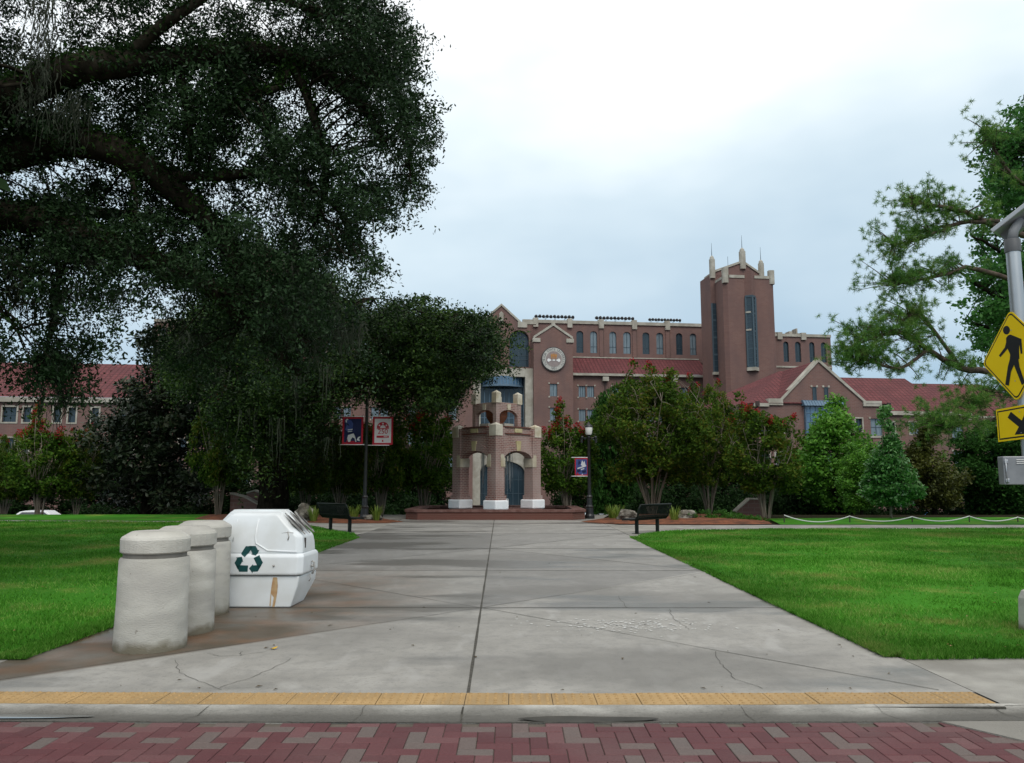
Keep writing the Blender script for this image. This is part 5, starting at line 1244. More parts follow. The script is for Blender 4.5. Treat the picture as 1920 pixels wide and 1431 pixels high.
def lamps():
    bk = mat('lamp_black', (.010, .011, .012), (.018, .019, .02), 6, .4, spec=.5)
    gm = mat('lamp_glass', (.75, .75, .72), rough=.25)
    red = mat('banner_red', (.50, .025, .045), (.56, .035, .06), 3, .8); wh = mat('banner_white', (.82, .83, .84), (.86, .87, .88), 2, .8)
    nv = mat('banner_navy', (.018, .025, .08), (.03, .04, .12), 2, .8); bl = mat('banner_blue', (.05, .09, .30), (.10, .14, .38), 4, .8)
    for _m in (red, wh, nv, bl):
        nt = _m.node_tree; b = nt.nodes['Principled BSDF']; tr_ = nt.nodes.new('ShaderNodeBsdfTranslucent'); nt.links.new(b.inputs['Base Color'].links[0].from_socket, tr_.inputs[0]); mx = nt.nodes.new('ShaderNodeMixShader'); mx.inputs[0].default_value = .4
        nt.links.new(b.outputs[0], mx.inputs[1]); nt.links.new(tr_.outputs[0], mx.inputs[2]); nt.links.new(mx.outputs[0], nt.nodes['Material Output'].inputs[0])
    def post(label, x, y, H_):
        t = thing('street_lamp', label, 'street lamp', (x, y, 0), 0, 'black lamp posts with banners')
        m2 = MB(); m2.lathe([(.20, 0), (.20, .12), (.165, .2), (.15, .45), (.17, .50), (.12, .56), (.11, .85), (.13, .9), (.085, .97)], n=16, sm=False); m2.build('base', bk, t)
        m2 = MB(); m2.lathe([(.078, .9), (.06, H_ - .55), (.085, H_ - .52), (.06, H_ - .47), (.05, H_ - .4)], n=14); m2.build('post', bk, t)
        m2 = MB(); m2.lathe([(.10, H_ - .42), (.135, H_ - .38), (.16, H_ - .12), (.155, H_ - .10)], n=12); lg = m2.build('lantern', gm, t)
        m2 = MB(); m2.lathe([(.17, H_ - .10), (.165, H_ - .04), (.06, H_ + .04), (.02, H_ + .12), (.004, H_ + .16)], n=12); m2.build('cap', bk, lg)
        m2 = MB(); m2.lathe([(.06, H_ - .46), (.12, H_ - .425)], n=12); m2.build('collar', bk, lg)
        return t
    def banner(t, x0, x1, z0, z1, field, label, deco, yo=0.0):
        m2 = MB(); n = 10
        for arm in (z0, z1):
            mm = MB(); mm.tube([(0, yo, arm), (x0 - .14 if abs(x0) > abs(x1) else x1 + .14, yo, arm)], .017, 6); mm.build('banner_arm', M['white'], t)
        def sheet(a, b, c, d, off, m, nm, par):
            mb = MB(); nx = 8
            vs = []
            for k in range(nx + 1):
                u = a + (b - a) * k / nx; w = .012 * math.sin((u - x0) * 9)
                vs += [(u, yo + w - off, c), (u, yo + w - off, d), (u, yo + w + off, c), (u, yo + w + off, d)]
            fs = []
            for k in range(nx):
                i = 4 * k; j = i + 4; fs += [(i, j, j + 1, i + 1), (i + 2, i + 3, j + 3, j + 2), (i, i + 2, j + 2, j), (i + 1, j + 1, j + 3, i + 3)]
            fs += [(0, 1, 3, 2), (4 * nx, 4 * nx + 2, 4 * nx + 3, 4 * nx + 1)]; mb.add(vs, fs); return mb.build(nm, m, par)
        bn = sheet(x0, x1, z0 + .02, z1 - .02, .004, red, 'banner', t); bn['label'] = label
        bw = abs(x1 - x0) * .09; lo, hi = min(x0, x1), max(x0, x1)
        fd = sheet(lo + bw, hi - bw, z0 + .02 + bw, z1 - .02 - bw, .006, field, 'banner_field', bn)
        mb = MB(); mats = deco(mb, (lo + hi) / 2, (z0 + z1) / 2, (hi - lo), (z1 - z0))
        mb.v = [(v[0], yo - .010 - v[1] + .012 * math.sin((v[0] - x0) * 9), v[2]) for v in mb.v]
        mb.build('banner_print', mats, bn)
    def poly(mb, pts, m=0, y=0): mb.add([(p[0], y, p[1]) for p in pts], [tuple(range(len(pts)))], m)
    def d250(mb, cx_, cz, w, h):
        n = 12; r = w * .30; z0 = cz + h * .10
        for k in range(n):
            a0, a1 = math.pi * k / n, math.pi * (k + 1) / n
            poly(mb, [(cx_ + r * .45 * math.cos(a0), z0 + r * .45 * math.sin(a0)), (cx_ + r * math.cos(a0), z0 + r * math.sin(a0)), (cx_ + r * math.cos(a1), z0 + r * math.sin(a1)), (cx_ + r * .45 * math.cos(a1), z0 + r * .45 * math.sin(a1))], 0)
        for a in (35, 90, 145):
            c = (cx_ + r * .7 * math.cos(R(a)), z0 + r * .7 * math.sin(R(a))); s = []
            for k in range(10): q = R(90 + 36 * k); rr = r * (.2 if k % 2 == 0 else .09); s.append((c[0] + rr * math.cos(q), c[1] + rr * math.sin(q)))
            poly(mb, s, 1, .002)
        poly(mb, [(cx_ - r, z0 - r * .16), (cx_ + r, z0 - r * .16), (cx_ + r, z0 - r * .04), (cx_ - r, z0 - r * .04)], 0)
        vs, fs = text_mesh('250', h * .24); mb.add([(cx_ + v.x, 0, cz - h * .03 + v.y) for v in vs], fs, 0)
        poly(mb, [(cx_ - r, cz - h * .24), (cx_ + r, cz - h * .24), (cx_ + r, cz - h * .17), (cx_ - r, cz - h * .17)], 0)
        poly(mb, [(cx_ - r * .8, cz - h * .215), (cx_ + r * .8, cz - h * .215), (cx_ + r * .8, cz - h * .195), (cx_ - r * .8, cz - h * .195)], 1, .002)
        poly(mb, [(cx_ - .03, cz - h * .38), (cx_ + .03, cz - h * .38), (cx_ + .025, cz - h * .32), (cx_ - .025, cz - h * .32)], 0)
        return [red, wh]
    def dnavy(mb, cx_, cz, w, h):
        P_ = lambda l: [(cx_ + x * w, cz + z * h) for x, z in l]
        poly(mb, P_([(-.36, .02), (-.30, .20), (-.34, .36), (-.1, .38), (.02, .25), (.0, .05), (-.08, -.06), (-.25, -.02)]), 0)
        poly(mb, P_([(-.22, -.16), (.05, -.10), (.12, -.2), (.2, -.4), (-.2, -.4), (-.26, -.28)]), 1)
        poly(mb, P_([(-.36, .36), (-.30, .42), (-.22, .40), (-.26, .30), (-.34, .28)]), 1, .002)
        poly(mb, P_([(-.24, .04), (.0, .06), (.0, .025), (-.24, .005)]), 1, .002); poly(mb, P_([(-.24, -.03), (-.02, -.01), (-.02, -.035), (-.24, -.055)]), 1, .002)
        poly(mb, P_([(.2, -.34), (.26, -.24), (.37, -.2), (.37, -.25), (.30, -.3), (.36, -.33), (.34, -.38)]), 1, .002)
        poly(mb, P_([(-.3, -.40), (-.26, -.32), (-.2, -.40)]), 2, .003); poly(mb, P_([(-.1, -.41), (-.1, -.37), (.1, -.37), (.1, -.41)]), 2, .003)
        return [bl, wh, red]
    def dblue(mb, cx_, cz, w, h):
        P_ = lambda l: [(cx_ + x * w, cz + z * h) for x, z in l]
        poly(mb, P_([(-.05, .1), (.05, .36), (.15, .22), (.22, .32), (.3, .1), (.1, .02)]), 0)
        poly(mb, P_([(-.32, -.06), (.34, .10), (.34, .02), (-.30, -.13)]), 0, .002); poly(mb, P_([(-.05, -.12), (.2, -.06), (.2, -.12), (-.04, -.18)]), 0, .002)
        poly(mb, P_([(-.36, -.12), (-.12, -.16), (-.05, -.24), (-.3, -.3)]), 1); poly(mb, P_([(.02, -.22), (.32, -.16), (.34, -.3), (.08, -.34)]), 1)
        poly(mb, P_([(-.38, -.42), (-.3, -.28), (-.2, -.40), (0, -.42)]), 2, .003); poly(mb, P_([(.0, -.43), (.05, -.36), (.12, -.43)]), 0, .004); poly(mb, P_([(-.2, .38), (-.05, .2), (-.25, .1)]), 1)
        return [wh, nv, red]
    # left post
    g = G(685, 976); Y = 32.6; x = P(685, 900, Y).x; Hl = P(685, 716, Y).z
    t = post('tall black lamp post with two banners left of the fountain', x, Y, Hl)
    zx = lambda px, py: (P(px, py, Y).x - x, P(px, py, Y).z)
    banner(t, zx(642, 800)[0], zx(681, 800)[0], zx(660, 834)[1], zx(660, 781)[1], nv, 'navy banner with red border', dnavy)
    banner(t, zx(737, 800)[0], zx(699, 800)[0], zx(718, 835)[1], zx(718, 781)[1], wh, 'white banner with red border and a red 250', d250)
    Y = 33.4; x = P(1105, 900, Y).x; Hr = P(1105, 797, Y).z
    t = post('short black lamp post with one blue banner right of the fountain', x, Y, Hr)
    zx = lambda px, py: (P(px, py, Y).x - x, P(px, py, Y).z)
    banner(t, zx(1077, 800)[0], zx(1102, 800)[0], zx(1090, 893)[1], zx(1090, 858)[1], bl, 'blue banner with red border', dblue)
    for s_ in (-1, 1):
        m2 = MB(); zz = Hr - .55; m2.tube([(0, 0, zz), (s_ * .26, 0, zz)], .02, 6); m2.bbox((s_ * .28, 0, zz + .03), (.1, .16, .1), .02); m2.lathe([(.05, zz - .2), (.05, zz - .02)], (s_ * .3, 0), 8); m2.build('side_fitting', bk, t)
lamps()

def crosswalk_sign():
    Y = 8.3; p = P(1900, 480, Y); x0 = p.x
    gal = mat('galvanised', (.36, .38, .40), (.50, .52, .53), 3, .38, metal=.75, stretch=(1, 1, .3)); yel = mat('sign_yellow', (.80, .56, .004), (.84, .60, .006), 2, .5, spec=.15); blk = mat('sign_black', (.008, .008, .008), rough=.5)
    t = thing('crosswalk_sign', 'yellow pedestrian crossing sign with arrow plate on a grey metal pole at the right edge', 'road sign', (x0, Y, 0), 0)
    zt = P(1900, 468, Y).z
    m2 = MB(); m2.lathe([(.069, .3), (.069, zt)], n=24); m2.build('pole', gal, t)
    m2 = MB(); m2.lathe([(.079, zt - .03), (.079, zt + .10), (.07, zt + .11)], n=24); m2.build('collar', mat('collar_grey', (.09, .095, .10), rough=.5), t)
    m2 = MB(); m2.lathe([(.22, -.02), (.2, .33), (.17, .40)], n=8, sm=False); m2.build('footing', M['cast'], t)
    # solar panel head
    m2 = MB(); ang = R(32); ca, sa = math.cos(ang), math.sin(ang)
    rot = Matrix.Rotation(R(-48), 4, 'Z') @ Matrix.Rotation(-ang, 4, 'Y'); c = Vector((.22, .0, zt + .42))
    m2.bbox(c, (.74, .5, .05), .008, rot=rot); m2.build('solar_panel', mat('panel_frame', (.42, .44, .46), rough=.4, metal=.5), t)
    m2 = MB(); m2.tube([(0, 0, zt + .08), (.02, 0, zt + .2), (.1, 0, zt + .33)], .05, 10); m2.bbox(c + Vector((-.02, 0, -.08)), (.6, .1, .1), .01, rot=rot); m2.build('panel_bracket', mat('bracket_grey', (.22, .23, .24), rough=.5), t)
    # faces turned towards the left
    yaw = R(-85); fx = Vector((math.cos(yaw), math.sin(yaw), 0)); nn = Vector((math.sin(yaw), -math.cos(yaw), 0))
    if nn.y > 0: nn = -nn
    def plate(cx_px, czp, pts_in, th, m, name, par, off, z=0):
        pass
    zc = P(1899, 664, Y - .1).z; S2 = 87.5 / FPX * Y * 1.012
    cen = Vector((P(1899, 664, Y - .1).x - x0, -.085, zc)); cen = Vector((0, 0, zc)) + nn * .085
    def pl(poly, off, th, m, name, par, c=cen):
        mb = MB(); n = len(poly); rl = lambda a, b: fx * (a * .9993 - b * .036 * 0) + Vector((0, 0, b * .9993 + a * .036)); A = [c + rl(a, b) + nn * (off + th) for a, b in poly]; B = [c + rl(a, b) + nn * off for a, b in poly]
        mb.add(A + B, [tuple(range(n)), tuple(range(2 * n - 1, n - 1, -1))] + [(i, i + n, (i + 1) % n + n, (i + 1) % n) for i in range(n)]); o = mb.build(name, m, par); return o
    def rdia(s, r=.06, n=5):
        pts = []
        for q in range(4):
            a = R(90 * q); cx2, cz2 = (s - r * 1.414) * math.cos(a), (s - r * 1.414) * math.sin(a)
            for k in range(n): w = a + R(-45 + 90 * k / (n - 1)); pts.append((cx2 + r * math.cos(w), cz2 + r * math.sin(w)))
        return pts
    dm = pl(rdia(S2), 0, .004, yel, 'warning_plate', t); dm['label'] = 'yellow diamond with a black walking figure'
    pl(rdia(S2 * .955, .05), .0045, .0008, blk, 'border', dm); pl(rdia(S2 * .915, .045), .006, .0008, yel, 'field', dm)
    def conv(l): return [((x - 228 - (y - 401) * .06) / 228 * S2, -((y + (x - 228) * .32) - 401) / 338 * S2) for x, y in l]
    def cv2(l): return [((x - 228) / 250 * S2 * .98, (401 - y - (x - 228) * .32 * 1.0) / 338 * S2 + 0) for x, y in l]
    n = 18; hd = [(185 + 24 * math.cos(6.283 * k / n), 218 - 32 * math.sin(6.283 * k / n)) for k in range(n)]
    fig = [hd, [(196, 256), (212, 250), (285, 282), (272, 310), (268, 370), (270, 420), (262, 432), (205, 432), (208, 395), (190, 350), (182, 330), (182, 275)],
           [(285, 282), (290, 385), (279, 388), (270, 308)], [(184, 300), (192, 352), (140, 417), (130, 404), (172, 345)],
           [(205, 431), (240, 431), (233, 470), (212, 520), (196, 621), (171, 617), (186, 520), (192, 480)], [(228, 431), (264, 431), (270, 480), (304, 590), (284, 610), (236, 478)]]
    for i, pz in enumerate(fig): 
        q = conv(pz)
        ar = sum(q[i][0] * q[(i + 1) % len(q)][1] - q[(i + 1) % len(q)][0] * q[i][1] for i in range(len(q)))
        if ar < 0: q = q[::-1]
        pl(q, .0075 + .0003 * i, .0008, blk, 'walking_figure', dm)
    # arrow plate
    zc2 = P(1899, 791, Y - .1).z; hw = .36; hh = .175; c2 = Vector((cen.x, cen.y, zc2)) + fx * .03
    ap = pl([(-hw, -hh), (hw, -hh), (hw, hh), (-hw, hh)], 0, .004, yel, 'arrow_plate', t, c2)
    pl([(-hw + .02, -hh + .02), (hw - .02, -hh + .02), (hw - .02, hh - .02), (-hw + .02, hh - .02)], .0045, .0008, blk, 'border', ap, c2)
    pl([(-hw + .035, -hh + .035), (hw - .035, -hh + .035), (hw - .035, hh - .035), (-hw + .035, hh - .035)], .006, .0008, yel, 'field', ap, c2)
    sh = [(-.17, .085), (-.115, .125), (.03, .005), (.06, .10), (.13, -.13), (-.09, -.115), (-.01, -.055)]
    pl([(-.185, .07), (-.03, -.045), (-.10, -.12), (.13, -.13), (.075, .09), (.02, .015), (-.13, .125)], .0075, .0008, blk, 'arrow', ap, c2)
    for (cc, zz) in ((cen, .55), (cen, -.55), (c2, .11), (c2, -.11)):
        s = S2 if cc is cen else 1; k = 12; pl([(.006 * math.cos(6.283 * i / k) + .0, zz * s + .006 * math.sin(6.283 * i / k)) for i in range(k)], .0072, .004, gal, 'bolt', dm if cc is cen else ap, cc)
    # control cabinet
    zb0, zb1 = P(1895, 909, Y - .2).z, P(1895, 856, Y - .2).z; cb = Vector((P(1903, 880, Y - .2).x - x0, -.17, (zb0 + zb1) / 2)); rr = Matrix.Rotation(R(-14), 4, 'Z')
    m2 = MB(); m2.bbox(cb, (.225, .16, zb1 - zb0), .008, rot=rr); cab = m2.build('control_cabinet', mat('cabinet_grey', (.20, .21, .22), (.28, .29, .30), 5, .45, metal=.4), t)
    fwd = rr @ Vector((0, -1, 0)); rt = rr @ Vector((1, 0, 0)); m2 = MB()
    for k in range(3): m2.bbox(cb + fwd * .088 + rt * .045 + Vector((0, 0, (zb1 - zb0) / 2 - .035 - k * .018)), (.075, .006, .007), .002, rot=rr)
    m2.build('louvre', M['white'], cab)
    m2 = MB()
    for dz in (-.10, .09): m2.bbox(cb + fwd * .089 - rt * .085 + Vector((0, 0, dz)), (.035, .012, .035), .004, rot=rr)
    m2.tube([cb + fwd * .092 - rt * .09 + Vector((0, 0, -.13)), cb + fwd * .092 - rt * .09 + Vector((0, 0, .12))], .005, 6); m2.build('hinge', gal, cab)
crosswalk_sign()

def rope_fence():
    t = thing('rope_fence', 'low white rope barrier slung between short posts behind the right lawn', 'rope barrier', G(1470, 981))
    o = t.location.copy(); pm = mat('post_dark', (.05, .045, .035), rough=.8); rm = mat('white_rope', (.62, .62, .60), rough=.8)
    tops = [(1470, 966), (1593, 968), (1710, 969), (1817, 968), (1908, 970), (2010, 968)]; sag = [979, 978, 978, 978, 978]; Y = 30.0
    pts = [P(px, py, Y + (0.1 * i)) for i, (px, py) in enumerate(tops)]
    for p in pts:
        m2 = MB(); m2.lathe([(.022, -.02), (.02, p.z)], (p.x - o.x, p.y - o.y), 8); m2.build('post', pm, t)
    for i in range(5):
        a, b = pts[i], pts[i + 1]; sg = (a.z + b.z) / 2 - P((tops[i][0] + tops[i + 1][0]) / 2, sag[i], Y).z
        l = []
        for k in range(15): s = k / 14; p = a.lerp(b, s); p.z -= sg * 4 * s * (1 - s); l.append(p - o)
        m2 = MB(); m2.tube(l, .021, 6); m2.build('rope', rm, t)
rope_fence()

def car(name, label, loc, rz, col, L_=4.6, W_=1.8, H_=1.45, suv=False):
    t = thing(name, label, 'car', loc, rz)
    pm = mat('car_paint', col, rough=.25, spec=.6); gm = bpy.data.materials.get('car_glass') or mat('car_glass', (.02, .03, .035), rough=.05, spec=.9); tm = bpy.data.materials.get('tyre') or mat('tyre', (.02, .02, .02), rough=.8)
    l = L_ / 2; b = [(-l, .35), (-l + .05, .25), (l - .05, .25), (l, .4), (l - .05, .68), (l - .9, .86), (-l + .7, .90), (-l + .05, .86)]
    def slab(poly, w0, w1):
        mb = MB(); n = len(poly); zm = max(p[1] for p in poly); vs = []
        for s_ in (-1, 1):
            for x, z in poly: vs.append((x, s_ * (w0 if z < .9 else w1), z))
        mb.add(vs, [tuple(range(n)), tuple(range(2 * n - 1, n - 1, -1))] + [(i, i + n, (i + 1) % n + n, (i + 1) % n) for i in range(n)]); return mb
    o = slab(b, W_ / 2, W_ / 2).build('body', pm, t); bv = o.modifiers.new('b', 'BEVEL'); bv.width = .06; bv.segments = 3
    r0, r1 = (-l + .15, -l + .45) if suv else (-l + .65, -l + 1.25)
    cabn = [(r0, .88), (l - 1.05, .86), (l - 1.85, H_ - .02), (l - 2.3, H_), (r1 + .3, H_), (r1, H_ - .06)]
    o = slab(cabn, W_ / 2 - .03, W_ / 2 - .22); 
    o.v = [(x, (W_ / 2 - .06) * (1 if y > 0 else -1) if z < .95 else (W_ / 2 - .25) * (1 if y > 0 else -1), z) for x, y, z in o.v]
    o = o.build('roof', pm, t); bv = o.modifiers.new('b', 'BEVEL'); bv.width = .04; bv.segments = 3
    for s_ in (-1, 1):
        for a0, a1, c0, c1 in ((r0 + .25, -.05, r1 + .15, -.1), (.03, l - 1.25, .0, l - 1.95)):
            mb = MB(); y0, y1 = s_ * (W_ / 2 - .062), s_ * (W_ / 2 - .232)
            vs = [(a0, y0, .93), (a1, y0, .93), (c1, y1, H_ - .09), (c0, y1, H_ - .09)]; vs = [(x, y + s_ * .012, z) for x, y, z in vs]
            mb.add(vs, [(0, 1, 2, 3) if s_ < 0 else (3, 2, 1, 0)]); mb.build('side_window', gm, t)
    for x in (-l + .85, l - .9):
        for s_ in (-1, 1):
            mb = MB(); mb.lathe([(.1, -.11), (.32, -.11), (.335, 0), (.32, .11), (.1, .11)], n=20); mb.v = [(x + v[0], s_ * (W_ / 2 - .08) + v[2], .335 + v[1]) for v in mb.v]; wh = mb.build('wheel', tm, t)
            mb = MB(); mb.lathe([(.2, -.118), (.18, .118)], n=14); mb.v = [(x + v[0], s_ * (W_ / 2 - .08) + v[2], .335 + v[1]) for v in mb.v]; mb.build('rim', M['alu'], wh)
car('parked_car', 'white parked car showing its roof above the far left lawn', Vector((P(80, 960, 50).x, 50, P(80, 957, 50).z - 1.45)), R(8), (.72, .73, .74))
for (px, rz, c, lab, sv) in ((1092, 172, (.50, .58, .64), 'pale car glimpsed right of the fountain basin beside the lamp post', True), (1168, 5, (.10, .26, .42), 'blue car glimpsed behind the bench through the trees', False)):
    p = P(px, 960, 50 + (px > 1100)); car('parked_car', lab, (p.x, p.y, gz(0, p.y) - .03), R(rz), c, suv=sv)

# low brick walls with sloped stone tops beside the stairs
def cheek(label, px0, px1, pyt0, pyt1, Y, flip):
    a, b = P(px0, pyt0, Y), P(px1, pyt1, Y); t = thing('brick_wall', label, 'wall', ((a.x + b.x) / 2, Y, 0), 0); o = t.location
    x0, x1 = a.x - o.x, b.x - o.x; base = gz(0, Y) - .2
    def pts(k, dz=0): return None
    mid = x0 + (x1 - x0) * (.55 if not flip else .45)
    prof = [(x0, base), (x1, base), (x1, b.z), (mid, max(a.z, b.z) if not flip else (a.z + b.z) / 2 + .12), (x0, a.z)]
    m2 = MB(); m2.prism(prof, -.25, .25); m2.build('wall', M['brick'], t)
    m2 = MB(); q = [(x0 - .03, a.z), (mid, prof[3][1]), (x1 + .03, b.z), (x1 + .03, b.z + .06), (mid, prof[3][1] + .07), (x0 - .03, a.z + .06)]; m2.prism(q, -.28, .28); m2.build('stone_cap', M['precast'], t)
cheek('low brick wall with sloped pale cap right of the big crape myrtle', 1378, 1424, 960, 937, 36, False)
cheek('low brick wall with sloped cap left of the thick oak trunk', 436, 492, 926, 950, 37, True)
cheek('second low brick wall with pale cap nearer the oak trunk', 466, 496, 925, 927, 39.5, True)

# rocks
def rock(label, px, py, w, h, Y, seed):
    bm = bmesh.new(); bmesh.ops.create_icosphere(bm, subdivisions=4, radius=1); rr = Vector((seed * 3.7, seed, 0))
    for v in bm.verts:
        n = noise.noise(v.co * 1.1 + rr) * .45 + noise.noise(v.co * 3 + rr) * .18 + noise.noise(v.co * 8 + rr) * .06; v.co = v.co * (1 + n); v.co.x *= w / 2; v.co.y *= w / 2.4; v.co.z = v.co.z * h / 1.8 + h * .35
    me = bpy.data.meshes.new('rock'); bm.to_mesh(me); bm.free(); me.materials.append(M['rock']); o = bpy.data.objects.new('rock', me); C.objects.link(o); p = P(px, py, Y); o.location = (p.x, Y, .05); tag(o, label, 'rock')
M['rock'] = mat('rock', (.11, .095, .075), (.36, .34, .29), 2.5, .9, bump=1, bscale=9, c3=(.05, .045, .035), s3=4)
rock('big pitted brown rock left of the left bench', 572, 965, .75, .65, 30.5, 1); rock('small pale rock by the left lamp post foot', 697, 972, .5, .22, 31.2, 2)
rock('small white rock at the mulch end beside the plaza', 712, 974, .25, .2, 31, 5); rock('pale pitted rock behind the right bench', 1178, 970, .75, .45, 30.5, 3); rock('grey brown rock right of the right bench', 1286, 966, .7, .42, 31.2, 4)

# ================================================================== VEGETATION
M['bark_oak'] = mat('oak_bark', (.010, .009, .006), (.030, .026, .018), 7, 1, spec=.05, bump=1, bscale=18, stretch=(1, 1, .5))
M['bark_myrtle'] = mat('myrtle_bark', (.14, .115, .085), (.27, .23, .18), 3, .7, stretch=(1, 1, .4))
M['bark_pine'] = mat('pine_bark', (.05, .035, .028), (.11, .08, .06), 6, .95, bump=1, bscale=14)
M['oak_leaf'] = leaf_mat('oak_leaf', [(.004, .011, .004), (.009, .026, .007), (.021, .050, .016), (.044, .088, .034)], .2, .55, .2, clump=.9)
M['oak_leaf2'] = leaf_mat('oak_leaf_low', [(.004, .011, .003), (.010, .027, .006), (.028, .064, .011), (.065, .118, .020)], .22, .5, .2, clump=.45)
M['moss'] = leaf_mat('spanish_moss', [(.022, .030, .020), (.045, .055, .038), (.085, .095, .070)], .35, .9, .05)
M['vine'] = leaf_mat('vine_leaf', [(.006, .018, .004), (.014, .04, .007), (.04, .10, .015)], .3, .6, .15)
M['magnolia'] = leaf_mat('magnolia_leaf', [(.006, .012, .006), (.012, .024, .010), (.022, .038, .016), (.05, .055, .028)], .08, .45, .25)
M['myrtle_leaf'] = leaf_mat('myrtle_leaf', [(.016, .040, .006), (.042, .092, .010), (.080, .145, .015), (.15, .14, .022)], .35, .7, .1, clump=.7)
M['myrtle_green'] = leaf_mat('myrtle_leaf_green', [(.018, .045, .007), (.042, .10, .010), (.075, .16, .016), (.12, .16, .02)], .35, .7, .1, clump=.7)
M['blossom'] = leaf_mat('red_blossom', [(.20, .008, .012), (.34, .015, .02), (.42, .03, .03)], .3, .7, .2)
M['bright_leaf'] = leaf_mat('bright_leaf', [(.03, .10, .010), (.07, .21, .018), (.12, .31, .03), (.19, .38, .05)], .35, .5, .3, clump=.6)
M['pear_leaf'] = leaf_mat('pear_leaf', [(.025, .10, .018), (.06, .21, .04), (.11, .30, .06), (.24, .40, .16)], .25, .35, .5, clump=.8)
M['dull_leaf'] = leaf_mat('dull_leaf', [(.035, .045, .010), (.07, .085, .014), (.12, .13, .022)], .25, .5, .3, clump=.7)
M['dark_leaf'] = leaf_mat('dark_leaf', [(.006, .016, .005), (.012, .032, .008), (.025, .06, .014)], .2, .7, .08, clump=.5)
M['mid_leaf'] = leaf_mat('mid_leaf', [(.012, .04, .008), (.025, .08, .014), (.045, .12, .022)], .3, .7, .08, clump=.5)
M['needle'] = leaf_mat('pine_needle', [(.03, .10, .02), (.07, .19, .03), (.14, .28, .05), (.24, .32, .08)], .45, .5, .3, clump=1.5)
M['green_shrub'] = leaf_mat('shrub_leaf', [(.018, .07, .008), (.04, .14, .012), (.07, .21, .02)], .3, .5, .3)
M['iris'] = leaf_mat('iris_leaf', [(.08, .16, .02), (.18, .26, .04), (.30, .34, .08)], .3, .5, .3)

def leaves(name, pos, size, m, parent, aspect=.42, droop=0.0, up=0.3, jit=.35):
    """one rhombus per leaf at every position"""
    n = len(pos); s = size * rng.uniform(1 - jit, 1 + jit, n)
    d = rng.normal(0, 1, (n, 3)); d[:, 2] = d[:, 2] * .7 - droop; d /= np.linalg.norm(d, axis=1)[:, None]
    q = rng.normal(0, 1, (n, 3)); q[:, 2] += up * 2; w = np.cross(d, q); w /= np.linalg.norm(w, axis=1)[:, None] + 1e-9
    V = np.empty((n, 4, 3)); L2 = (d * s[:, None]) / 2; W2 = w * (s * aspect)[:, None] / 2; nb = np.cross(d, w) * (s * .08)[:, None]
    V[:, 0] = pos - L2; V[:, 1] = pos + W2 + nb; V[:, 2] = pos + L2; V[:, 3] = pos - W2 + nb
    return quads_obj(name, V.reshape(-1, 3), 4, m, parent)
def clusters(cent, rad, per, flat=.75, shell=.0):
    """leaf positions scattered round cluster centres"""
    n = len(cent); r = np.broadcast_to(rad, (n,)); idx = np.repeat(np.arange(n), per); p = rng.normal(0, 1, (len(idx), 3)); p /= np.linalg.norm(p, axis=1)[:, None]
    u = rng.random(len(idx)) ** (1 / 2.2); p *= (u * r[idx])[:, None]; p[:, 2] *= flat; return cent[idx] + p
def sprays(cent, L0, per, rad=.07, lean=.45, droop=1.0):
    """leaves strung along short drooping twigs that start at every centre"""
    n = len(cent); d = rng.normal(0, lean, (n, 3)); d[:, 2] = -droop * rng.uniform(.15, 1.2, n) + .25; L_ = L0 * rng.uniform(.5, 1.5, n)
    idx = np.repeat(np.arange(n), per); t = rng.random(len(idx)); dd = d[idx] * np.stack([t, t, t ** 1.7], 1) * L_[idx][:, None]
    sd = rad * (1.5 - t)[:, None] * rng.normal(0, 1, (len(idx), 3)); side = rng.normal(0, 1, (n, 3)); side[:, 2] *= .3
    k = np.round(rng.random(len(idx)) * 3) - 1.5
    return cent[idx] + dd + sd + side[idx] * (k * .11 * L0 * 1.3)[:, None] * (.4 + t)[:, None]
def pxpoly(poly, n, y0, y1, dens=None):
    """world points whose sight lines fall inside a pixel outline, at depths between y0 and y1"""
    P0 = np.array(poly, float); out = []
    while sum(len(o) for o in out) < n:
        k = n * 2; px = rng.uniform(P0[:, 0].min() - 30, P0[:, 0].max() + 30, k); py = rng.uniform(P0[:, 1].min() - 30, P0[:, 1].max() + 30, k)
        w1 = np.array([noise.noise(Vector((a / 42, b / 42, 0))) * 34 + noise.noise(Vector((a / 15, b / 15, 7))) * 16 for a, b in zip(px, py)]); w2 = np.array([noise.noise(Vector((a / 42, b / 42, 11))) * 34 + noise.noise(Vector((a / 15, b / 15, 17))) * 16 for a, b in zip(px, py)])
        ok = inpoly(px + w1 + rng.normal(0, 5, k), py + w2 + rng.normal(0, 5, k), poly)
        px, py = px[ok], py[ok]; Y = rng.uniform(y0, y1, len(px)); a = (px - 960) / FPX; b = (715.5 - py) / FPX
        dx, dy, dz = a, CT - b * ST, ST + b * CT; t = Y / dy; W_ = np.stack([dx * t, Y, EYE + dz * t], 1)
        if dens is not None:
            keep = rng.random(len(W_)) < dens(px, py, W_); W_ = W_[keep]
        out.append(W_)
    return np.concatenate(out)[:n]
def nz3(W_, s, o=0): return np.array([noise.noise(Vector((p[0] * s + o, p[1] * s, p[2] * s))) for p in W_])

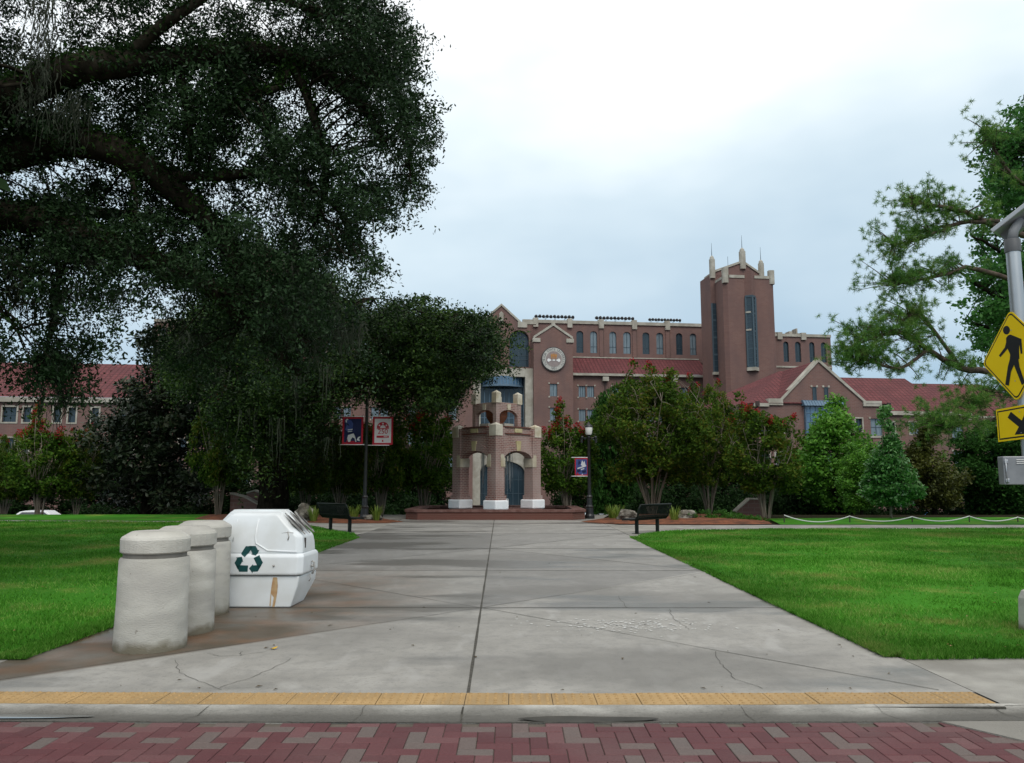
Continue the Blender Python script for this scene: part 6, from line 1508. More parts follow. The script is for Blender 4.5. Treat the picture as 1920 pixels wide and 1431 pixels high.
def branch(mb, pts, r0, r1, n=8, wig=.0):
    pts = [Vector(p) for p in pts]; out = []; rs = []; m = len(pts) - 1
    for i in range(m):
        for k in range(4):
            t = k / 4; p0 = pts[max(i - 1, 0)]; p1 = pts[i]; p2 = pts[i + 1]; p3 = pts[min(i + 2, m)]
            q = .5 * ((2 * p1) + (-p0 + p2) * t + (2 * p0 - 5 * p1 + 4 * p2 - p3) * t * t + (-p0 + 3 * p1 - 3 * p2 + p3) * t ** 3)
            if wig: q = q + Vector((random.uniform(-wig, wig), random.uniform(-wig, wig), random.uniform(-wig, wig)))
            out.append(q); rs.append(r0 + (r1 - r0) * (i + t) / m)
    out.append(pts[-1]); rs.append(r1); mb.tube(out, rs, n); return out
def twigs(mb, anchors, targets, r=.012, n=4, maxd=99):
    """thin drooping branches from the nearest limb point to each leaf cluster"""
    A = np.array([tuple(a) for a in anchors])
    for t in targets:
        d = np.linalg.norm(A - t, axis=1) + np.maximum(0, (A[:, 2] < t[2] - 2.5)) * .5; i = int(random.choice(np.argsort(d)[:9])); a = Vector(A[i]); b = Vector(t)
        if (b - a).length > maxd: continue
        L_ = (b - a).length; m = a.lerp(b, .5) + Vector((random.uniform(-.2, .2) * L_, random.uniform(-.2, .2) * L_, random.uniform(-.05, .22) * L_))
        mb.tube([a, a.lerp(m, .5) + Vector((0, 0, .03)), m, m.lerp(b, .6), b], [r * (1 + L_ * .5), r * (1 + L_ * .35), r * (.8 + L_ * .2), r * .6, r * .3], n)

def moss(name, spots, parent, lmin=.3, lmax=1.1, per=14, w=.02, spread=.12):
    V = []
    for s in spots:
        L0 = random.uniform(lmin, lmax)
        for k in range(per):
            x, y = s[0] + random.gauss(0, spread), s[1] + random.gauss(0, spread); z = s[2] + random.uniform(-.1, .05); L_ = L0 * random.uniform(.25, 1) ** 1.3; a = random.uniform(0, 3.14); ww = w * random.uniform(.5, 1.2); ns = 8
            px_, py_ = x, y
            for i in range(ns):
                nx_, ny_ = px_ + random.gauss(0, .022), py_ + random.gauss(0, .022); w0 = ww * (1 - i / ns) + .003; w1 = ww * (1 - (i + 1) / ns) + .002; z0, z1 = z - L_ * i / ns, z - L_ * (i + 1) / ns
                c, s_ = math.cos(a), math.sin(a)
                V += [(px_ - c * w0, py_ - s_ * w0, z0), (px_ + c * w0, py_ + s_ * w0, z0), (nx_ + c * w1, ny_ + s_ * w1, z1), (nx_ - c * w1, ny_ - s_ * w1, z1)]; px_, py_ = nx_, ny_
    return quads_obj(name, np.array(V), 4, M['moss'], parent)

def near_oak():
    t = thing('live_oak', 'huge dark live oak with moss hung limbs arching in from the left edge', 'tree', (-13.5, 13, 0))
    o = Vector(t.location); rel = lambda pts: [p - o for p in pts]
    tr = MB(); anchors = []
    fern = []
    def limb(l, r0, r1, wig=.02, n=10):
        pts = [P(a, b, c) - o for a, b, c in l]; q = branch(tr, pts, r0, r1, n, wig); anchors.extend(q)
        fern.extend([(q[j], q[j + 1], r0 + (r1 - r0) * j / len(q)) for j in range(len(q) - 1)]); return q
    base = [Vector((0, 0, -.1)), Vector((.1, 0, 1.2)), Vector((.4, .1, 2.6)), Vector((1.0, .2, 4.2))]
    branch(tr, base, .75, .5, 14, .03)
    fork = P(-300, 400, 13.2) - o
    branch(tr, [base[-1], fork], .5, .4, 12)
    def lf(l, r0, r1, **k):
        pts = [base[-1], fork] if False else []
        return limb(l, r0, r1, **k)
    lf([(-400, 520, 13), (-180, 380, 12.5), (15, 405, 12), (120, 430, 12), (250, 478, 12.3), (370, 525, 12.8), (430, 575, 13.2), (490, 630, 14), (560, 700, 15)], .30, .07)
    lf([(-400, 480, 13), (-200, 330, 12.6), (0, 290, 12.2), (130, 265, 12), (250, 300, 12.2), (340, 370, 12.6), (420, 450, 13), (470, 540, 13.5), (520, 610, 14), (600, 660, 15)], .34, .08)
    lf([(-420, 460, 13), (-200, 260, 12.4), (0, 190, 11.6), (110, 140, 11.4), (230, 118, 11.6), (350, 112, 12), (450, 98, 12.4), (545, 108, 12.8), (620, 150, 13.2), (680, 200, 13.6), (720, 270, 14)], .30, .07)
    lf([(545, 110, 12.8), (580, 190, 12.8), (605, 280, 13), (610, 350, 13.2), (590, 420, 13.4)], .09, .03)
    lf([(545, 115, 12.8), (520, 165, 12.4), (470, 175, 12.2), (430, 200, 12)], .07, .03)
    lf([(660, 180, 13.5), (700, 150, 13.6), (735, 170, 13.8), (760, 250, 14), (770, 330, 14)], .06, .02)
    lf([(340, 115, 12), (345, 180, 12), (355, 260, 12.2), (352, 300, 12.3)], .05, .02)
    lf([(300, 330, 12.4), (420, 330, 12.6), (540, 330, 13), (640, 400, 13.4), (660, 480, 13.6)], .10, .03)
    lf([(-200, 330, 12.6), (-160, 100, 11.5), (0, -80, 11), (220, -160, 11), (430, -180, 11.5), (600, -100, 12)], .22, .05)
    lf([(230, 118, 11.6), (330, 30, 11.4), (420, -20, 11.5), (560, 10, 12), (650, 60, 12.4)], .10, .03)
    lf([(100, 430, 12), (110, 520, 12.2), (100, 600, 12.4), (85, 680, 12.6)], .06, .02)
    lf([(240, 300, 12.2), (255, 370, 12), (250, 440, 12)], .05, .02)
    lf([(-50, 420, 12), (-20, 540, 11.5), (30, 620, 11.6)], .06, .02)
    # limbs the camera does not see: over the lawn and towards the street
    for l in ([(0, 0, 5), (-2, 3, 7.5), (-3.5, 7, 8.5)], [(0, 0, 5), (-4, 0, 7.5), (-8, 1, 9)], [(0, 0, 5), (1, -3, 7.5), (2.5, -5.5, 9)], [(0, 0, 5.5), (.5, 0, 8), (1, 1, 11)], [(0, 0, 5), (2, 4, 7.5), (5, 8, 8.5)]):
        anchors.extend(branch(tr, [Vector(p) for p in l], .3, .06, 10, .03))
    main = [(-160, -320), (640, -320), (730, -120), (735, 0), (785, 60), (775, 130), (808, 190), (798, 250), (792, 330), (755, 370), (748, 415), (710, 435), (690, 420), (690, 480), (706, 520), (690, 600), (560, 640), (420, 600), (330, 540), (240, 500), (150, 480), (90, 500), (-160, 520)]
    holes = [(455, 300, 52, 40, .93), (480, 370, 45, 40, .8), (130, 330, 85, 40, .85), (60, 340, 60, 35, .7), (205, 345, 40, 40, .5), (195, 190, 32, 20, .9), (60, 50, 140, 105, .9), (200, 60, 45, 75, .8), (385, 20, 55, 45, .95), (560, 30, 30, 40, .7), (540, 200, 30, 40, .5), (20, 350, 70, 45, .7), (320, 200, 28, 35, .5), (300, 470, 45, 22, .7), (430, 500, 30, 30, .5), (500, 430, 40, 30, .7), (385, 560, 28, 30, .7), (620, 230, 30, 60, .45), (560, 250, 30, 30, .5), (340, 275, 25, 25, .3), (650, 330, 35, 40, .4), (240, 420, 45, 25, .6), (600, 400, 30, 40, .45)]
    def dens(px, py, W_):
        d = np.ones(len(px)) * .9
        for hx, hy, rx, ry, k in holes: d *= 1 - k * np.exp(-(((px - hx) / rx) ** 2 + ((py - hy) / ry) ** 2) ** 1.5)
        nn = nz3(W_, .75) + .55 * nz3(W_, 1.9, 5) + .22 * np.exp(-((px - 400) / 260) ** 2 - ((py - 330) / 240) ** 2) - .10 * (px > 620)
        d *= np.clip((nn + .05) * 3.6, .015, 1)
        return d
    cl = pxpoly(main, 4700, 11.4, 17.0, dens)
    # feathery outer sprays at the right-hand rim
    rim = [(715, -100), (765, 60), (780, 100), (800, 200), (822, 235), (808, 300), (785, 350), (755, 400), (745, 425), (710, 430), (650, 380), (640, 100), (680, -60)]
    cl2 = pxpoly(rim, 330, 12, 15.5)
    hang = [(-60, 430), (260, 480), (300, 520), (262, 560), (255, 640), (205, 690), (140, 720), (60, 720), (-60, 690)]
    hh = [(20, 590, 45, 70, .97), (232, 560, 38, 45, .8), (160, 540, 18, 40, .55), (75, 520, 25, 30, .3), (240, 650, 40, 40, .95), (190, 650, 12, 50, .5)]
    def dh(px, py, W_):
        d = np.ones(len(px))
        for hx, hy, rx, ry, k in hh: d *= 1 - k * np.exp(-(((px - hx) / rx) ** 2 + ((py - hy) / ry) ** 2) ** 1.5)
        return d * np.clip(.6 + 1.6 * (nz3(W_, 1.3, 9) + .2), .1, 1)
    cl3 = pxpoly(hang, 170, 11, 13.5, dh)
    col = pxpoly([(40, 640), (170, 640), (160, 730), (140, 770), (110, 770), (60, 700)], 26, 11.4, 13)
    low = pxpoly([(280, 520), (700, 580), (705, 640), (600, 700), (300, 680), (270, 600)], 90, 12.5, 16)
    # crown beyond the frame: keeps the shade and the shape right from elsewhere
    outv = []
    for i in range(950):
        a = random.uniform(0, 6.283); el = random.uniform(.1, 1.5); rr = random.uniform(.75, 1)
        p = Vector((-13.5 + 8.5 * rr * math.cos(a) * math.cos(el), 13 + 9 * rr * math.sin(a) * math.cos(el), 4.2 + 7.5 * rr * math.sin(el)))
        q = p - Vector((0, 0, EYE)); f = q.y * CT + q.z * ST
        if f > 1:
            px = 960 + FPX * q.x / f; py = 715.5 - FPX * (q.z * CT - q.y * ST) / f
            if px > -120 and py > -120: continue
        outv.append(tuple(p))
    outv = np.array(outv)
    allc = np.concatenate([cl, cl2, cl3, col, low]) - np.array(o)
    pts = np.concatenate([sprays(cl - np.array(o) + np.array([0, 0, .15]), .55, 78, .075), sprays(cl2 - np.array(o), .42, 30, .045, .4), sprays(cl3 - np.array(o) + np.array([0, 0, .2]), .6, 80, .07, .25, 1.4), clusters(col - np.array(o), .22, 80, 1.4), sprays(low - np.array(o), .7, 95, .1)])
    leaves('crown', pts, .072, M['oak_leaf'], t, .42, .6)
    far = clusters(outv - np.array(o), .85, 120, .6)
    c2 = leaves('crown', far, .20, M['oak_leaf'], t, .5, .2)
    twigs(tr, anchors, allc[rng.permutation(len(allc))[:1300]], .009, 4, 3.2)
    twigs(tr, anchors, (outv - np.array(o))[::6], .02, 4, 6)
    tr.build('trunk', M['bark_oak'], t)
    # resurrection fern and vines growing along the limbs
    vs = []
    for a, b, r in fern:
        for _ in range(int(25 + 620 * r)):
            q = a.lerp(b, random.random()); an = random.gauss(1.57, 1.3); ax = (b - a).normalized(); sd = ax.cross(Vector((0, 0, 1))).normalized(); up = sd.cross(ax)
            rr = r * random.uniform(.97, 1.05) + abs(random.gauss(0, .05)); vs.append(tuple(q + (sd * math.cos(an) + up * math.sin(an)) * rr))
    leaves('vine', np.array(vs), .07, M['vine'], t, .5, .3)
    sp = [P(a, b, c) - o for a, b, c in ((70, 20, 11), (85, 60, 11), (75, 120, 11), (60, 160, 11), (95, 0, 11), (55, 90, 11.2), (120, 190, 11), (40, 190, 11), (150, 180, 11.2))]
    moss('moss', sp, t, .4, 1.2, 34, .008, .11)
    sp = [P(random.uniform(10, 240), random.uniform(440, 560), random.uniform(11.5, 13)) - o for _ in range(45)] + [P(random.uniform(60, 150), random.uniform(640, 740), 12.2) - o for _ in range(26)] + [P(random.uniform(280, 680), random.uniform(430, 640), random.uniform(12, 15)) - o for _ in range(45)]
    moss('moss', sp, t, .25, .8, 16, .012, .07)
near_oak()

def far_oak():
    Y = 37.0; g = P(508, 960, Y)
    t = thing('live_oak', 'dark spreading live oak behind the left lamp post with foliage reaching the fountain', 'tree', (g.x, Y, -.1)); o = Vector(t.location)
    tr = MB(); anchors = []
    anchors += branch(tr, [Vector((0, 0, -.2)), Vector((.1, 0, 1)), Vector((.0, -.1, 2.2)), Vector((-.3, -.3, 3.8))], .75, .5, 14, .03)
    def limb(l, r0, r1): anchors.extend(branch(tr, [P(a, b, c) - o for a, b, c in l], r0, r1, 8, .03))
    limb([(505, 850, 37), (560, 780, 36), (640, 720, 35), (740, 680, 33), (840, 660, 31), (900, 640, 30.5)], .38, .08)
    limb([(505, 850, 37), (470, 760, 36), (430, 690, 34), (390, 640, 33), (340, 600, 32)], .36, .08)
    limb([(503, 840, 37), (520, 740, 36), (560, 640, 35), (620, 580, 34), (700, 560, 33)], .36, .08)
    limb([(505, 850, 37), (480, 740, 38), (460, 640, 40), (450, 560, 42)], .34, .08)
    limb([(505, 850, 37), (600, 740, 34), (680, 720, 32), (760, 730, 31)], .25, .05)
    limb([(640, 720, 33), (720, 640, 32), (800, 600, 31), (860, 590, 30)], .16, .05)
    out = [(300, 690), (340, 610), (420, 540), (520, 520), (620, 540), (690, 590), (760, 592), (850, 618), (915, 625), (930, 650), (915, 685), (885, 715), (855, 745), (840, 775), (800, 770), (760, 755), (700, 745), (640, 740), (600, 770), (560, 810), (480, 810), (450, 780), (390, 740), (340, 740)]
    hl = [(895, 750, 30, 22, .8), (600, 835, 60, 30, .7), (420, 790, 30, 30, .6), (470, 560, 26, 22, .6), (520, 620, 20, 20, .5)]
    def dens(px, py, W_):
        d = np.ones(len(px))
        for hx, hy, rx, ry, k in hl: d *= 1 - k * np.exp(-(((px - hx) / rx) ** 2 + ((py - hy) / ry) ** 2) ** 1.5)
        return d * np.clip((nz3(W_, .33) + .5 * nz3(W_, .9, 3) + .14) * 3.2, .03, 1)
    cl = pxpoly(out, 2300, 31, 42, dens)
    sk = pxpoly([(690, 590), (730, 572), (790, 566), (850, 588), (915, 598), (948, 622), (950, 660), (925, 690), (905, 715), (880, 700), (860, 750), (820, 765), (780, 745), (720, 640)], 420, 29, 33)
    sk2 = pxpoly([(600, 690), (690, 700), (860, 720), (845, 765), (760, 765), (700, 755), (640, 745)], 90, 33.2, 36)
    hg = pxpoly([(390, 730), (625, 740), (622, 815), (575, 850), (500, 868), (440, 850), (400, 810)], 420, 30, 35.5, lambda px, py, W_: np.clip((nz3(W_, .5) + .5 * nz3(W_, 1.2, 3) + .22) * 3, .03, 1))
    allc = np.concatenate([cl, sk, sk2, hg]) - np.array(o)
    pts = np.concatenate([sprays(cl - np.array(o) + np.array([0, 0, .3]), 1.1, 78, .17, .5), sprays(sk - np.array(o) + np.array([0, 0, .1]), .8, 60, .10, .6, .7), clusters(sk2 - np.array(o), .4, 60, .9), sprays(hg - np.array(o) + np.array([0, 0, .3]), 1.0, 66, .13, .25, 1.5)])
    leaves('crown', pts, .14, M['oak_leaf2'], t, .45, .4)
    twigs(tr, anchors, allc[rng.permutation(len(allc))[:500]], .016, 4, 6)
    tr.build('trunk', M['bark_oak'], t)
    sp = [P(random.uniform(390, 620), random.uniform(680, 820), random.uniform(30, 36)) - o for _ in range(50)]
    moss('moss', sp, t, .8, 2.6, 14, .03, .2)
far_oak()

def magnolia():
    Y = 44; p = P(272, 960, Y); zb_ = gz(0, Y)
    t = thing('magnolia_tree', 'near black glossy magnolia in front of the left wing', 'tree', (p.x, Y, zb_)); o = Vector(t.location)
    tr = MB(); H_ = P(300, 600, Y).z - zb_; anchors = branch(tr, [Vector((0, 0, 0)), Vector((.1, 0, 2.5)), Vector((.3, .1, H_ * .55)), Vector((.8, 0, H_ * .93))], .3, .06, 10, .02)
    out = [(165, 830), (172, 790), (225, 780), (215, 740), (262, 700), (275, 650), (268, 628), (300, 612), (330, 640), (420, 640), (430, 760), (400, 860), (390, 930), (340, 948), (240, 940), (175, 925), (150, 900), (180, 860)]
    cl = pxpoly(out, 520, 41, 47, lambda px, py, W_: np.clip(.65 + 1.6 * (nz3(W_, .6) + .2), .15, 1))
    pts = clusters(cl - np.array(o), .7, 46, .75); leaves('crown', pts, .30, M['magnolia'], t, .45, -.2, up=.8); twigs(tr, anchors, (cl - np.array(o))[::3], .02, 4, 9); tr.build('trunk', M['bark_oak'], t)
magnolia()

# crape myrtles: three built ones, the rest are copies
def myrtle_mesh(seed, H_, Wd, m, red, rtop=.8, cs=.32, base=.3, ns=14, leafs=26):
    """origin at the ground, returns (trunk, crown, blossom) objects without parent"""
    r_ = random.Random(seed); tr = MB(); anchors = []; tips = []
    for k in range(ns):
        a = 6.283 * k / ns + r_.uniform(-.3, .3); rad = r_.uniform(.25, .5) * Wd; h = H_ * r_.uniform(.72, .95); s = .12
        pts = [Vector((s * math.cos(a), s * math.sin(a), -.1)), Vector((rad * .25 * math.cos(a), rad * .25 * math.sin(a), h * .3)), Vector((rad * .55 * math.cos(a + .15), rad * .55 * math.sin(a + .15), h * .6)), Vector((rad * math.cos(a + .2), rad * math.sin(a + .2), h))]
        anchors += branch(tr, pts, .026 + .0025 * H_, .009, 6, .02)[4:]; tips.append(pts[-1])
        if r_.random() < .8:
            b = pts[1].lerp(pts[2], .4); anchors += branch(tr, [b, b + Vector((math.cos(a + 1) * rad * .3, math.sin(a + 1) * rad * .3, h * .2)), b + Vector((math.cos(a + 1.2) * rad * .5, math.sin(a + 1.2) * rad * .5, h * .45))], .03, .01, 5, .02)
    cl = []; n = int(150 * Wd * H_ / 9)
    z0 = H_ * base
    while len(cl) < n:
        z = r_.uniform(z0, H_); f = (z - z0) / (H_ - z0); env = Wd / 2 * (math.sin(math.pi * min(1, .14 + f * rtop)) ** .6)
        a = r_.uniform(0, 6.283); rr = env * r_.random() ** .42 * (1 + .35 * noise.noise(Vector((a * 1.1, z * .6, seed)))); p = Vector((rr * math.cos(a), rr * math.sin(a), z)); nn = noise.noise(p * .9 + Vector((seed, 0, 0)))
        if r_.random() < .55 + 1.4 * nn: 
            if f > .6: p.z += (f - .6) * 4 * noise.noise(Vector((p.x * 1.6, p.y * 1.6, seed * 2.))) * 1.3
            cl.append(tuple(p))
    cl = np.array(cl); twigs(tr, anchors, cl[::2], .008, 4, 2.5)
    a = tr.build('trunk', M['bark_myrtle'], None); b = leaves('crown', clusters(cl, cs, leafs, .85), .15, m, None, .6, .0); outs = [a, b]
    if red:
        top = cl[cl[:, 2] > H_ * .5]; top = top[np.argsort(-(top[:, 2] + rng.uniform(0, H_ * .4, len(top))))][:red]; top = top * np.array([1.08, 1.08, 1.0]) + np.array([0, 0, .15])
        outs.append(leaves('blossom', clusters(top, .17, 60, 1.3), .075, M['blossom'], None, .9))
    return outs
PROTO = {}
def place_tree(name, kind, label, cat, px, py_top, Y, wpx, builder, group=None, rz=None):
    zb_ = gz(0, Y); x = P(px, 900, Y).x; top = P(px, py_top, Y).z; H_ = top - zb_; Wd = wpx / FPX * Y
    if kind not in PROTO: PROTO[kind] = (H_, Wd, builder(H_, Wd))
    H0, W0, parts = PROTO[kind]
    t = thing(name, label, cat, (x, Y, zb_), random.uniform(0, 6) if rz is None else rz, group); t.scale = (Wd / W0, Wd / W0, H_ / H0)
    for q in parts:
        if q.parent is None and not q.get('used'): c = q; q['used'] = 1
        else: c = q.copy(); C.objects.link(c)
        c.parent = t
    for q in t.children_recursive:
        pass
    return t
GM = 'crape myrtles standing along the beds'
mA = lambda H_, W_: myrtle_mesh(11, H_, W_, M['myrtle_leaf'], 5, leafs=52, base=.25)
mB = lambda H_, W_: myrtle_mesh(23, H_, W_, M['myrtle_green'], 26, .8, base=.25, leafs=48)
mC = lambda H_, W_: myrtle_mesh(37, H_, W_, M['myrtle_leaf'], 12, .75, base=.27, ns=12, leafs=50)
PM = [('A', 'tallest broad crape myrtle behind the right bench, nearly reaching the red roof strip', 1222, 716, 37, 225, mA), ('A', 'crape myrtle between the tallest one and the tiled gable wing', 1328, 742, 38.5, 150, mA),
      ('B', 'round crape myrtle full of red blossom just right of the fountain', 1062, 800, 38, 118, mB), ('C', 'crape myrtle with red tufts in front of the gabled wing by the low brick wall', 1434, 782, 33.5, 150, mC),
      ('B', 'crape myrtle with scattered red blossom just left of the fountain', 795, 775, 39, 130, mB), ('C', 'crape myrtle right behind the left lamp post', 715, 800, 37.5, 110, mC), ('A', 'shaded crape myrtle behind the left bench', 640, 800, 38, 120, mA),
      ('C', 'shaded crape myrtle with pale stems left of the oak trunk', 412, 745, 36.5, 100, mC), ('A', 'reddish crape myrtle at the left edge of the photo', 12, 832, 42, 110, mA), ('B', 'tall green crape myrtle above the white car', 78, 806, 41, 120, mB), ('A', 'orange tinged crape myrtle beside the magnolia', 146, 822, 42, 90, mA), ('C', 'dim crape myrtle under the oak between its trunk and the left bench', 575, 810, 40, 110, mC)]
for k, lab, px, pt, Y, w, b in PM: place_tree('crape_myrtle', k, lab, 'tree', px, pt, Y, w, b, GM)

def broad(seed, m, leaf=.2, cs=.5, n0=170, per=30, trunk='bark_oak', zb0=.25, shape='round', tr_r=.14):
    def f(H_, Wd):
        r_ = random.Random(seed); tr = MB(); anchors = branch(tr, [Vector((0, 0, -.1)), Vector((.03, 0, H_ * .3)), Vector((0, .05, H_ * .6)), Vector((0, 0, H_ * .92))], tr_r, .03, 8, .02)
        for k in range(10):
            a = r_.uniform(0, 6.283); z = H_ * r_.uniform(zb0, .75); rr = Wd * .38 * (1 if shape == 'round' else max(.15, (1 - z / H_) * 1.3)); anchors += branch(tr, [Vector((0, 0, z)), Vector((rr * .5 * math.cos(a), rr * .5 * math.sin(a), z + H_ * .07)), Vector((rr * math.cos(a), rr * math.sin(a), z + H_ * .12))], .05, .015, 5, .02)
        cl = []
        while len(cl) < n0:
            z = r_.uniform(H_ * zb0, H_); f_ = (z / H_ - zb0) / (1 - zb0)
            env = Wd / 2 * (math.sin(math.pi * min(1, .12 + f_ * .85)) ** .55 if shape == 'round' else ((1 - f_) ** .8 * .95 + .08) * min(1, .45 + f_ * 4))
            a = r_.uniform(0, 6.283); rr = env * r_.random() ** .4 * (1 + .55 * noise.noise(Vector((math.cos(a) * 1.3 + seed, math.sin(a) * 1.3, z * .55)))); p = Vector((rr * math.cos(a), rr * math.sin(a), z + (z / H_) ** 3 * 1.6 * noise.noise(Vector((a * 1.4, seed, 2)))))
            if r_.random() < .6 + 1.3 * noise.noise(p * .7 + Vector((seed, 3, 0))): cl.append(tuple(p))
        cl = np.array(cl); twigs(tr, anchors, cl[::3], .01, 4, 3)
        return [tr.build('trunk', M[trunk], None), leaves('crown', clusters(cl, cs, per, .6), leaf, m, None, .55, .0, up=.6)]
    return f
place_tree('leafy_tree', 'bright', 'bright light green tree covering the bay window of the gabled wing', 'tree', 1566, 775, 44, 135, broad(5, M['bright_leaf'], .2, .55, 340, 60, zb0=.12), rz=1)
place_tree('pear_tree', 'pear', 'cone shaped blue green young tree with thin pale trunk behind the rope barrier', 'tree', 1668, 806, 33.5, 108, broad(6, M['pear_leaf'], .15, .3, 300, 60, 'bark_myrtle', .17, 'cone', .05), rz=2)
place_tree('leafy_tree', 'dull', 'brownish green round tree right of the cone shaped tree', 'tree', 1748, 815, 42, 110, broad(8, M['dull_leaf'], .17, .5, 300, 60, zb0=.15), rz=0)
place_tree('leafy_tree', 'dk1', 'dark green tree beside the sign pole at the right edge', 'tree', 1872, 795, 44, 150, broad(9, M['mid_leaf'], .2, .6, 420, 70, zb0=.06), rz=0)
place_tree('leafy_tree', 'bright', 'bright green bushy tree low between the crape myrtle and the cone shaped tree', 'tree', 1612, 850, 40, 80, None, rz=3)
place_tree('leafy_tree', 'dk1', 'green tree behind the left half of the tallest crape myrtle', 'tree', 1150, 735, 50, 100, None, rz=4)
# shaded trees further back between the beds and the street
for i, (px, pt, Y, w, lab) in enumerate([(555, 780, 52, 150, 'dark tree in deep shade behind the oak trunk'), (690, 810, 56, 160, 'dark tree behind the left lamp post'), (800, 830, 54, 110, 'dark tree low behind the crape myrtle left of the fountain'), (1080, 850, 60, 90, 'dark tree low behind the right lamp post'), (1275, 800, 55, 150, 'dark tree behind the tallest crape myrtle'),
                          (1400, 840, 52, 130, 'dark tree behind the low brick wall on the right'), (1500, 860, 54, 130, 'dark tree below the bay window'), (30, 870, 60, 140, 'dark tree at far left beyond the white car'), (200, 860, 62, 160, 'dark tree behind the magnolia, left'), (420, 850, 56, 140, 'dark tree left of the oak trunk behind the pale stemmed myrtle'), (1945, 830, 50, 140, 'dark tree beyond the right frame edge'), (330, 880, 58, 120, 'dark tree under the magnolia, right')]):
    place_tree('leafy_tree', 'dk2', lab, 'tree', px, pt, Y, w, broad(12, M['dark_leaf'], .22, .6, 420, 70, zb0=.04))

def shrub(label, px, Y, w, h, m, leaf=.06, n=60, name='shrub'):
    p = P(px, 960, Y); t = thing(name, label, 'shrub', (p.x, Y, gz(0, Y))); cl = np.stack([rng.uniform(-w / 2, w / 2, n), rng.uniform(-.5, .5, n) * min(w, 1.2), np.abs(rng.normal(0, h * .35, n)) + .05], 1); cl[:, 2] = np.minimum(cl[:, 2], h) * (1 - (2 * cl[:, 0] / w) ** 4 * .6)
    leaves('foliage', clusters(cl, h * .3, 60, .7), leaf, m, t, .4, -.6)
    mb = MB()
    for k in range(6): a = random.uniform(-w * .35, w * .35); mb.tube([(a, 0, -.05), (a + random.uniform(-.1, .1), random.uniform(-.1, .1), h * .7)], [.015, .006], 5)
    mb.build('stem', M['bark_oak'], t)
shrub('long low bright green shrub on the mulch right of the bench', 1335, 31.5, 2.6, .42, M['green_shrub'], .07, 90); shrub('low bright green shrub at the right end of the mulch', 1400, 31.3, 1.4, .3, M['green_shrub'], .07, 50)
for i, (px, Y, w, h, lab) in enumerate([(1490, 45, 9, 2.2, 'dark hedge below the gabled wing'), (1800, 47, 12, 2.0, 'dark hedge below the right wing'), (620, 46, 7, 2.2, 'dark hedge behind the left bench'), (250, 50, 9, 2.0, 'dark hedge under the magnolia'), (1275, 46, 6, 2.3, 'dark hedge behind the tallest crape myrtle'), (770, 48, 3.5, 2.0, 'dark hedge left behind the fountain'), (60, 57, 9, 1.6, 'dark hedge behind the white car')]):
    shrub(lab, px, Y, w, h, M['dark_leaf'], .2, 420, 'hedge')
def iris(label, px, Y, h=.5, n=80):
    p = P(px, 960, Y); V = []
    for k in range(n):
        a = random.uniform(0, 6.283); r = random.uniform(.02, .12); hh = h * random.uniform(.6, 1.1); l = random.uniform(.1, .3); x, y = r * math.cos(a), r * math.sin(a); dx, dy = math.cos(a) * l, math.sin(a) * l; w = .012; wx, wy = -math.sin(a) * w, math.cos(a) * w
        V += [(x - wx, y - wy, 0), (x + wx, y + wy, 0), (x + dx * .4 + wx, y + dy * .4 + wy, hh * .6), (x + dx * .4 - wx, y + dy * .4 - wy, hh * .6)]; V += [(x + dx * .4 - wx, y + dy * .4 - wy, hh * .6), (x + dx * .4 + wx, y + dy * .4 + wy, hh * .6), (x + dx + wx * .2, y + dy + wy * .2, hh), (x + dx - wx * .2, y + dy - wy * .2, hh)]
    o = quads_obj('ornamental_grass', np.array(V), 4, M['iris'], None); o.location = (p.x, Y, .05); tag(o, label, 'grass clump', 'yellow green grass clumps in the mulch')
for px, Y, l in ((588, 30.2, 'yellow green grass clump left of the left bench'), (664, 31, 'yellow green grass clump between the left bench and the lamp post'), (706, 30.6, 'yellow green grass clump right of the left lamp post'), (1160, 31, 'yellow green grass clump left of the right bench'), (1264, 30, 'yellow green grass clump right of the right bench'), (1148, 31.8, 'tall yellow grass clump beside the right lamp post')): iris(l, px, Y, .55)

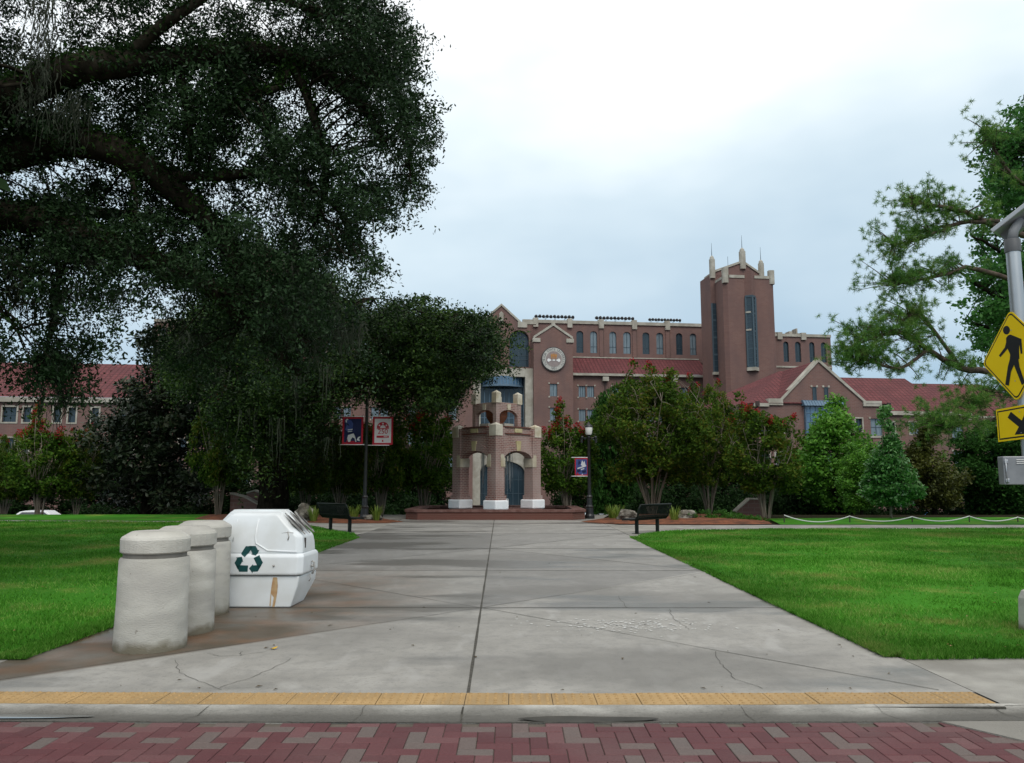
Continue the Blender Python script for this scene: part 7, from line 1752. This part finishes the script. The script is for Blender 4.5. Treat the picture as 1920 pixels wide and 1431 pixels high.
def pine():
    t = thing('pine_tree', 'pine with long bare boughs and needle tufts reaching in from the right edge', 'tree', (15.2, 20, 0)); o = Vector(t.location); tr = MB(); ti = []
    branch(tr, [Vector((0, 0, -.1)), Vector((0, 0, 5)), Vector((.2, 0, 10)), Vector((.1, 0, 16))], .30, .1, 12, .03)
    def bough(l, r0, side=1, dens=1.0):
        pts = [P(a, b, c) - o for a, b, c in l]; q = branch(tr, pts, r0, .02, 6, .02); n = len(q)
        for i in range(int(n * .28), n):
            for _ in range(int(4 * dens) + (i > n * .6) * 2):
                b = q[i]; d = Vector((random.gauss(-.25, .5), random.gauss(0, .4), random.gauss(.08, .32))) * random.uniform(.5, 1.1)
                e = b + d * .75; tr.tube([b, b.lerp(e, .5) + Vector((0, 0, .03)), e], [.016, .011, .006], 4); ti.append(e)
                for _k in range(2): ti.append(e + Vector((random.gauss(0, .14), random.gauss(0, .14), random.gauss(.04, .1))))
                if random.random() < .6: ti.append(b.lerp(e, .6) + Vector((random.gauss(0, .1), random.gauss(0, .1), .08)))
    bough([(2000, 470, 20), (1860, 420, 19.5), (1800, 395, 19), (1750, 385, 18.7), (1715, 380, 18.5)], .09)
    bough([(1870, 415, 19.5), (1800, 418, 19.2), (1760, 435, 19), (1700, 455, 18.8), (1672, 460, 18.6)], .06)
    bough([(2000, 560, 20), (1830, 505, 19.5), (1790, 510, 19.2), (1745, 520, 19), (1700, 530, 18.8), (1675, 535, 18.6)], .07)
    bough([(2020, 740, 20), (1880, 700, 19.5), (1800, 690, 19.2), (1740, 655, 18.9), (1690, 625, 18.6), (1640, 632, 18.4), (1590, 655, 18.2)], .10, dens=1.3)
    bough([(1800, 690, 19.2), (1745, 610, 19), (1720, 590, 18.8), (1690, 600, 18.6)], .05)
    bough([(1740, 655, 18.9), (1690, 690, 18.6), (1640, 680, 18.4), (1600, 672, 18.3)], .05)
    bough([(2020, 830, 20), (1880, 790, 19), (1820, 790, 18.8), (1780, 800, 18.6), (1755, 790, 18.5)], .06)
    bough([(2000, 400, 20), (1900, 330, 19.5), (1860, 270, 19.2), (1850, 245, 19.1)], .06, dens=.7)
    bough([(2000, 780, 20), (1900, 735, 19.5), (1850, 740, 19.2), (1820, 760, 19)], .05)
    for k in range(16):                                                     # boughs outside the picture
        a = random.uniform(-1.1, 1.1); z = random.uniform(6, 15); L_ = random.uniform(2.5, 4) * (1.2 - z / 22)
        q = branch(tr, [Vector((0, 0, z)), Vector((L_ * .5 * math.cos(a), L_ * .5 * math.sin(a), z + .2)), Vector((L_ * math.cos(a), L_ * math.sin(a), z + .1))], .07, .02, 5, .02)
        for b in q[4:]:
            for _ in range(5): ti.append(b + Vector((random.gauss(0, .3), random.gauss(0, .3), random.gauss(.1, .2))))
    T = np.array([tuple(x) for x in ti]); T = np.concatenate([T, (T + rng.normal(0, .12, T.shape))[::2]]); n = len(T); k = 38; idx = np.repeat(np.arange(n), k); m_ = len(idx); d = rng.normal(0, 1, (m_, 3)); d[:, 2] += .25; d /= np.linalg.norm(d, axis=1)[:, None]; w = np.cross(d, rng.normal(0, 1, (m_, 3))); w /= np.linalg.norm(w, axis=1)[:, None]
    L_ = rng.uniform(.06, .135, m_)[:, None]; c = T[idx] + d * .015; V = np.empty((m_, 3, 3)); V[:, 0] = c - w * .0055; V[:, 1] = c + w * .0055; V[:, 2] = c + d * L_
    quads_obj('needles', V.reshape(-1, 3), 3, M['needle'], t); tr.build('trunk', M['bark_pine'], t)
pine()

def sweetgum():
    Y = 25; t = thing('leafy_tree', 'tall mid green broadleaf tree behind the pine boughs at the right edge', 'tree', (19.0, 26, 0)); o = Vector(t.location); tr = MB(); anchors = []
    anchors += branch(tr, [Vector((0, 0, -.1)), Vector((0, 0, 4)), Vector((-.2, 0, 9)), Vector((-.2, 0, 15))], .35, .08, 10, .03)
    for l in ([(2020, 560, 25.5), (1930, 520, 25), (1870, 470, 24.5), (1820, 440, 24)], [(2020, 420, 25.5), (1940, 350, 25), (1880, 290, 24.5), (1850, 260, 24)], [(2020, 680, 25.5), (1940, 650, 25), (1870, 620, 24.5), (1810, 600, 24)], [(2020, 600, 25), (1920, 580, 24), (1840, 540, 23.5), (1790, 500, 23.5)]):
        anchors += branch(tr, [P(*q) - o for q in l], .12, .03, 6, .03)
    out = [(1985, 150), (1935, 190), (1905, 210), (1890, 250), (1858, 245), (1835, 262), (1845, 300), (1800, 290), (1795, 330), (1825, 350), (1815, 400), (1790, 460), (1810, 500), (1770, 540), (1800, 600), (1840, 640), (1870, 690), (1985, 720)]
    cl = pxpoly(out, 520, 23, 28, lambda px, py, W_: np.clip((nz3(W_, .6) + .5 * nz3(W_, 1.5, 2) + .2) * 3, .03, 1) * np.clip((px - 1800) / 90, .06, 1))
    ex = []
    for i in range(150):
        a = random.uniform(0, 6.283); el = random.uniform(-.4, 1.5); rr = random.uniform(.6, 1); ex.append((1.8 + 4.2 * rr * math.cos(a) * math.cos(el), 1.5 + 4.2 * rr * math.sin(a) * math.cos(el), 9 + 6 * rr * math.sin(el)))
    ex = np.array(ex); ex = ex[ex[:, 0] > 1.6]
    c0 = cl - np.array(o); leaves('crown', np.concatenate([clusters(c0, .36, 62, .75), clusters(ex, .9, 60, .6)]), .14, M['gum_leaf'], t, .6, .1); twigs(tr, anchors, c0[::2], .010, 4, 5); tr.build('trunk', M['bark_oak'], t)
M['gum_leaf'] = leaf_mat('gum_leaf', [(.022, .085, .018), (.05, .17, .03), (.10, .26, .06)], .4, .5, .3, clump=.8)
sweetgum()

# small things: emergency phone post, yellow leaf on the walk, little sign at far left
def phone():
    p = P(1737, 960, 58); t = thing('emergency_phone', 'slim red emergency phone post with blue light in front of the right wing', 'phone post', (p.x, 58, gz(0, 58))); zt = P(1737, 958, 58).z - gz(0, 58)
    m2 = MB(); m2.bbox((0, 0, (zt - .25) / 2), (.28, .28, zt - .25), .03); m2.build('post', mat('phone_red', (.35, .02, .03), rough=.4), t); m2 = MB(); m2.lathe([(.10, zt - .25), (.12, zt - .1), (.06, zt)], n=12)
    bm_ = mat('blue_beacon', (.1, .3, .9), rough=.2); b = bm_.node_tree.nodes['Principled BSDF']; b.inputs['Emission Color'].default_value = (.15, .45, 1, 1); b.inputs['Emission Strength'].default_value = 2; m2.build('beacon', bm_, t)
phone()
g = G(513, 1218); mb = MB(); mb.add([(-.035, 0, .004), (-.015, -.028, .014), (.01, -.02, .006), (.04, -.01, .016), (.02, .008, .007), (.03, .03, .02), (-.005, .018, .01)], [(0, 1, 2, 6), (2, 3, 4), (2, 4, 5, 6)])
o = mb.build('fallen_leaf', mat('yellow_leaf', (.60, .36, .02), rough=.6)); o.location = (g.x, g.y, .004); tag(o, 'single yellow fallen leaf on the concrete near the bins', 'leaf')
